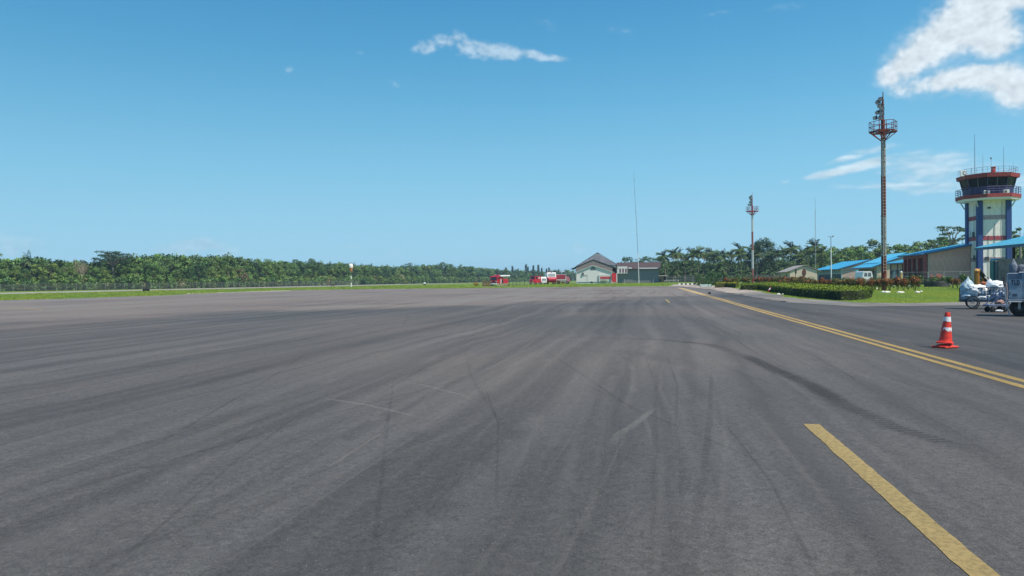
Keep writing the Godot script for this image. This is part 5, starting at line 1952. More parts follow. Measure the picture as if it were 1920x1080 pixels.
	s.box(Vector3(-6.0, 5.0, 0.7), Vector3(4.0, 2.7, 1.3))
	part("bay_wall", s, paint(0.72, 0.72, 0.72, 0.7), up)
	for x in [-6.7, -5.6, -4.5]:
		s = Shape.new()
		s.box(Vector3(x, 4.75, 1.37), Vector3(0.62, 1.6, 0.04))
		part("bay_window", s, paint(0.2, 0.09, 0.12, 0.4), up)
	# hut with a flat roof
	t = thing("flat_roofed_hut", "low brown hut with a flat white roof and dark doorway, right of the warehouse", "hut", Vector3(60.24, 0.00, -300.00), AXIS_TURN)
	s = Shape.new()
	s.box(Vector3(-0.2, 1.25, -1.5), Vector3(3.9, 2.5, 3.0))
	part("wall", s, paint(0.34, 0.26, 0.18, 0.9, 0.0, "grime"), t)
	s = Shape.new()
	s.box(Vector3(0, 2.62, -1.3), Vector3(4.9, 0.22, 4.2))
	part("roof", s, paint(0.62, 0.6, 0.58, 0.8), t)
	s = Shape.new()
	s.box(Vector3(1.15, 1.1, 0.02), Vector3(0.9, 2.2, 0.06))
	part("doorway", s, paint(0.02, 0.015, 0.01, 0.9), t)
	s = Shape.new()
	s.box(Vector3(-1.0, 0.8, 0.02), Vector3(1.7, 1.2, 0.06))
	part("window", s, paint(0.06, 0.06, 0.07, 0.5), t)
	t = thing("concrete_wall", "low pale concrete wall with dark gaps right of the flat-roofed hut", "wall", Vector3(60.89, 0.00, -285.00), AXIS_TURN)
	s = Shape.new()
	s.box(Vector3(0, 0.78, 0), Vector3(5.6, 0.22, 0.4))
	part("coping", s, paint(0.5, 0.48, 0.44, 0.9), t)
	for x in [-2.5, -0.9, 0.9, 2.5]:
		s = Shape.new()
		s.box(Vector3(x, 0.34, 0), Vector3(0.4, 0.67, 0.36))
		part("pier", s, paint(0.3, 0.28, 0.25, 0.9), t)


func mast(at: Vector3, label: String, rusty: bool) -> Node3D:
	var t := thing("floodlight_mast", label, "floodlight mast", at)
	var w := "rust" if rusty else "fine"
	var red := paint(0.22, 0.05, 0.03, 0.7, 0.0, "rust") if rusty else paint(0.30, 0.035, 0.04, 0.6)
	var pale := paint(0.34, 0.37, 0.35, 0.6, 0.0, "rust") if rusty else paint(0.62, 0.64, 0.65, 0.6)
	var s: Shape
	for b in [[-0.2, 3.8, red, 0.275], [3.8, 8.3, pale, 0.26], [8.3, 12.8, red, 0.245], [12.8, 17.0, pale, 0.225], [17.0, 19.1, red, 0.21]]:
		s = Shape.new()
		s.rod(Vector3(0, b[0], 0), Vector3(0, b[1], 0), b[3], 14)
		if b[0] > 0:
			s.lathe([Vector2(b[3] + 0.03, b[0] - 0.08), Vector2(b[3] + 0.045, b[0]), Vector2(b[3] + 0.03, b[0] + 0.08)], 14)
		part("pole_section", s, b[2], t)
	# climbing rungs
	s = Shape.new()
	for x in [-0.17, 0.17]:
		s.rod(Vector3(x - 0.05, 2.0, 0.36), Vector3(x - 0.05, 17.4, 0.31), 0.022, 5)
	var y := 2.2
	while y < 17.3:
		s.rod(Vector3(-0.22, y, 0.34), Vector3(0.12, y, 0.34), 0.018, 5)
		y += 0.34
	part("ladder", s, paint(0.42, 0.42, 0.38, 0.6), t).set_meta("kind", "stuff")
	# platform
	var dark := paint(0.17, 0.035, 0.045, 0.6)
	var hexagon := []
	for k in 6:
		hexagon.append(Vector3(cos(TAU * k / 6 + 0.2) * 1.45, 17.75, sin(TAU * k / 6 + 0.2) * 1.45))
	s = Shape.new()
	for k in 6:
		s.bar(hexagon[k], hexagon[(k + 1) % 6], 0.1, 0.14)
		s.bar(Vector3(0, 17.75, 0), hexagon[k], 0.07, 0.1)
		for j in [0.3, 0.55, 0.8]:
			s.bar(hexagon[k] * Vector3(j, 1, j), hexagon[(k + 1) % 6] * Vector3(j, 1, j), 0.05, 0.05)
	part("platform", s, red, t)
	for k in 6:
		s = Shape.new()
		s.bar(hexagon[k], Vector3(0, 16.75, 0) + (hexagon[k] - Vector3(0, 17.75, 0)).normalized() * 0.22, 0.09)
		part("brace", s, dark, t)
	s = Shape.new()
	for h in [0.55, 1.1]:
		for k in 6:
			s.rod(hexagon[k] + Vector3(0, h, 0), hexagon[(k + 1) % 6] + Vector3(0, h, 0), 0.035, 5)
	part("rail", s, dark, t)
	for k in 6:
		for j in 2:
			var p: Vector3 = hexagon[k].lerp(hexagon[(k + 1) % 6], j * 0.5)
			s = Shape.new()
			s.rod(p, p + Vector3(0, 1.1, 0), 0.035, 5)
			part("rail_post", s, dark, t)
	# spine and floodlights, all turned to the apron
	s = Shape.new()
	s.rod(Vector3(0, 19.1, 0), Vector3(0, 21.4, 0), 0.11, 8)
	s.rod(Vector3(0.02, 21.4, 0), Vector3(0.02, 22.2, 0), 0.05, 6)
	for yy in [19.4, 20.1, 20.8]:
		s.bar(Vector3(-0.55, yy, 0), Vector3(0.15, yy, 0), 0.08)
	part("spine", s, red, t)
	for q in [[-0.40, 19.25, 0.3, 0.5, 0.2], [-0.82, 19.35, -0.1, 0.2, -0.35], [-0.3, 19.75, 0.3, 0.3, 0.3], [-0.52, 19.95, -0.15, 0.5, -0.2], [-0.26, 20.3, 0.25, 0.55, 0.4], [-0.40, 20.65, 0.1, 0.45, 0.1], [-0.52, 21.1, -0.1, 0.6, -0.1], [-0.36, 21.35, 0.2, 0.5, 0.2]]:
		var fl := Node3D.new()
		fl.name = "floodlight"
		fl.position = Vector3(q[0], q[1], q[2])
		fl.basis = Basis(Vector3.UP, q[4] + 0.4) * Basis(Vector3(0, 0, 1), q[3])
		t.add_child(fl, true)
		s = Shape.new()
		s.hexa(Vector3.ZERO, Vector3(0.44, 0.26, 0.5), Vector2(0.22, 0.3), Basis(Vector3(0, 0, 1), -PI / 2) * Basis(Vector3.RIGHT, PI))
		part("housing", s, paint(0.05, 0.055, 0.065, 0.5), fl)
		s = Shape.new()
		s.box(Vector3(-0.145, 0, 0), Vector3(0.03, 0.38, 0.43))
		part("lens", s, paint(0.35, 0.4, 0.44, 0.15, 0.3), fl)
	return t


func build_masts() -> void:
	mast(Vector3(41.85, 0.00, -84.00), "tall rusty banded floodlight mast rising from the croton bushes at right", true)
	mast(Vector3(59.03, 0.00, -183.00), "smaller, farther red and white banded floodlight mast by the hedges", false)
	# whip antenna behind the apron
	var t := thing("radio_mast", "very tall thin leaning radio mast in front of the warehouse", "radio mast", Vector3(44.56, 0.00, -262.00))
	var s := Shape.new()
	s.tube([Vector3(0, -0.2, 0), Vector3(-0.15, 6.0, 0), Vector3(-0.26, 10.5, 0)], [0.16, 0.14, 0.12], 8)
	part("lower_pole", s, paint(0.62, 0.64, 0.66, 0.5), t)
	s = Shape.new()
	s.tube([Vector3(-0.26, 10.5, 0), Vector3(-0.7, 22, 0), Vector3(-1.15, 31, 0), Vector3(-1.45, 39.5, 0)], [0.085, 0.07, 0.05, 0.03], 6)
	part("upper_pole", s, paint(0.16, 0.19, 0.23, 0.5), t)
	for h in [17.0, 24.8, 32.0, 36.0]:
		s = Shape.new()
		var x: float = -0.26 - (h - 10.5) * 0.041
		s.lathe([Vector2(0.04, h - 0.25), Vector2(0.16, h), Vector2(0.04, h + 0.25)], 8, Vector3(x, 0, 0))
		part("collar", s, paint(0.1, 0.11, 0.13, 0.5), t)
	t = thing("lattice_antenna", "thin grey antenna mast among the palms, left of the blue roofs", "antenna mast", Vector3(81.37, 0.00, -200.00))
	s = Shape.new()
	for k in 3:
		var o := Vector3(cos(TAU * k / 3), 0, sin(TAU * k / 3)) * 0.11
		s.rod(Vector3(0, 0, 0) + o, Vector3(0, 19.5, 0) + o, 0.022, 4)
	var y := 0.0
	while y < 19.4:
		for k in 3:
			var a := Vector3(cos(TAU * k / 3), 0, sin(TAU * k / 3)) * 0.11
			var b := Vector3(cos(TAU * (k + 1) / 3), 0, sin(TAU * (k + 1) / 3)) * 0.11
			s.rod(a + Vector3(0, y, 0), b + Vector3(0, y + 0.4, 0), 0.012, 3)
		y += 0.4
	part("lattice", s, paint(0.4, 0.43, 0.45, 0.5), t)
	s = Shape.new()
	s.rod(Vector3(0, 19.5, 0), Vector3(0, 22.6, 0), 0.03, 5)
	part("whip", s, paint(0.2, 0.22, 0.25, 0.5), t)
	t = thing("weather_mast", "white weather mast with wind cups on top, beside the blue-windowed building", "weather mast", Vector3(59.86, 0.00, -140.00))
	s = Shape.new()
	s.rod(Vector3(0, -0.2, 0), Vector3(0, 7.0, 0), 0.10, 10)
	part("pole", s, paint(0.7, 0.72, 0.74, 0.5), t)
	s = Shape.new()
	s.rod(Vector3(0, 7.0, 0), Vector3(0, 9.0, 0), 0.05, 8)
	part("upper_pole", s, paint(0.10, 0.12, 0.16, 0.5), t)
	s = Shape.new()
	s.rod(Vector3(-0.35, 8.9, 0), Vector3(0.35, 8.9, 0), 0.02, 5)
	for k in 3:
		var a := TAU * k / 3
		s.rod(Vector3(-0.35, 9.1, 0), Vector3(-0.35 + cos(a) * 0.2, 9.1, sin(a) * 0.2), 0.012, 4)
		s.blob(Vector3(-0.35 + cos(a) * 0.22, 9.1, sin(a) * 0.22), Vector3.ONE * 0.06, FastNoiseLite.new(), 0.0, 8, 5)
	s.rod(Vector3(-0.35, 8.9, 0), Vector3(-0.35, 9.12, 0), 0.015, 4)
	s.box(Vector3(0.35, 9.1, 0), Vector3(0.4, 0.2, 0.02))
	s.rod(Vector3(0.35, 8.9, 0), Vector3(0.35, 9.1, 0), 0.015, 4)
	part("wind_vane", s, paint(0.14, 0.15, 0.17, 0.5), t)


# ---------------------------------------------------------------- fences
func wire_fence(called: String, label: String, points: Array, h: float, gap: float, post: Material, wires: int, mesh_share: float) -> Node3D:
	var t := thing(called, label, "fence")
	var p0 := Shape.new()
	p0.rod(Vector3(0, -0.1, 0), Vector3(0, h, 0), 0.055, 6)
	var pm := p0.mesh()
	var wire := Shape.new()
	var net := Shape.new()
	for k in points.size() - 1:
		var a: Vector3 = points[k]
		var b: Vector3 = points[k + 1]
		var n := maxi(1, int(round(a.distance_to(b) / gap)))
		for j in n:
			var o := part("post", pm, post, t)
			o.position = a.lerp(b, float(j) / n)
		for i in wires:
			var y := h * (i + 1.0) / wires - 0.04
			wire.rod(a + Vector3(0, y, 0), b + Vector3(0, y, 0), 0.018, 4)
		var up := Vector3(0, h - 0.06, 0)
		var out := (b - a).cross(Vector3.UP)
		net.quad(a + Vector3(0, 0.05, 0), b + Vector3(0, 0.05, 0), b + up, a + up, out)
	part("wires", wire, post, t)
	var m := StandardMaterial3D.new()
	m.albedo_color = Color(Color(0.20, 0.21, 0.21).linear_to_srgb(), mesh_share)
	m.transparency = BaseMaterial3D.TRANSPARENCY_ALPHA
	m.roughness = 0.7
	part("chain_link", net, m, t)
	return t


func build_fences() -> void:
	var grey := paint(0.34, 0.35, 0.35, 0.6)
	wire_fence("boundary_fence", "long wire boundary fence in front of the forest at left", [tree_line(-200) + Vector3(9, 0, 6), tree_line(0) + Vector3(8, 0, 6), tree_line(150) + Vector3(8, 0, 5), tree_line(300) + Vector3(8, 0, 5), tree_line(420) + Vector3(8, 0, 4), tree_line(520) + Vector3(7, 0, 4), tree_line(640) + Vector3(7, 0, 3)], 2.1, 3.0, paint(0.20, 0.21, 0.18, 0.7), 5, 0.09)
	wire_fence("garden_fence", "grey chain-link fence on posts in front of the palms", [Vector3(55.53, 0.00, -268.00), Vector3(61.58, 0.00, -266.00), Vector3(69.79, 0.00, -264.00), Vector3(82.36, 0.00, -262.00), Vector3(95.85, 0.00, -258.00), Vector3(104.94, 0.00, -255.00)], 2.4, 3.2, grey, 4, 0.22)
	wire_fence("hall_fence", "low wire fence with a pale top rail before the blank hall wall", [Vector3(62.75, 0.00, -120.00), Vector3(65.75, 0.00, -118.00), Vector3(69.61, 0.00, -116.00), Vector3(72.46, 0.00, -115.00)], 2.15, 2.6, grey, 3, 0.2)
	wire_fence("station_fence", "thin dark green wire fence in the grass left of the red jeep", [Vector3(-0.66, 0.00, -186.00), Vector3(2.00, 0.00, -186.00), Vector3(4.28, 0.00, -187.00)], 1.5, 1.0, paint(0.05, 0.09, 0.04, 0.8), 3, 0.16)


# ---------------------------------------------------------------- vehicles
func wheel(parent: Node, at: Vector3, r: float, w: float, rim := Color(0.3, 0.3, 0.3)) -> Node3D:
	var o := Node3D.new()
	o.name = "wheel"
	o.position = at
	parent.add_child(o, true)
	var b := Basis(Vector3(0, 0, 1), PI / 2)
	var s := Shape.new()
	s.lathe([Vector2(r * 0.55, -w * 0.5), Vector2(r * 0.9, -w * 0.5), Vector2(r, -w * 0.35), Vector2(r, w * 0.35), Vector2(r * 0.9, w * 0.5), Vector2(r * 0.55, w * 0.5)], 18, Vector3.ZERO, b)
	part("tyre", s, paint(0.02, 0.02, 0.02, 0.85), o)
	s = Shape.new()
	s.lathe([Vector2(0, -w * 0.42), Vector2(r * 0.3, -w * 0.42), Vector2(r * 0.56, -w * 0.3), Vector2(r * 0.56, w * 0.3), Vector2(r * 0.3, w * 0.42), Vector2(0, w * 0.42)], 14, Vector3.ZERO, b)
	part("rim", s, paint(rim.r, rim.g, rim.b, 0.5, 0.3), o)
	return o


func block(called: String, parent: Node, at: Vector3, size: Vector3, m: Material, e := 0.04) -> MeshInstance3D:
	var s := Shape.new()
	if e > 0.0:
		s.chamfer(at, size, minf(e, minf(size.x, minf(size.y, size.z)) * 0.35))
	else:
		s.box(at, size)
	return part(called, s, m, parent)


func build_vehicles() -> void:
	var red := paint(0.42, 0.014, 0.032, 0.35)
	var white := paint(0.78, 0.78, 0.78, 0.4)
	var dark := paint(0.015, 0.017, 0.02, 0.6)
	var pane := glass(0.03, 0.025, 0.035)
	# red fire engine with a white roof deck; its nose points left of the viewer
	var t := thing("fire_engine", "red fire engine with white roof deck behind the striped barrier", "fire engine", Vector3(-3.41, 0.00, -199.00), -0.52)
	var s := Shape.new()
	s.prism([Vector2(-3.0, 0.55), Vector2(2.75, 0.55), Vector2(2.9, 1.5), Vector2(2.6, 2.55), Vector2(2.3, 2.75), Vector2(-0.2, 2.75), Vector2(-0.2, 1.9), Vector2(-3.0, 1.9)], 2.15, Vector3.ZERO, Basis(Vector3(0, 0, 1), Vector3.UP, Vector3(-1, 0, 0)))
	part("body", s, red, t)
	s = Shape.new()
	s.quad(Vector3(-0.95, 1.62, 2.885), Vector3(0.95, 1.62, 2.885), Vector3(0.9, 2.45, 2.65), Vector3(-0.9, 2.45, 2.65), Vector3(0, 0, 1))
	part("windscreen", s, pane, t)
	block("grille", t, Vector3(0, 1.0, 2.87), Vector3(1.7, 0.42, 0.08), paint(0.10, 0.008, 0.012, 0.5))
	for x in [-0.82, 0.82]:
		block("headlight", t, Vector3(x, 1.28, 2.90), Vector3(0.4, 0.2, 0.08), paint(0.8, 0.72, 0.7, 0.2))
	block("bumper", t, Vector3(0, 0.62, 2.95), Vector3(2.2, 0.36, 0.3), white)
	for x in [-1.08, 1.08]:
		s = Shape.new()
		s.box(Vector3(x, 2.05, 1.75), Vector3(0.03, 0.6, 1.1))
		part("side_window", s, pane, t)
		s = Shape.new()
		s.box(Vector3(x, 1.3, 1.75), Vector3(0.04, 1.2, 1.16))
		part("door", s, paint(0.36, 0.012, 0.02, 0.35), t)
	block("pillar", t, Vector3(1.1, 1.25, 0.9), Vector3(0.08, 1.3, 0.3), white)
	block("locker_opening", t, Vector3(1.07, 1.3, 0.1), Vector3(0.06, 1.0, 0.9), dark)
	block("water_tank", t, Vector3(0, 1.9, -1.7), Vector3(1.9, 1.0, 2.2), paint(0.55, 0.47, 0.34, 0.6))
	s = Shape.new()
	s.prism([Vector2(-3.4, 2.55), Vector2(1.2, 2.42), Vector2(1.2, 2.66), Vector2(-3.6, 2.85)], 2.3, Vector3(0.25, 0.12, 0), Basis(Vector3(0, 0, 1), Vector3.UP, Vector3(-1, 0, 0)))
	part("roof_deck", s, white, t)
	block("light_bar", t, Vector3(0.1, 2.9, 1.3), Vector3(1.5, 0.24, 0.4), paint(0.55, 0.12, 0.2, 0.3))
	for q in [[-0.9, 1.9], [0.9, 1.9], [-0.9, -1.7], [0.9, -1.7]]:
		wheel(t, Vector3(q[0], 0.46, q[1]), 0.46, 0.3)
	for x in [-1.25, 1.25]:
		block("mirror", t, Vector3(x, 2.05, 2.65), Vector3(0.12, 0.4, 0.1), dark)
	# red jeep at the left of the station
	t = thing("fire_jeep", "red fire jeep with open dark window, leftmost vehicle of the station group", "jeep", Vector3(7.66, 0.00, -246.00), -0.75)
	s = Shape.new()
	s.prism([Vector2(-1.9, 0.6), Vector2(2.0, 0.6), Vector2(2.05, 1.5), Vector2(1.3, 1.65), Vector2(0.95, 2.8), Vector2(-1.9, 2.8)], 1.95, Vector3.ZERO, Basis(Vector3(0, 0, 1), Vector3.UP, Vector3(-1, 0, 0)))
	part("body", s, red, t)
	s = Shape.new()
	s.quad(Vector3(-0.8, 1.8, 1.27), Vector3(0.8, 1.8, 1.27), Vector3(0.75, 2.6, 1.05), Vector3(-0.75, 2.6, 1.05), Vector3(0, 0, 1))
	part("windscreen", s, pane, t)
	for x in [-0.99, 0.99]:
		s = Shape.new()
		s.box(Vector3(x, 2.2, 0.3), Vector3(0.03, 0.7, 0.9))
		part("side_window", s, dark, t)
		s = Shape.new()
		s.box(Vector3(x, 2.2, -0.9), Vector3(0.03, 0.6, 0.9))
		part("side_window", s, paint(0.5, 0.42, 0.42, 0.3), t)
		block("headlight", t, Vector3(x * 0.72, 1.2, 2.05), Vector3(0.3, 0.26, 0.06), paint(0.75, 0.7, 0.68, 0.2))
	block("bumper", t, Vector3(0, 0.6, 2.1), Vector3(1.9, 0.24, 0.2), paint(0.55, 0.4, 0.38, 0.5))
	for q in [[-0.85, 1.25], [0.85, 1.25], [-0.85, -1.25], [0.85, -1.25]]:
		wheel(t, Vector3(q[0], 0.45, q[1]), 0.45, 0.26)
	# small white ambulance between
	t = thing("white_van", "small white van between the red jeep and the tall fire tender", "van", Vector3(10.33, 0.00, -249.00), 0.15)
	s = Shape.new()
	s.prism([Vector2(-2.0, 0.45), Vector2(2.0, 0.45), Vector2(2.05, 1.2), Vector2(1.35, 2.1), Vector2(1.0, 2.5), Vector2(-2.0, 2.5)], 1.8, Vector3.ZERO, Basis(Vector3(0, 0, 1), Vector3.UP, Vector3(-1, 0, 0)))
	part("body", s, white, t)
	s = Shape.new()
	s.quad(Vector3(-0.78, 1.25, 2.05), Vector3(0.78, 1.25, 2.05), Vector3(0.72, 2.05, 1.44), Vector3(-0.72, 2.05, 1.44), Vector3(0, 0, 1))
	part("windscreen", s, paint(0.16, 0.18, 0.18, 0.15), t)
	block("bumper", t, Vector3(0, 0.5, 2.05), Vector3(1.8, 0.26, 0.14), paint(0.2, 0.2, 0.2, 0.5))
	for x in [-0.65, 0.65]:
		block("headlight", t, Vector3(x, 0.95, 2.06), Vector3(0.3, 0.2, 0.05), paint(0.6, 0.6, 0.6, 0.2))
	for q in [[-0.8, 1.3], [0.8, 1.3], [-0.8, -1.3], [0.8, -1.3]]:
		wheel(t, Vector3(q[0], 0.36, q[1]), 0.36, 0.22)
	# tall fire tender seen from the front
	t = thing("fire_tender", "tall fire tender with white cab top, red round nose and a roof nozzle", "fire tender", Vector3(12.96, 0.00, -250.00), 0.12)
	s = Shape.new()
	s.prism([Vector2(-4.0, 0.8), Vector2(2.6, 0.8), Vector2(2.75, 2.0), Vector2(2.55, 2.3), Vector2(-4.0, 2.3)], 2.9, Vector3.ZERO, Basis(Vector3(0, 0, 1), Vector3.UP, Vector3(-1, 0, 0)))
	part("body", s, red, t)
	s = Shape.new()
	s.lathe([Vector2(0, -1.4), Vector2(0.7, -1.38), Vector2(0.85, -1.2), Vector2(0.85, 1.2), Vector2(0.7, 1.38), Vector2(0, 1.4)], 18, Vector3(0, 1.55, 2.35), Basis(Vector3(0, 0, 1), PI / 2))
	part("nose", s, red, t)
	s = Shape.new()
	s.prism([Vector2(-4.0, 2.3), Vector2(2.3, 2.3), Vector2(1.95, 3.7), Vector2(1.6, 3.95), Vector2(-4.0, 3.95)], 2.9, Vector3.ZERO, Basis(Vector3(0, 0, 1), Vector3.UP, Vector3(-1, 0, 0)))
	part("cab", s, white, t)
	s = Shape.new()
	s.quad(Vector3(-1.2, 2.55, 2.26), Vector3(1.2, 2.55, 2.26), Vector3(1.15, 3.6, 2.0), Vector3(-1.15, 3.6, 2.0), Vector3(0, 0, 1))
	part("windscreen", s, paint(0.28, 0.33, 0.33, 0.12), t)
	s = Shape.new()
	s.rod(Vector3(0.2, 3.95, 1.2), Vector3(0.2, 4.4, 1.2), 0.2, 8)
	s.rod(Vector3(0.2, 4.4, 0.6), Vector3(0.3, 4.5, 2.2), 0.13, 8)
	part("roof_nozzle", s, paint(0.35, 0.3, 0.3, 0.5), t)
	block("light_bar", t, Vector3(-0.5, 4.05, 1.2), Vector3(1.2, 0.2, 0.35), paint(0.5, 0.1, 0.1, 0.3))
	for x in [-1.15, 1.15]:
		block("headlight", t, Vector3(x, 1.1, 2.72), Vector3(0.4, 0.24, 0.1), paint(0.8, 0.78, 0.75, 0.2))
	block("bumper", t, Vector3(0, 0.75, 2.8), Vector3(2.9, 0.3, 0.3), paint(0.2, 0.02, 0.03, 0.5))
	for q in [[-1.2, 1.5], [1.2, 1.5], [-1.2, -2.4], [1.2, -2.4]]:
		wheel(t, Vector3(q[0], 0.6, q[1]), 0.6, 0.4)
	# red-panelled truck seen from its side
	t = thing("rescue_truck", "red and white rescue truck side-on, between the tender and the fire station", "truck", Vector3(17.11, 0.00, -252.00), 1.35)
	block("box_body", t, Vector3(0, 2.3, -0.5), Vector3(2.1, 1.9, 3.7), white)
	for x in [-1.06, 1.06]:
		block("side_panel", t, Vector3(x, 2.45, -0.4), Vector3(0.05, 1.5, 3.2), paint(0.36, 0.03, 0.05, 0.4), 0.0)
	block("chassis", t, Vector3(0, 1.05, 0), Vector3(1.8, 0.6, 4.8), white)
	s = Shape.new()
	s.prism([Vector2(1.4, 0.9), Vector2(2.6, 0.9), Vector2(2.6, 1.7), Vector2(2.2, 2.6), Vector2(1.4, 2.6)], 1.95, Vector3.ZERO, Basis(Vector3(0, 0, 1), Vector3.UP, Vector3(-1, 0, 0)))
	part("cab", s, paint(0.55, 0.2, 0.22, 0.4), t)
	block("roof_panel", t, Vector3(0, 4.2, -0.2), Vector3(1.4, 0.08, 1.5), white)
	for z in [-0.8, 0.4]:
		s = Shape.new()
		s.rod(Vector3(0, 3.2, z), Vector3(0, 4.2, z), 0.05, 6)
		part("roof_post", s, dark, t)
	for q in [[-0.9, 1.7], [0.9, 1.7], [-0.9, -1.4], [0.9, -1.4]]:
		wheel(t, Vector3(q[0], 0.5, q[1]), 0.5, 0.3)
	# vans by the airport office
	t = thing("minibus", "white minibus seen from behind beyond the croton bushes, beside the mast foot", "minibus", Vector3(60.99, 0.00, -128.00), -0.15)
	s = Shape.new()
	s.prism([Vector2(-0.82, 0.4), Vector2(0.82, 0.4), Vector2(0.85, 1.5), Vector2(0.66, 2.3), Vector2(0.5, 2.42), Vector2(-0.5, 2.42), Vector2(-0.66, 2.3), Vector2(-0.85, 1.5)], 4.4, Vector3(0, 0, -2.2))
	part("body", s, white, t)
	for x in [-0.31, 0.31]:
		s = Shape.new()
		s.quad(Vector3(x - 0.27, 1.5, 0.01), Vector3(x + 0.27, 1.5, 0.01), Vector3(x + 0.22, 2.15, 0.01), Vector3(x - 0.22, 2.15, 0.01), Vector3(0, 0, 1))
		part("rear_window", s, paint(0.13, 0.16, 0.18, 0.1), t)
	for x in [-0.74, 0.74]:
		block("tail_light", t, Vector3(x, 1.15, 0.02), Vector3(0.12, 0.4, 0.05), paint(0.3, 0.02, 0.02, 0.3), 0.0)
	for q in [[-0.72, -0.8], [0.72, -0.8], [-0.72, -3.6], [0.72, -3.6]]:
		wheel(t, Vector3(q[0], 0.34, q[1]), 0.34, 0.2)
	t = thing("parked_car", "silver-blue car half hidden left of the white minibus", "car", Vector3(64.62, 0.00, -138.00), -0.3)
	s = Shape.new()
	s.prism([Vector2(-2.2, 0.4), Vector2(2.1, 0.4), Vector2(2.15, 0.95), Vector2(1.2, 1.15), Vector2(0.6, 1.95), Vector2(-1.6, 2.0), Vector2(-2.2, 1.2)], 1.7, Vector3.ZERO, Basis(Vector3(0, 0, 1), Vector3.UP, Vector3(-1, 0, 0)))
	part("body", s, paint(0.22, 0.27, 0.34, 0.3, 0.2), t)
	for x in [-0.86, 0.86]:
		s = Shape.new()
		s.prism([Vector2(-1.7, 1.25), Vector2(0.9, 1.2), Vector2(0.5, 1.82), Vector2(-1.45, 1.86)], 0.02, Vector3(x, 0, 0), Basis(Vector3(0, 0, 1), Vector3.UP, Vector3(-1, 0, 0)))
		part("side_window", s, pane, t)
	for q in [[-0.72, 1.4], [0.72, 1.4], [-0.72, -1.4], [0.72, -1.4]]:
		wheel(t, Vector3(q[0], 0.33, q[1]), 0.33, 0.2)


# ---------------------------------------------------------------- carts and the ground power unit at right
func plastic(r: float, g: float, b: float) -> StandardMaterial3D:
	var m := StandardMaterial3D.new()
	m.albedo_color = Color(r, g, b).linear_to_srgb()
	m.roughness = 0.33
	m.backlight_enabled = true
	m.backlight = Color(0.35, 0.37, 0.4)
	return m


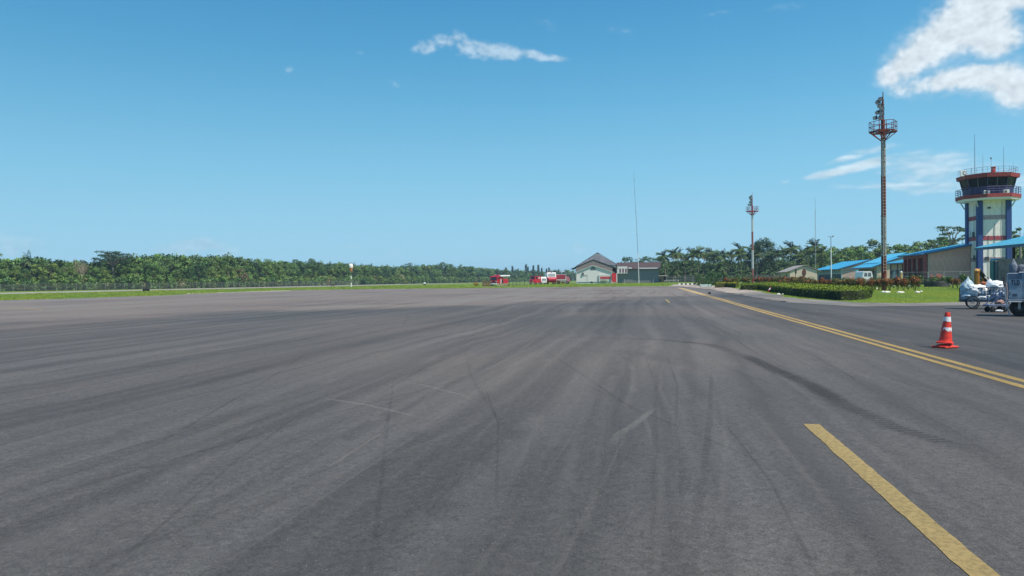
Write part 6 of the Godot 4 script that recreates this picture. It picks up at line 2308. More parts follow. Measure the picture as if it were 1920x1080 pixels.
func build_ground_support() -> void:
	var wrinkle := FastNoiseLite.new()
	wrinkle.seed = 8
	wrinkle.noise_type = FastNoiseLite.TYPE_SIMPLEX_SMOOTH
	wrinkle.fractal_type = FastNoiseLite.FRACTAL_RIDGED
	wrinkle.fractal_octaves = 4
	wrinkle.frequency = 0.018
	var navy := paint(0.018, 0.024, 0.045, 0.5)
	var steel := paint(0.15, 0.19, 0.26, 0.5)
	# refuse cart
	var t := thing("refuse_cart", "dark railed handcart on bicycle wheels, heaped with white bags", "handcart", Vector3(22.05, 0.00, -35.00), -0.5)
	t.scale = Vector3(0.87, 1, 1)
	var s := Shape.new()
	for z in [-0.5, 0.5]:
		s.bar(Vector3(-1.07, 0.36, z), Vector3(1.05, 0.36, z), 0.05)
	for x in [-1.07, -0.5, 0.1, 0.6, 1.05]:
		s.bar(Vector3(x, 0.36, -0.5), Vector3(x, 0.36, 0.5), 0.045)
	part("floor_frame", s, navy, t)
	block("floor", t, Vector3(0, 0.395, 0), Vector3(2.06, 0.02, 0.94), paint(0.12, 0.13, 0.15, 0.7), 0.0)
	for q in [[-1.07, 0.5], [-0.2, 0.5], [1.02, 0.5], [1.02, -0.5], [-0.2, -0.5]]:
		s = Shape.new()
		s.bar(Vector3(q[0], 0.34, q[1]), Vector3(q[0], 1.0, q[1]), 0.05)
		part("corner_post", s, navy, t)
	for z in [-0.5, 0.5]:
		s = Shape.new()
		s.bar(Vector3(-0.2, 0.99, z), Vector3(1.04, 0.99, z), 0.035)
		s.bar(Vector3(-0.2, 0.68, z), Vector3(1.04, 0.68, z), 0.02)
		part("top_rail", s, navy, t)
		for k in 9:
			s = Shape.new()
			s.rod(Vector3(-0.06 + k * 0.13, 0.37, z), Vector3(-0.06 + k * 0.13, 0.99, z), 0.011, 5)
			part("rail_bar", s, navy, t)
	s = Shape.new()
	s.bar(Vector3(1.04, 0.42, 0.25), Vector3(1.75, 0.95, 0.25), 0.035)
	s.bar(Vector3(1.04, 0.42, -0.25), Vector3(1.75, 0.95, -0.25), 0.035)
	s.bar(Vector3(1.75, 0.95, -0.25), Vector3(1.75, 0.95, 0.25), 0.035)
	part("push_handle", s, navy, t)
	for q in [[-0.46, -0.57], [-0.46, 0.57], [0.98, -0.57], [0.98, 0.57]]:
		var w := Node3D.new()
		w.name = "spoked_wheel"
		w.position = Vector3(q[0], 0.315, q[1])
		t.add_child(w, true)
		s = Shape.new()
		var prof := []
		for k in 9:
			var a := TAU * k / 8
			prof.append(Vector2(0.288 + cos(a) * 0.027, sin(a) * 0.027))
		s.lathe(prof, 30, Vector3.ZERO, Basis(Vector3.RIGHT, PI / 2))
		part("tyre", s, paint(0.015, 0.015, 0.015, 0.8), w)
		s = Shape.new()
		s.lathe([Vector2(0.262, -0.016), Vector2(0.262, 0.016), Vector2(0.248, 0.016), Vector2(0.248, -0.016), Vector2(0.262, -0.016)], 30, Vector3.ZERO, Basis(Vector3.RIGHT, PI / 2))
		part("rim", s, paint(0.4, 0.42, 0.44, 0.3, 0.7), w)
		s = Shape.new()
		for k in 22:
			var a := TAU * k / 22
			s.rod(Vector3(cos(a + 0.25) * 0.02, sin(a + 0.25) * 0.02, 0.02 if k % 2 else -0.02), Vector3(cos(a) * 0.25, sin(a) * 0.25, 0), 0.0035, 4)
		s.rod(Vector3(0, 0, -0.06), Vector3(0, 0, 0.06), 0.025, 8)
		part("spokes", s, paint(0.45, 0.46, 0.48, 0.3, 0.7), w).set_meta("kind", "stuff")
	# the bags, each one a thing
	var bags := [
		[Vector3(-0.66, 0.84, 0.0), Vector3(0.34, 0.40, 0.38), 0.40, 0.30, plastic(0.38, 0.50, 0.56), "bluish tall peaked rubbish bag at the left end of the handcart"],
		[Vector3(-0.20, 0.80, 0.12), Vector3(0.50, 0.28, 0.38), 0.0, 0.25, plastic(0.74, 0.77, 0.80), "big white rubbish bag lying in the middle of the handcart"],
		[Vector3(0.62, 1.04, 0.0), Vector3(0.42, 0.24, 0.40), 0.0, 0.22, plastic(0.78, 0.80, 0.82), "smooth white rubbish bag on top at the right of the handcart"],
		[Vector3(0.16, 0.52, 0.24), Vector3(0.50, 0.15, 0.22), 0.0, 0.25, plastic(0.72, 0.76, 0.80), "flat white rubbish bag low behind the handcart rails"],
		[Vector3(-0.60, 0.56, 0.12), Vector3(0.42, 0.20, 0.34), 0.0, 0.35, plastic(0.36, 0.47, 0.56), "bluish slumped rubbish bag at the bottom left of the handcart"],
		[Vector3(0.68, 0.62, 0.1), Vector3(0.38, 0.26, 0.38), 0.0, 0.35, plastic(0.42, 0.48, 0.55), "grey rubbish bag at the bottom right of the handcart"],
		[Vector3(0.34, 1.22, -0.05), Vector3(0.13, 0.10, 0.12), 0.9, 0.35, plastic(0.74, 0.77, 0.80), "small knotted white bag standing up at the back of the handcart"],
		[Vector3(-0.50, 0.95, 0.30), Vector3(0.17, 0.16, 0.15), 0.0, 0.4, plastic(0.72, 0.76, 0.79), "small crumpled white bag in front of the peaked bluish one"]]
	for b in bags:
		s = Shape.new()
		s.blob(Vector3.ZERO, b[1], wrinkle, b[3], 36, 24, Basis(), b[2])
		var o := solo("rubbish_bag", s, b[4], b[5], "rubbish bag", "rubbish bags on the handcart")
		o.transform = t.transform * Transform3D(Basis(Vector3.UP, rnd(0, 0.4)), b[0])
	# blue trolley
	t = thing("blue_trolley", "small blue flat trolley with slanting bars, beside the grey power unit", "trolley", Vector3(20.60, 0.00, -31.80), -0.1)
	var tb := paint(0.04, 0.085, 0.20, 0.45)
	block("deck", t, Vector3(0, 0.285, 0), Vector3(0.82, 0.07, 0.5), tb, 0.015)
	s = Shape.new()
	for z in [-0.2, 0.2]:
		s.bar(Vector3(-0.32, 0.32, z), Vector3(0.24, 0.92, z), 0.03)
		s.bar(Vector3(0.36, 0.32, z), Vector3(0.24, 0.92, z), 0.03)
		s.bar(Vector3(-0.05, 0.62, z), Vector3(0.32, 0.62, z), 0.025)
		s.bar(Vector3(-0.2, 0.75, z), Vector3(0.34, 0.75, z), 0.02)
	s.bar(Vector3(0.24, 0.92, -0.2), Vector3(0.24, 0.92, 0.2), 0.03)
	part("frame", s, tb, t)
	for q in [[-0.24, 0.2], [0.25, 0.2], [-0.24, -0.2], [0.25, -0.2]]:
		var w := wheel(t, Vector3(q[0], 0.115, q[1]), 0.115, 0.07, Color(0.06, 0.06, 0.07))
		w.rotation.y = PI / 2
		s = Shape.new()
		s.bar(Vector3(q[0], 0.11, q[1] + 0.05), Vector3(q[0], 0.26, q[1] + 0.05), 0.03)
		part("fork", s, paint(0.1, 0.12, 0.15, 0.5), t)
	s = Shape.new()
	s.blob(Vector3.ZERO, Vector3(0.16, 0.11, 0.14), wrinkle, 0.3, 24, 16)
	var pk := solo("pink_bag", s, plastic(0.40, 0.25, 0.22), "pinkish crumpled bag lying on the blue trolley", "bag")
	pk.transform = t.transform * Transform3D(Basis(), Vector3(0.1, 0.41, 0.1))
	s = Shape.new()
	s.blob(Vector3.ZERO, Vector3(0.14, 0.05, 0.1), wrinkle, 0.5, 20, 12)
	var sc := solo("plastic_scrap", s, plastic(0.7, 0.74, 0.78), "scrap of white plastic on the ground under the blue trolley", "litter")
	sc.transform = t.transform * Transform3D(Basis(), Vector3(0.05, 0.05, 0.15))
	# ground power unit, cut by the right edge of the view
	t = thing("ground_power_unit", "grey-blue ground power unit on wheels, at the right edge of the apron", "power unit", Vector3(18.86, 0, -28.4), -0.56)
	var shell := paint(0.26, 0.34, 0.42, 0.45, 0.0, "grime")
	block("body", t, Vector3(1.55, 1.15, -0.7), Vector3(3.1, 1.0, 1.4), shell, 0.03)
	block("panel_band", t, Vector3(0.245, 1.53, 0.003), Vector3(0.40, 0.20, 0.02), paint(0.10, 0.14, 0.20, 0.5), 0.005)
	block("panel", t, Vector3(0.24, 1.02, 0.003), Vector3(0.42, 0.70, 0.016), paint(0.30, 0.39, 0.48, 0.45, 0.0, "grime"), 0.005)
	block("panel", t, Vector3(0.76, 1.15, 0.003), Vector3(0.54, 0.92, 0.016), paint(0.28, 0.36, 0.44, 0.45, 0.0, "grime"), 0.005)
	lettering("TLD", 0.185, Vector3(0.245, 1.28, 0.016), Basis().scaled(Vector3(0.62, 1, 1)), paint(0.02, 0.03, 0.06, 0.5), t)
	var v := block("vent", t, Vector3(0.22, 0.81, 0.012), Vector3(0.15, 0.11, 0.012), paint(0.05, 0.07, 0.10, 0.5), 0.003)
	s = Shape.new()
	for k in 4:
		s.box(Vector3(0.22, 0.772 + k * 0.025, 0.022), Vector3(0.13, 0.008, 0.01))
	part("vent_slats", s, paint(0.16, 0.2, 0.25, 0.5), v).set_meta("kind", "stuff")
	block("latch", t, Vector3(0.07, 0.86, 0.012), Vector3(0.03, 0.12, 0.015), paint(0.05, 0.06, 0.09, 0.5), 0.003)
	s = Shape.new()
	s.box(Vector3(0.245, 1.12, 0.014), Vector3(0.02, 0.03, 0.008))
	part("lock", s, paint(0.2, 0.22, 0.25, 0.4), t)
	block("chassis", t, Vector3(1.58, 0.60, -0.68), Vector3(3.2, 0.10, 1.5), paint(0.13, 0.17, 0.22, 0.5), 0.015)
	block("axle_beam", t, Vector3(0.7, 0.42, -0.6), Vector3(1.0, 0.12, 0.9), paint(0.05, 0.05, 0.06, 0.7), 0.015)
	block("side_step", t, Vector3(0.22, 0.56, 0.1), Vector3(0.42, 0.03, 0.14), paint(0.5, 0.54, 0.56, 0.4), 0.006)
	block("leg", t, Vector3(0.36, 0.42, -0.02), Vector3(0.08, 0.3, 0.08), paint(0.3, 0.3, 0.3, 0.4, 0.5), 0.01)
	for q in [[0.36, -0.14], [0.36, -1.15], [2.5, -0.22], [2.5, -1.15]]:
		var w := wheel(t, Vector3(q[0], 0.29, q[1]), 0.29, 0.22, Color(0.05, 0.05, 0.055))
		w.rotation.y = PI / 2
	# its tow bar, folded upright
	s = Shape.new()
	var pts := [Vector3(0.06, 0.04, 0.12), Vector3(-0.03, 0.35, 0.14), Vector3(-0.075, 0.75, 0.10), Vector3(-0.10, 1.12, 0.04)]
	for k in pts.size() - 1:
		var wd := 0.16 - 0.025 * k
		s.bar(pts[k], pts[k + 1] + (pts[k + 1] - pts[k]).normalized() * 0.01, wd, 0.045)
	part("tow_bar", s, paint(0.20, 0.26, 0.32, 0.5), t)
	s = Shape.new()
	s.tube([Vector3(-0.10, 1.1, 0.06), Vector3(-0.14, 1.3, 0.08), Vector3(-0.12, 1.48, 0.05), Vector3(-0.09, 1.56, 0.0)], [0.03, 0.026, 0.024, 0.03], 8)
	part("tow_lever", s, paint(0.02, 0.02, 0.022, 0.5), t)
	s = Shape.new()
	s.tube([Vector3(-0.04, 0.55, -0.02), Vector3(-0.02, 0.95, -0.03), Vector3(-0.06, 1.25, -0.02), Vector3(-0.05, 1.38, -0.05)], [0.045, 0.05, 0.045, 0.02], 8)
	part("hose", s, paint(0.34, 0.26, 0.26, 0.7), t)
	# bundles lying on top
	for b in [[Vector3(0.20, 1.82, -0.4), Vector3(0.13, 0.22, 0.18), 0.5, paint(0.13, 0.16, 0.21, 0.8), "upright grey-blue cloth bundle on the left of the power unit"], [Vector3(0.46, 1.78, -0.45), Vector3(0.16, 0.16, 0.2), 0.0, paint(0.10, 0.12, 0.16, 0.8), "dark grey cloth bundle in the middle of the power unit's top"], [Vector3(0.72, 1.88, -0.5), Vector3(0.13, 0.24, 0.2), 0.0, paint(0.22, 0.13, 0.08, 0.8), "brown bundle on the power unit's top at the picture's edge"]]:
		s = Shape.new()
		s.blob(Vector3.ZERO, b[1], wrinkle, 0.3, 24, 16, Basis(), b[2])
		var o := solo("cloth_bundle", s, b[3], b[4], "bundle")
		o.transform = t.transform * Transform3D(Basis(), b[0])
	s = Shape.new()
	s.chamfer(Vector3.ZERO, Vector3(0.6, 0.03, 0.3), 0.01)
	var bd := solo("white_board", s, paint(0.72, 0.75, 0.78, 0.5), "thin white board lying on the front edge of the power unit's top", "board")
	bd.transform = t.transform * Transform3D(Basis(), Vector3(0.65, 1.668, -0.12))


# ---------------------------------------------------------------- garden
func hedge(label: String, outline: Array, h: float, leaf: float, per: float, tone: Color) -> void:
	var t := thing("box_hedge", label, "hedge")
	var poly := PackedVector2Array(outline)
	var core := Shape.new()
	var idx := Geometry2D.triangulate_polygon(poly)
	var top := h - leaf * 0.8
	for k in range(0, idx.size(), 3):
		core.flat(Vector3(poly[idx[k]].x, top, poly[idx[k]].y), Vector3(poly[idx[k + 1]].x, top, poly[idx[k + 1]].y), Vector3(poly[idx[k + 2]].x, top, poly[idx[k + 2]].y), Vector3.UP)
	var mid := Vector2.ZERO
	for p in poly:
		mid += p / poly.size()
	for k in poly.size():
		var a := poly[k]
		var b := poly[(k + 1) % poly.size()]
		core.quad(Vector3(a.x, -0.06, a.y), Vector3(b.x, -0.06, b.y), Vector3(b.x, top, b.y), Vector3(a.x, top, a.y), Vector3((a + b).x * 0.5 - mid.x, 0, (a + b).y * 0.5 - mid.y))
	part("dark_core", core, paint(0.018, 0.022, 0.010, 0.95), t)  # closed dark shell behind the leaves, seen through the gaps
	var s := Shape.new()
	var bump := FastNoiseLite.new()
	bump.seed = 77
	bump.frequency = 0.35
	var put := func(p: Vector3, out: Vector3, young: float) -> void:
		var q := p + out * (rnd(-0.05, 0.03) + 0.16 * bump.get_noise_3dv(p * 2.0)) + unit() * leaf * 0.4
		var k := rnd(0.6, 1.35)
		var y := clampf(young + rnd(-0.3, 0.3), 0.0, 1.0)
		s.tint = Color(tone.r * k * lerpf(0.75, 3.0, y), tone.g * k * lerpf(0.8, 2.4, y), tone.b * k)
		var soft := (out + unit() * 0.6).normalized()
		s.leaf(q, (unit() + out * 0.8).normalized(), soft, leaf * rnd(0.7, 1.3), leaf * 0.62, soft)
	# the clipped top, then the sides
	for k in range(0, idx.size(), 3):
		var a := poly[idx[k]]
		var b := poly[idx[k + 1]]
		var d := poly[idx[k + 2]]
		var area := absf((b - a).cross(d - a)) * 0.5
		for i in int(area * per):
			var u := rng.randf()
			var v := rng.randf()
			if u + v > 1.0:
				u = 1.0 - u
				v = 1.0 - v
			var p := a + (b - a) * u + (d - a) * v
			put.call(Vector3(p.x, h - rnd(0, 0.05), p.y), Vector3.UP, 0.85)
	for k in poly.size():
		var a := poly[k]
		var b := poly[(k + 1) % poly.size()]
		var o := (b - a).orthogonal().normalized()
		if o.dot((a + b) * 0.5 - mid) < 0.0:
			o = -o
		for i in int(a.distance_to(b) * h * per * 1.3):
			var p := a.lerp(b, rng.randf()) + o * 0.03
			var y := h * rng.randf()
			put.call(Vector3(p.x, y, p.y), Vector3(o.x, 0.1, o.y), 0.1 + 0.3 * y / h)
	s.tint = Color(1, 1, 1)
	part("foliage", s, leafy(1, 1, 1, 0.25), t)


func croton(called: String, label: String, at: Vector3, r: float, h: float, tone: Color, under: Color) -> Node3D:
	var t := thing(called, label, "bush", at)
	var s := Shape.new()
	for k in 5:
		var a := TAU * k / 5
		s.tube([Vector3(cos(a) * 0.05, -0.05, sin(a) * 0.05), Vector3(cos(a) * r * 0.35, h * 0.42, sin(a) * r * 0.35)], [0.022, 0.014], 5)
	part("stem", s, paint(0.1, 0.075, 0.05, 0.9), t)
	s = Shape.new()
	var lumps := []
	for k in 9:
		var d := unit()
		lumps.append([Vector3(d.x * r * 0.45, h * 0.66 + d.y * h * 0.2, d.z * r * 0.45), Vector3(r * 0.62, h * 0.21, r * 0.62)])
	leaf_lumps(s, lumps, 70, 0.13, tone)
	leaf_lumps(s, [[Vector3(0, h * 0.48, 0), Vector3(r * 0.75, h * 0.22, r * 0.75)]], 110, 0.13, under)
	part("crown", s, leafy(1, 1, 1, 0.3), t)
	return t


func build_garden() -> void:
	# clipped hedges along the road
	var long_hedge := [Vector2(33.15, -101.56), Vector2(24.77, -66.70), Vector2(22.76, -55.91), Vector2(22.38, -50.79), Vector2(23.47, -50.87), Vector2(25.27, -53.12), Vector2(27.61, -57.35), Vector2(29.49, -62.36), Vector2(33.80, -78.87), Vector2(39.80, -103.17), Vector2(45.62, -129.79), Vector2(43.59, -128.19)]
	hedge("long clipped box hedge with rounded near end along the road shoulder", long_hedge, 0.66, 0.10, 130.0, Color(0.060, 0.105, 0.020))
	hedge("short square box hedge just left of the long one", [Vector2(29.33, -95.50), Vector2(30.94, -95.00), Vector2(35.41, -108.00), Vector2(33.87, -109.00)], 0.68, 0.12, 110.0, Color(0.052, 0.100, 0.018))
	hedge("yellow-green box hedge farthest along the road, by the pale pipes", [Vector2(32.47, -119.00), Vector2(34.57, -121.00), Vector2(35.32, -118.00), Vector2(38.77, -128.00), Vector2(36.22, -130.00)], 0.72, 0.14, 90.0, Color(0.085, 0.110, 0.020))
	# orange croton bushes
	var row := "clipped orange croton bushes on the lawn"
	var protos := []
	for k in 4:
		var c := croton("croton_bush", "rounded orange-brown croton bush in the row across the lawn", Vector3.ZERO, [0.40, 0.44, 0.38, 0.5][k], [1.25, 1.15, 1.3, 1.2][k], [Color(0.185, 0.085, 0.030), Color(0.145, 0.10, 0.028), Color(0.20, 0.078, 0.026), Color(0.125, 0.115, 0.03)][k], [Color(0.09, 0.10, 0.02), Color(0.06, 0.1, 0.022), Color(0.12, 0.08, 0.02), Color(0.055, 0.1, 0.02)][k])
		c.set_meta("group", row)
		protos.append(c)
	var spots := [Vector3(42.26, 0.00, -86.00), Vector3(42.81, 0.00, -88.00), Vector3(41.28, 0.00, -86.00), Vector3(41.55, 0.00, -88.00), Vector3(40.52, 0.00, -87.00), Vector3(40.88, 0.00, -89.00), Vector3(40.76, 0.00, -90.00), Vector3(41.01, 0.00, -92.00), Vector3(41.36, 0.00, -94.00), Vector3(41.19, 0.00, -95.00), Vector3(41.36, 0.00, -97.00), Vector3(41.23, 0.00, -98.00), Vector3(41.02, 0.00, -99.00), Vector3(41.12, 0.00, -101.00), Vector3(40.95, 0.00, -102.00), Vector3(41.08, 0.00, -104.00), Vector3(40.80, 0.00, -105.00), Vector3(40.89, 0.00, -107.00), Vector3(40.66, 0.00, -108.00), Vector3(40.78, 0.00, -110.00), Vector3(40.88, 0.00, -112.00), Vector3(40.96, 0.00, -114.00),
		Vector3(46.36, 0.00, -96.00), Vector3(45.92, 0.00, -98.00), Vector3(45.57, 0.00, -100.00), Vector3(45.47, 0.00, -104.00), Vector3(45.13, 0.00, -108.00), Vector3(44.64, 0.00, -112.00), Vector3(43.90, 0.00, -85.00), Vector3(42.99, 0.00, -82.00), Vector3(46.17, 0.00, -87.00), Vector3(50.29, 0.00, -94.00), Vector3(51.27, 0.00, -97.00), Vector3(51.62, 0.00, -99.00), Vector3(50.12, 0.00, -98.00), Vector3(54.43, 0.00, -100.00)]
	for k in spots.size():
		var size := rnd(0.9, 1.12)
		if k < 4:
			protos[k].position = spots[k]
		else:
			again(protos[rng.randi() % 4], spots[k], rnd(0, TAU), size)
	for q in [[Vector3(39.50, 0.00, -79.00), 1.12, "large orange croton bush hiding the foot of the rusty mast"], [Vector3(40.96, 0.00, -81.00), 1.05, "orange croton bush leaning just right of the rusty mast's foot"], [Vector3(42.60, 0.00, -79.00), 1.25, "tall oval orange croton bush, nearest one right of the rusty mast"], [Vector3(54.94, 0.00, -93.00), 0.9, "left of the two small croton bushes by the round planter"], [Vector3(54.28, 0.00, -91.00), 0.95, "right of the two small croton bushes by the round planter"]]:
		again(protos[0], q[0], rnd(0, TAU), q[1], q[2])
	for px in [[Vector3(42.86, 0.00, -150.00)], [Vector3(43.32, 0.00, -149.00)], [Vector3(44.36, 0.00, -150.00)], [Vector3(44.81, 0.00, -149.00)], [Vector3(46.10, 0.00, -148.00)], [Vector3(47.47, 0.00, -150.00)], [Vector3(48.42, 0.00, -148.00)], [Vector3(48.73, 0.00, -147.00)], [Vector3(49.46, 0.00, -147.00)], [Vector3(49.85, 0.00, -146.00)], [Vector3(50.48, 0.00, -146.00)], [Vector3(50.86, 0.00, -145.00)], [Vector3(51.23, 0.00, -144.00)], [Vector3(51.59, 0.00, -143.00)], [Vector3(51.94, 0.00, -142.00)], [Vector3(52.01, 0.00, -140.00)], [Vector3(52.05, 0.00, -138.00)], [Vector3(52.07, 0.00, -136.00)], [Vector3(52.46, 0.00, -135.00)]]:
		again(protos[rng.randi() % 4], px[0], rnd(0, TAU), rnd(1.2, 1.45), "orange-brown croton bush in the farther band behind the hedges", "farther band of croton bushes")
	# green ones among them
	var gb := croton("green_bush", "small green bush among the crotons, below the weather mast", Vector3(41.56, 0.00, -96.00), 0.5, 1.2, Color(0.06, 0.12, 0.025), Color(0.05, 0.1, 0.02))
	for q in [[Vector3(43.65, 0.00, -97.00), 1.0, "small green bush among the crotons, left of the white minibus"], [Vector3(42.38, 0.00, -103.00), 0.9, "small green bush among the crotons, below the thin antenna mast"], [Vector3(49.29, 0.00, -100.00), 1.0, "small green bush behind the crotons, left of the rusty mast"], [Vector3(55.87, 0.00, -104.00), 1.3, "green bush behind the tall oval croton"], [Vector3(57.85, 0.00, -106.00), 1.25, "dark green bush left of the round planter"], [Vector3(58.58, 0.00, -100.00), 1.1, "green bush between the round planter and the small crotons"], [Vector3(65.27, 0.00, -108.00), 1.3, "green bush at the fence below the tower's left column"], [Vector3(64.82, 0.00, -106.00), 1.1, "green bush left of the ribbed orange post"], [Vector3(53.40, 0.00, -84.00), 1.0, "green bush at the foot of the black bird statue"], [Vector3(55.51, 0.00, -88.00), 1.0, "low green bush behind the bird statue"], [Vector3(49.98, 0.00, -165.00), 1.5, "green bush between the two floodlight masts, behind the short hedge"]]:
		again(gb, q[0], rnd(0, TAU), q[1], q[2])
	# round planter
	var t := thing("round_planter", "low dark round planter overflowing with green plants and a few red leaves", "planter", Vector3(59.10, 0.00, -104.00))
	var s := Shape.new()
	s.lathe([Vector2(1.5, -0.05), Vector2(1.55, 0.62), Vector2(1.5, 0.72), Vector2(1.36, 0.72), Vector2(1.3, 0.5), Vector2(0, 0.5)], 32)
	part("ring", s, paint(0.075, 0.075, 0.08, 0.9, 0.0, "grime"), t)
	s = Shape.new()
	var lumps := []
	for k in 16:
		var a := TAU * k * 0.382
		var d := sqrt(rng.randf()) * 1.35
		lumps.append([Vector3(cos(a) * d, 0.95 + rnd(0, 0.35) - d * 0.15, sin(a) * d), Vector3(0.4, 0.3, 0.4)])
	leaf_lumps(s, lumps, 70, 0.17, Color(0.075, 0.125, 0.035))
	part("plants", s, leafy(1, 1, 1, 0.3), t)
	s = Shape.new()
	for k in 9:
		var a := rnd(0, TAU)
		var p := Vector3(cos(a) * rnd(0.2, 1.0), 1.1, sin(a) * 0.6)
		for j in 4:
			var up := (Vector3(rnd(-0.5, 0.5), 1.0, rnd(-0.3, 0.3))).normalized()
			s.tint = Color(0.28, 0.09, 0.06) * rnd(0.6, 1.3)
			s.leaf(p, up, Vector3(0, 0, 1), rnd(0.5, 0.9), 0.07, Vector3(0, 0.3, 1).normalized())
	s.tint = Color(1, 1, 1)
	part("red_leaves", s, leafy(1, 1, 1, 0.3), t)
	# white painted stones on the grass
	var rough := FastNoiseLite.new()
	rough.frequency = 0.02
	s = Shape.new()
	s.blob(Vector3.ZERO, Vector3(0.17, 0.11, 0.15), rough, 0.35, 14, 9)
	var stone := solo("white_stone", s, paint(0.72, 0.7, 0.66, 0.8), "white painted stone lying on the lawn among the crotons", "stone", "white painted stones on the lawn")
	var places := [Vector3(58.05, 0.00, -113.51), Vector3(59.08, 0.00, -112.07), Vector3(60.87, 0.00, -114.54), Vector3(60.22, 0.00, -110.48), Vector3(35.68, 0.00, -71.78), Vector3(35.42, -0.00, -70.74), Vector3(36.30, 0.00, -71.97), Vector3(35.94, 0.00, -69.21), Vector3(36.35, 0.00, -69.52), Vector3(37.60, -0.00, -69.26), Vector3(39.81, 0.00, -72.67), Vector3(71.28, 0.00, -121.39), Vector3(74.34, 0.00, -124.18), Vector3(77.16, 0.00, -221.77), Vector3(74.15, 0.00, -209.26), Vector3(77.65, 0.00, -215.23), Vector3(44.76, 0.00, -94.95), Vector3(40.14, 0.00, -83.87), Vector3(44.96, 0.00, -91.88)]
	for k in places.size():
		if k == 0:
			stone.position = places[k]
		else:
			again(stone, places[k], rnd(0, TAU), rnd(0.75, 1.45))
	again(stone, Vector3(24.42, -0.00, -68.39), 0.3, 1.0, "white stone on the verge below the long hedge, left of a pair", "white stones by the broken cone")
	again(stone, Vector3(24.72, 0.00, -68.21), 1.3, 0.7, "smaller white stone on the verge below the long hedge, right of a pair", "white stones by the broken cone")
	# ribbed orange post with a domed cap, and the bird statue
	t = thing("ribbed_post", "orange ribbed post with a domed cap in the garden before the tower", "post", Vector3(47.31, 0.00, -76.00))
	var orange := paint(0.42, 0.19, 0.035, 0.6)
	s = Shape.new()
	for k in 14:
		var a := TAU * k / 14
		s.rod(Vector3(cos(a) * 0.2, -0.05, sin(a) * 0.2), Vector3(cos(a) * 0.2, 1.9, sin(a) * 0.2), 0.042, 7)
	part("ribs", s, orange, t)
	s = Shape.new()
	s.lathe([Vector2(0.19, -0.05), Vector2(0.19, 1.9)], 16)
	part("core", s, paint(0.10, 0.045, 0.012, 0.8), t)
	s = Shape.new()
	s.lathe([Vector2(0.20, 1.9), Vector2(0.29, 1.92), Vector2(0.29, 2.0), Vector2(0.24, 2.1), Vector2(0.13, 2.19), Vector2(0, 2.22)], 18)
	part("cap", s, paint(0.55, 0.28, 0.08, 0.5), t)
	t = thing("bird_statue", "black bird statue with white wing bar on a reddish perch, beside the orange post", "statue", Vector3(48.43, 0.00, -77.00), 0.0)
	s = Shape.new()
	s.tube([Vector3(-0.34, 2.02, 0), Vector3(-0.22, 1.93, 0), Vector3(-0.02, 1.68, 0), Vector3(0.2, 1.38, 0), Vector3(0.36, 1.16, 0), Vector3(0.52, 0.92, 0)], [0.05, 0.17, 0.24, 0.22, 0.13, 0.05], 14)
	part("body", s, paint(0.012, 0.012, 0.016, 0.35), t)
	s = Shape.new()
	s.tube([Vector3(-0.36, 2.08, 0), Vector3(-0.27, 2.12, 0), Vector3(-0.16, 2.04, 0)], [0.08, 0.13, 0.12], 12)
	var hd := part("head", s, paint(0.012, 0.012, 0.016, 0.35), t)
	s = Shape.new()
	s.tube([Vector3(-0.38, 2.08, 0), Vector3(-0.55, 2.04, 0)], [0.055, 0.005], 8)
	part("beak", s, paint(0.6, 0.2, 0.02, 0.5), hd)
	s = Shape.new()
	s.blob(Vector3(-0.24, 2.14, 0.1), Vector3(0.09, 0.06, 0.05), rough, 0.1, 10, 6)
	part("wattle", s, paint(0.55, 0.42, 0.03, 0.5), hd)
	s = Shape.new()
	s.bar(Vector3(0.18, 1.36, 0.235), Vector3(0.58, 1.06, 0.14), 0.03, 0.09)
	part("wing_bar", s, paint(0.78, 0.78, 0.78, 0.6), t)
	for z in [-0.08, 0.08]:
		s = Shape.new()
		s.rod(Vector3(0.1, 1.3, z), Vector3(0.13, 0.86, z), 0.03, 6)
		part("leg", s, paint(0.5, 0.25, 0.04, 0.5), t)
	s = Shape.new()
	s.blob(Vector3(0.16, 0.62, 0), Vector3(0.42, 0.26, 0.3), rough, 0.4, 18, 12)
	s.tube([Vector3(0.16, -0.1, 0), Vector3(0.16, 0.5, 0)], [0.3, 0.22], 12)
	part("perch", s, paint(0.40, 0.13, 0.07, 0.8), t)
	# yellow gate post with a globe
	t = thing("globe_post", "small yellow post topped by a white globe, at the corner of the hall's fence", "post", Vector3(61.01, 0.00, -117.00))
	s = Shape.new()
	s.chamfer(Vector3(0, 0.95, 0), Vector3(0.28, 1.9, 0.28), 0.02)
	part("shaft", s, paint(0.50, 0.34, 0.14, 0.7), t)
	s = Shape.new()
	s.chamfer(Vector3(0, 1.93, 0), Vector3(0.36, 0.07, 0.36), 0.015)
	part("capital", s, paint(0.5, 0.38, 0.2, 0.7), t)
	s = Shape.new()
	s.blob(Vector3(0, 2.12, 0), Vector3.ONE * 0.17, rough, 0.0, 16, 10)
	part("globe", s, paint(0.78, 0.76, 0.72, 0.4), t)


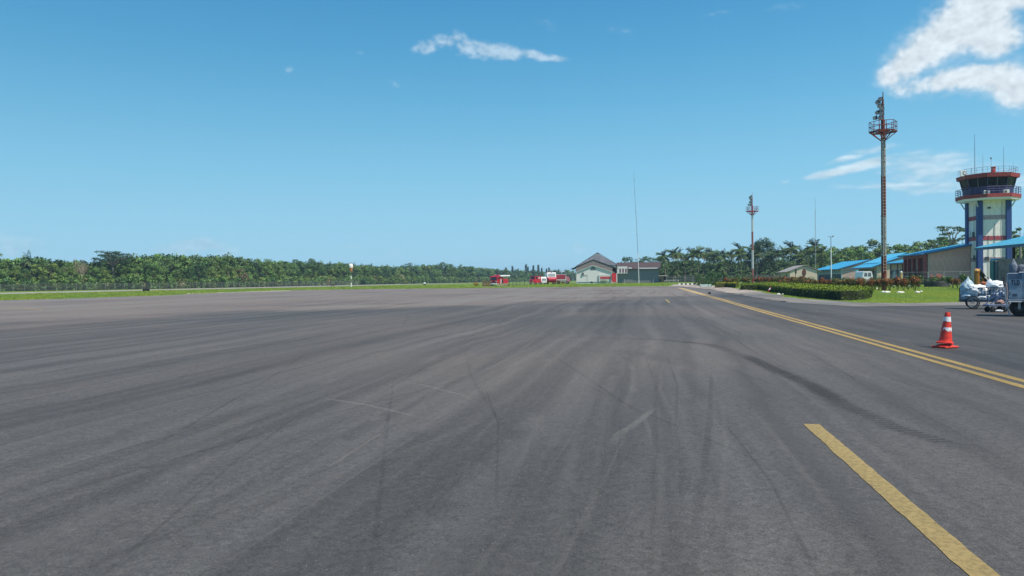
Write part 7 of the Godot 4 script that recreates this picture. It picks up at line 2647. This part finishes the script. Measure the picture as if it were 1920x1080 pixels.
# ---------------------------------------------------------------- small things
func traffic_cone(label: String, at: Vector3, turn: float, lean: Vector3, squashed: bool) -> Node3D:
	var t := thing("traffic_cone", label, "traffic cone", at, turn)
	var red := paint(0.80, 0.045, 0.022, 0.48, 0.0, "fine")
	var white := paint(0.70, 0.71, 0.72, 0.6)
	var tilt := Basis(Quaternion(Vector3.UP, (Vector3.UP + lean).normalized()))
	# the flange of the cone underneath, then the one stacked on it
	for q in [[0.0, 0.40, 0.2, Basis()], [0.085, 0.34, 0.75, tilt]]:
		var s := Shape.new()
		var b: Basis = (q[3] as Basis) * Basis(Vector3.UP, q[2])
		s.chamfer(Vector3(0, q[0] + 0.02, 0), Vector3(q[1], 0.04, q[1] * 0.92), 0.012, b)
		s.lathe([Vector2(q[1] * 0.44, q[0] + 0.035), Vector2(q[1] * 0.42, q[0] + 0.06), Vector2(0.13, q[0] + 0.065)], 24, Vector3.ZERO, q[3])
		part("base", s, red, t)
	var top := 0.78 if not squashed else 0.5
	var body := Shape.new()
	body.lathe([Vector2(0.138, 0.11), Vector2(0.132, 0.14), Vector2(0.055, top - 0.03), Vector2(0.046, top), Vector2(0.036, top), Vector2(0.03, top - 0.05)], 28, Vector3.ZERO, tilt)
	part("cone_body", body, red, t)
	var r_at := func(y: float) -> float: return lerpf(0.132, 0.055, (y - 0.14) / (top - 0.17)) + 0.004
	# torn reflective bands
	var f := FastNoiseLite.new()
	f.seed = 9
	f.frequency = 0.9
	var bands := [[top - 0.205, top - 0.10, 0.02, 0.0, TAU], [top - 0.40, top - 0.335, 0.045, 0.35, 2.9]] if not squashed else [[0.2, 0.42, 0.03, 0.0, TAU]]
	for bd in bands:
		var s := Shape.new()
		var n := 40
		for j in n:
			var a0: float = bd[3] + (bd[4] - bd[3]) * j / n
			var a1: float = bd[3] + (bd[4] - bd[3]) * (j + 1) / n
			var p := []
			for q in [[a0, 0], [a1, 0], [a1, 1], [a0, 1]]:
				var wob: float = f.get_noise_2d(q[0] * 4.0, q[1] * 30.0) * bd[2] * 2.0
				var y: float = (bd[0] if q[1] == 0 else bd[1]) + wob * (1.0 if q[1] == 0 else 0.35)
				p.append(tilt * Vector3(cos(q[0]) * r_at.call(y), y, sin(q[0]) * r_at.call(y)))
			s.quad(p[0], p[1], p[2], p[3], tilt * Vector3(cos(a0), 0.2, sin(a0)))
		part("reflective_band", s, white, t)
	return t


func build_small_things() -> void:
	traffic_cone("red traffic cone with torn white bands, near right beside the double line", Vector3(9.55, -0.00, -16.48), 0.15, Vector3(0.09, 0, 0), false)
	var bc := traffic_cone("battered red and white traffic cone lying crumpled before the long hedge", Vector3(28.00, 0.00, -81.32), 0.6, Vector3(0.35, 0, 0.1), true)
	var s := Shape.new()
	s.prism([Vector2(-0.1, 0), Vector2(0.32, 0.12), Vector2(0.42, 0.3), Vector2(0.1, 0.22)], 0.03, Vector3(0.05, 0.1, 0.12))
	part("torn_flap", s, paint(0.7, 0.7, 0.7, 0.6), bc)
	# wheel chock on the line
	var t := thing("wheel_chock", "black rubber wheel chock lying by the double yellow line", "wheel chock", Vector3(19.58, -0.00, -74.02), -0.1)
	s = Shape.new()
	s.prism([Vector2(-0.1, 0), Vector2(0.1, 0), Vector2(0.04, 0.2), Vector2(-0.04, 0.2)], 0.64, Vector3.ZERO, Basis(Vector3(0, 0, 1), Vector3.UP, Vector3(-1, 0, 0)))
	var cb := part("block", s, paint(0.022, 0.024, 0.024, 0.8), t)
	cb.rotation.y = PI / 2
	s = Shape.new()
	s.box(Vector3(-0.18, 0.12, 0.085), Vector3(0.1, 0.06, 0.01))
	part("tag", s, paint(0.3, 0.25, 0.1, 0.6), t)
	# pile of pale pipes
	var rough := FastNoiseLite.new()
	for q in [[0.0, 0.12, 0.0], [0.05, 0.12, -0.26], [-0.04, 0.34, -0.13]]:
		var p := thing("pale_pipe", ["front pale green pipe of the pile at the end of the road", "rear pale green pipe of the pile at the end of the road", "topmost pale green pipe of the pile at the end of the road"][[0.0, 0.05, -0.04].find(q[0])], "pipe", Vector3(33.02, 0.00, -127.00) + Vector3(q[0], q[1], q[2]), -0.1, "pile of pale pipes")
		s = Shape.new()
		s.rod(Vector3(-1.0, 0, 0), Vector3(0.95, 0, 0), 0.115, 12)
		part("tube", s, paint(0.42, 0.52, 0.5, 0.5), p)
		for x in [-0.98, 0.45, 0.93]:
			s = Shape.new()
			s.rod(Vector3(x - 0.03, 0, 0), Vector3(x + 0.03, 0, 0), 0.128, 12)
			part("collar", s, paint(0.05, 0.07, 0.07, 0.6), p)
	# kerb stones painted in turns
	t = Node3D.new()
	t.name = "painted_kerb"
	add_child(t)
	tag(t, "row of kerb stones painted white and black at the road's far end", "kerb", "", "structure")
	var a := Vector3(39.23, 0.00, -176.00)
	var b := Vector3(44.89, 0.00, -177.00)
	for k in 11:
		s = Shape.new()
		s.chamfer(Vector3(0, 0.15, 0), Vector3(a.distance_to(b) / 11.0 - 0.02, 0.36, 0.3), 0.02)
		var o := part("kerb_stone", s, paint(0.76, 0.76, 0.74, 0.8) if k % 2 == 0 else paint(0.03, 0.03, 0.032, 0.8), t)
		o.position = a.lerp(b, (k + 0.5) / 11.0)
	# sign on a post in the garden
	t = thing("garden_sign", "small dark sign on a thin brown post behind the long hedge", "sign", Vector3(47.12, 0.00, -124.00))
	s = Shape.new()
	s.rod(Vector3(0, -0.1, 0), Vector3(0, 2.35, 0), 0.05, 8)
	part("post", s, paint(0.16, 0.12, 0.09, 0.7), t)
	block("board", t, Vector3(0, 2.5, 0.06), Vector3(0.3, 0.75, 0.05), paint(0.035, 0.03, 0.03, 0.6), 0.01)
	t = thing("electric_box", "small white electrical box at the foot of the smaller mast", "electrical box", Vector3(58.11, 0.00, -178.00))
	block("case", t, Vector3(0, 1.15, 0), Vector3(0.55, 0.65, 0.3), paint(0.5, 0.53, 0.52, 0.5), 0.02)
	block("stand", t, Vector3(0, 0.4, 0), Vector3(0.12, 0.85, 0.12), paint(0.3, 0.3, 0.3, 0.6), 0.01)
	# wind sock
	t = thing("windsock", "limp white and orange windsock on a white pole at the grass edge", "windsock", Vector3(-47.80, 0.00, -222.00))
	s = Shape.new()
	s.rod(Vector3(0, -0.1, 0), Vector3(0, 6.8, 0), 0.035, 8)
	part("pole", s, paint(0.26, 0.30, 0.24, 0.6), t)
	for q in [[0.7, 1.3], [2.9, 0.9]]:
		s = Shape.new()
		s.lathe([Vector2(0.0, q[0] - q[1] * 0.5), Vector2(0.2, q[0] - q[1] * 0.5), Vector2(0.2, q[0] + q[1] * 0.5), Vector2(0, q[0] + q[1] * 0.5)], 10)
		part("sleeve", s, paint(0.66, 0.68, 0.6, 0.6), t)
	s = Shape.new()
	s.lathe([Vector2(0.12, 7.0), Vector2(0.42, 6.9), Vector2(0.62, 6.55), Vector2(0.63, 6.1), Vector2(0.57, 5.75)], 16)
	part("sock", s, paint(0.80, 0.77, 0.72, 0.7), t)
	s = Shape.new()
	s.lathe([Vector2(0.57, 5.75), Vector2(0.46, 5.35), Vector2(0.43, 5.0), Vector2(0.36, 4.75), Vector2(0.1, 4.75)], 16)
	part("orange_band", s, paint(0.55, 0.18, 0.07, 0.7), t)
	# black markers and other small things in the left grass
	for q in [[Vector3(-74.49, 0.00, -152.00), 1.35, 0.5, "wide black marker board in the grass at left", 0.1], [Vector3(-98.75, 0.00, -215.00), 1.0, 0.45, "smaller black marker board farther off in the left grass", 0.0]]:
		t = thing("marker_board", q[3], "marker board", q[0], q[4])
		block("board", t, Vector3(0, 0.22 + q[2] * 0.5, 0), Vector3(q[1], q[2], 0.08), paint(0.012, 0.012, 0.014, 0.6), 0.01)
		for x in [-0.4, 0.4]:
			block("leg", t, Vector3(x * q[1], 0.1, 0), Vector3(0.06, 0.35, 0.06), paint(0.02, 0.02, 0.02, 0.7), 0.005)
	t = thing("light_stand", "small dark stand on thin legs in the grass, left of the windsock", "stand", Vector3(-49.92, 0.00, -208.00))
	block("top", t, Vector3(0, 0.62, 0), Vector3(1.0, 0.16, 0.3), paint(0.10, 0.08, 0.05, 0.7), 0.01)
	for x in [-0.42, 0.42]:
		block("leg", t, Vector3(x, 0.27, 0), Vector3(0.07, 0.58, 0.07), paint(0.10, 0.08, 0.05, 0.7), 0.005)
	t = thing("white_marker", "small white marker box with dark foot, far off by the runway end", "marker", Vector3(-35.02, 0.00, -300.00))
	block("box", t, Vector3(0, 0.75, 0), Vector3(0.8, 0.6, 0.5), paint(0.8, 0.8, 0.8, 0.6), 0.03)
	block("foot", t, Vector3(0, 0.2, 0), Vector3(1.0, 0.45, 0.5), paint(0.04, 0.04, 0.04, 0.7), 0.02)
	# brown slatted screen, striped barrier, yellow bush
	t = thing("slat_screen", "brown vertical slat screen standing left of the red fire engine", "screen", Vector3(-6.14, 0.00, -181.00), 0.0)
	for k in 12:
		s = Shape.new()
		s.box(Vector3(-1.05 + k * 0.19, 0.72 + rnd(-0.03, 0.03), 0), Vector3(0.15, 1.44, 0.04))
		part("plank", s, [paint(0.15, 0.085, 0.045, 0.9), paint(0.20, 0.12, 0.06, 0.9), paint(0.11, 0.06, 0.035, 0.9)][k % 3], t)
	for y in [0.3, 1.1]:
		block("cross_rail", t, Vector3(0, y, -0.05), Vector3(2.25, 0.1, 0.05), paint(0.1, 0.06, 0.04, 0.9), 0.0)
	s = Shape.new()
	s.box(Vector3(0, 0.02, 0), Vector3(2.6, 0.16, 0.7))
	var slab := struct("concrete_slab", s, paint(0.48, 0.43, 0.36, 0.9), "pale concrete slab before the brown slat screen")
	slab.position = Vector3(-5.62, 0.00, -173.00)
	t = thing("striped_barrier", "low barrier board with slanting black and cream stripes before the fire engine", "barrier", Vector3(-2.33, 0.00, -192.00), 0.0)
	s = Shape.new()
	s.box(Vector3(0, 0.42, 0), Vector3(2.9, 0.72, 0.06))
	part("board", s, paint(0.02, 0.02, 0.02, 0.7), t)
	for k in 6:
		s = Shape.new()
		var x := -1.3 + k * 0.46
		s.prism([Vector2(x - 0.2, 0.08), Vector2(x, 0.08), Vector2(x + 0.42, 0.76), Vector2(x + 0.22, 0.76)], 0.02, Vector3(0, 0, 0.042))
		part("stripe", s, paint(0.70, 0.62, 0.36, 0.7), t)
	for x in [-1.2, 1.2]:
		block("leg", t, Vector3(x, 0.1, -0.1), Vector3(0.1, 0.3, 0.2), paint(0.05, 0.05, 0.05, 0.7), 0.0)
	var yb := croton("yellow_bush", "small bright yellow-orange bush in the grass left of the slat screen", Vector3(-8.85, 0.00, -185.00), 0.75, 1.15, Color(0.42, 0.25, 0.025), Color(0.2, 0.2, 0.03))
	croton("brown_bush", "dry brown bush at the wheels of the rescue truck, left one", Vector3(15.11, 0.00, -243.00), 0.9, 1.2, Color(0.14, 0.075, 0.03), Color(0.1, 0.06, 0.03))
	croton("brown_bush", "dry brown bush at the wheels of the rescue truck, right one", Vector3(16.68, 0.00, -243.00), 0.9, 1.0, Color(0.16, 0.10, 0.04), Color(0.12, 0.08, 0.03))
	croton("green_mound", "low green mound of shrubs in front of the station's notice board", Vector3(29.87, 0.00, -243.00), 1.9, 1.3, Color(0.10, 0.17, 0.045), Color(0.09, 0.15, 0.03))
	croton("green_mound", "small dark bush at the middle of the station's front wall", Vector3(26.07, 0.00, -244.00), 0.5, 0.8, Color(0.04, 0.08, 0.03), Color(0.04, 0.07, 0.03))
	# pipe marker posts before the warehouse
	for q in [[Vector3(39.50, 0.00, -262.00), "thin pale stake in the grass before the warehouse, left one"], [Vector3(50.75, 0.00, -268.00), "thin pale stake in the grass before the warehouse, right one"]]:
		t = thing("stake", q[1], "stake", q[0])
		s = Shape.new()
		s.rod(Vector3(0, -0.1, 0), Vector3(0, 1.5, 0), 0.06, 6)
		part("rod", s, paint(0.5, 0.52, 0.52, 0.6), t)
		s = Shape.new()
		s.lathe([Vector2(0.06, 1.5), Vector2(0.09, 1.52), Vector2(0.0, 1.6)], 6)
		part("tip", s, paint(0.4, 0.42, 0.42, 0.6), t)


func build_grass() -> void:
	var blade := func(n: int, h: float, w: float, spread: float) -> ArrayMesh:
		var s := Shape.new()
		for k in n:
			var a := rnd(0, TAU)
			var p := Vector3(cos(a), 0, sin(a)) * spread * sqrt(rng.randf())
			var up := Vector3(rnd(-0.6, 0.6), 1.0, rnd(-0.6, 0.6)).normalized()
			var hh := h * rnd(0.5, 1.2)
			var side := Vector3(cos(a + 1.3), 0, sin(a + 1.3)) * w
			s.tint = Color(1, 1, 1) * rnd(0.75, 1.25)
			var nn := (Vector3.UP + up * 0.3 + unit() * 0.35).normalized()
			s.tri(p - side, p + up * hh, p + side, nn, nn, nn)
		return s.mesh()
	var lawn := PackedVector2Array([Vector2(38.75, -179.59), Vector2(47.11, -185.21), Vector2(37.50, -136.35), Vector2(27.99, -85.20), Vector2(21.17, -57.02), Vector2(20.53, -44.92), Vector2(22.67, -42.89), Vector2(26.11, -43.52), Vector2(33.53, -45.57), Vector2(86.82, -118.00), Vector2(73.15, -128.00), Vector2(64.29, -150.00), Vector2(64.44, -205.00), Vector2(51.79, -240.00)])
	var verge := PackedVector2Array([Vector2(-120, -40), Vector2(-56.36, -82.17), Vector2(-52.43, -87.36), Vector2(-50.20, -98.96), Vector2(-48.16, -102.90), Vector2(-49.18, -132.39), Vector2(-44.14, -154.49), Vector2(-29.49, -158.75), Vector2(-6.57, -153.32), Vector2(13.26, -154.70), Vector2(31.78, -150.29), Vector2(38.75, -179.59), Vector2(51.79, -240.00), Vector2(18.73, -262.00), Vector2(-49.20, -265.00), Vector2(-80.00, -200.00), Vector2(-96.01, -140.00), Vector2(-140, -60)])
	for spec in [["lawn_grass", lawn, 60000, [12, 0.10, 0.008, 0.15], Vector2(18, -240), Vector2(100, -40), "short bright green lawn grass right of the road", 62.0], ["verge_grass", verge, 30000, [9, 0.30, 0.025, 0.30], Vector2(-140, -265), Vector2(50, -40), "rough bright green grass along the far edge of the apron", 150.0]]:
		var mm := MultiMesh.new()
		mm.transform_format = MultiMesh.TRANSFORM_3D
		mm.use_colors = true
		mm.mesh = blade.call(spec[3][0], spec[3][1], spec[3][2], spec[3][3])
		var places := []
		var tries := 0
		var patch := FastNoiseLite.new()
		patch.seed = 31
		patch.frequency = 0.09
		patch.fractal_octaves = 3
		while places.size() < spec[2] and tries < 900000:
			tries += 1
			var p := Vector2(rnd(spec[4].x, spec[5].x), rnd(spec[4].y, spec[5].y))
			# thinner with distance, where a tuft is below what one can see
			var d := absf(p.y)
			var keep: float = clampf(pow(spec[7] / d, 1.6), 0.05, 1.0)
			if rng.randf() > keep or not Geometry2D.is_point_in_polygon(p, spec[1]):
				continue
			places.append(p)
		mm.instance_count = places.size()
		for i in places.size():
			var p: Vector2 = places[i]
			var far: float = clampf(absf(p.y) / spec[7], 0.8, 2.2)
			var n := patch.get_noise_2d(p.x, p.y)
			mm.set_instance_transform(i, Transform3D(Basis(Vector3.UP, rnd(0, TAU)).scaled(Vector3(far, lerpf(0.8, 1.0, far - 0.8) * (0.9 + 0.5 * n), far) * rnd(0.75, 1.25)), Vector3(p.x, -0.06, p.y)))
			var t := rnd(0.8, 1.2)
			mm.set_instance_color(i, Color((0.20 + 0.09 * n) * t, (0.315 + 0.05 * n) * t, 0.052 * t))
		var o := MultiMeshInstance3D.new()
		o.name = spec[0]
		o.multimesh = mm
		o.material_override = leafy(1, 1, 1, 0.4, 0.6)
		add_child(o)
		tag(o, spec[6], "grass", "", "stuff")
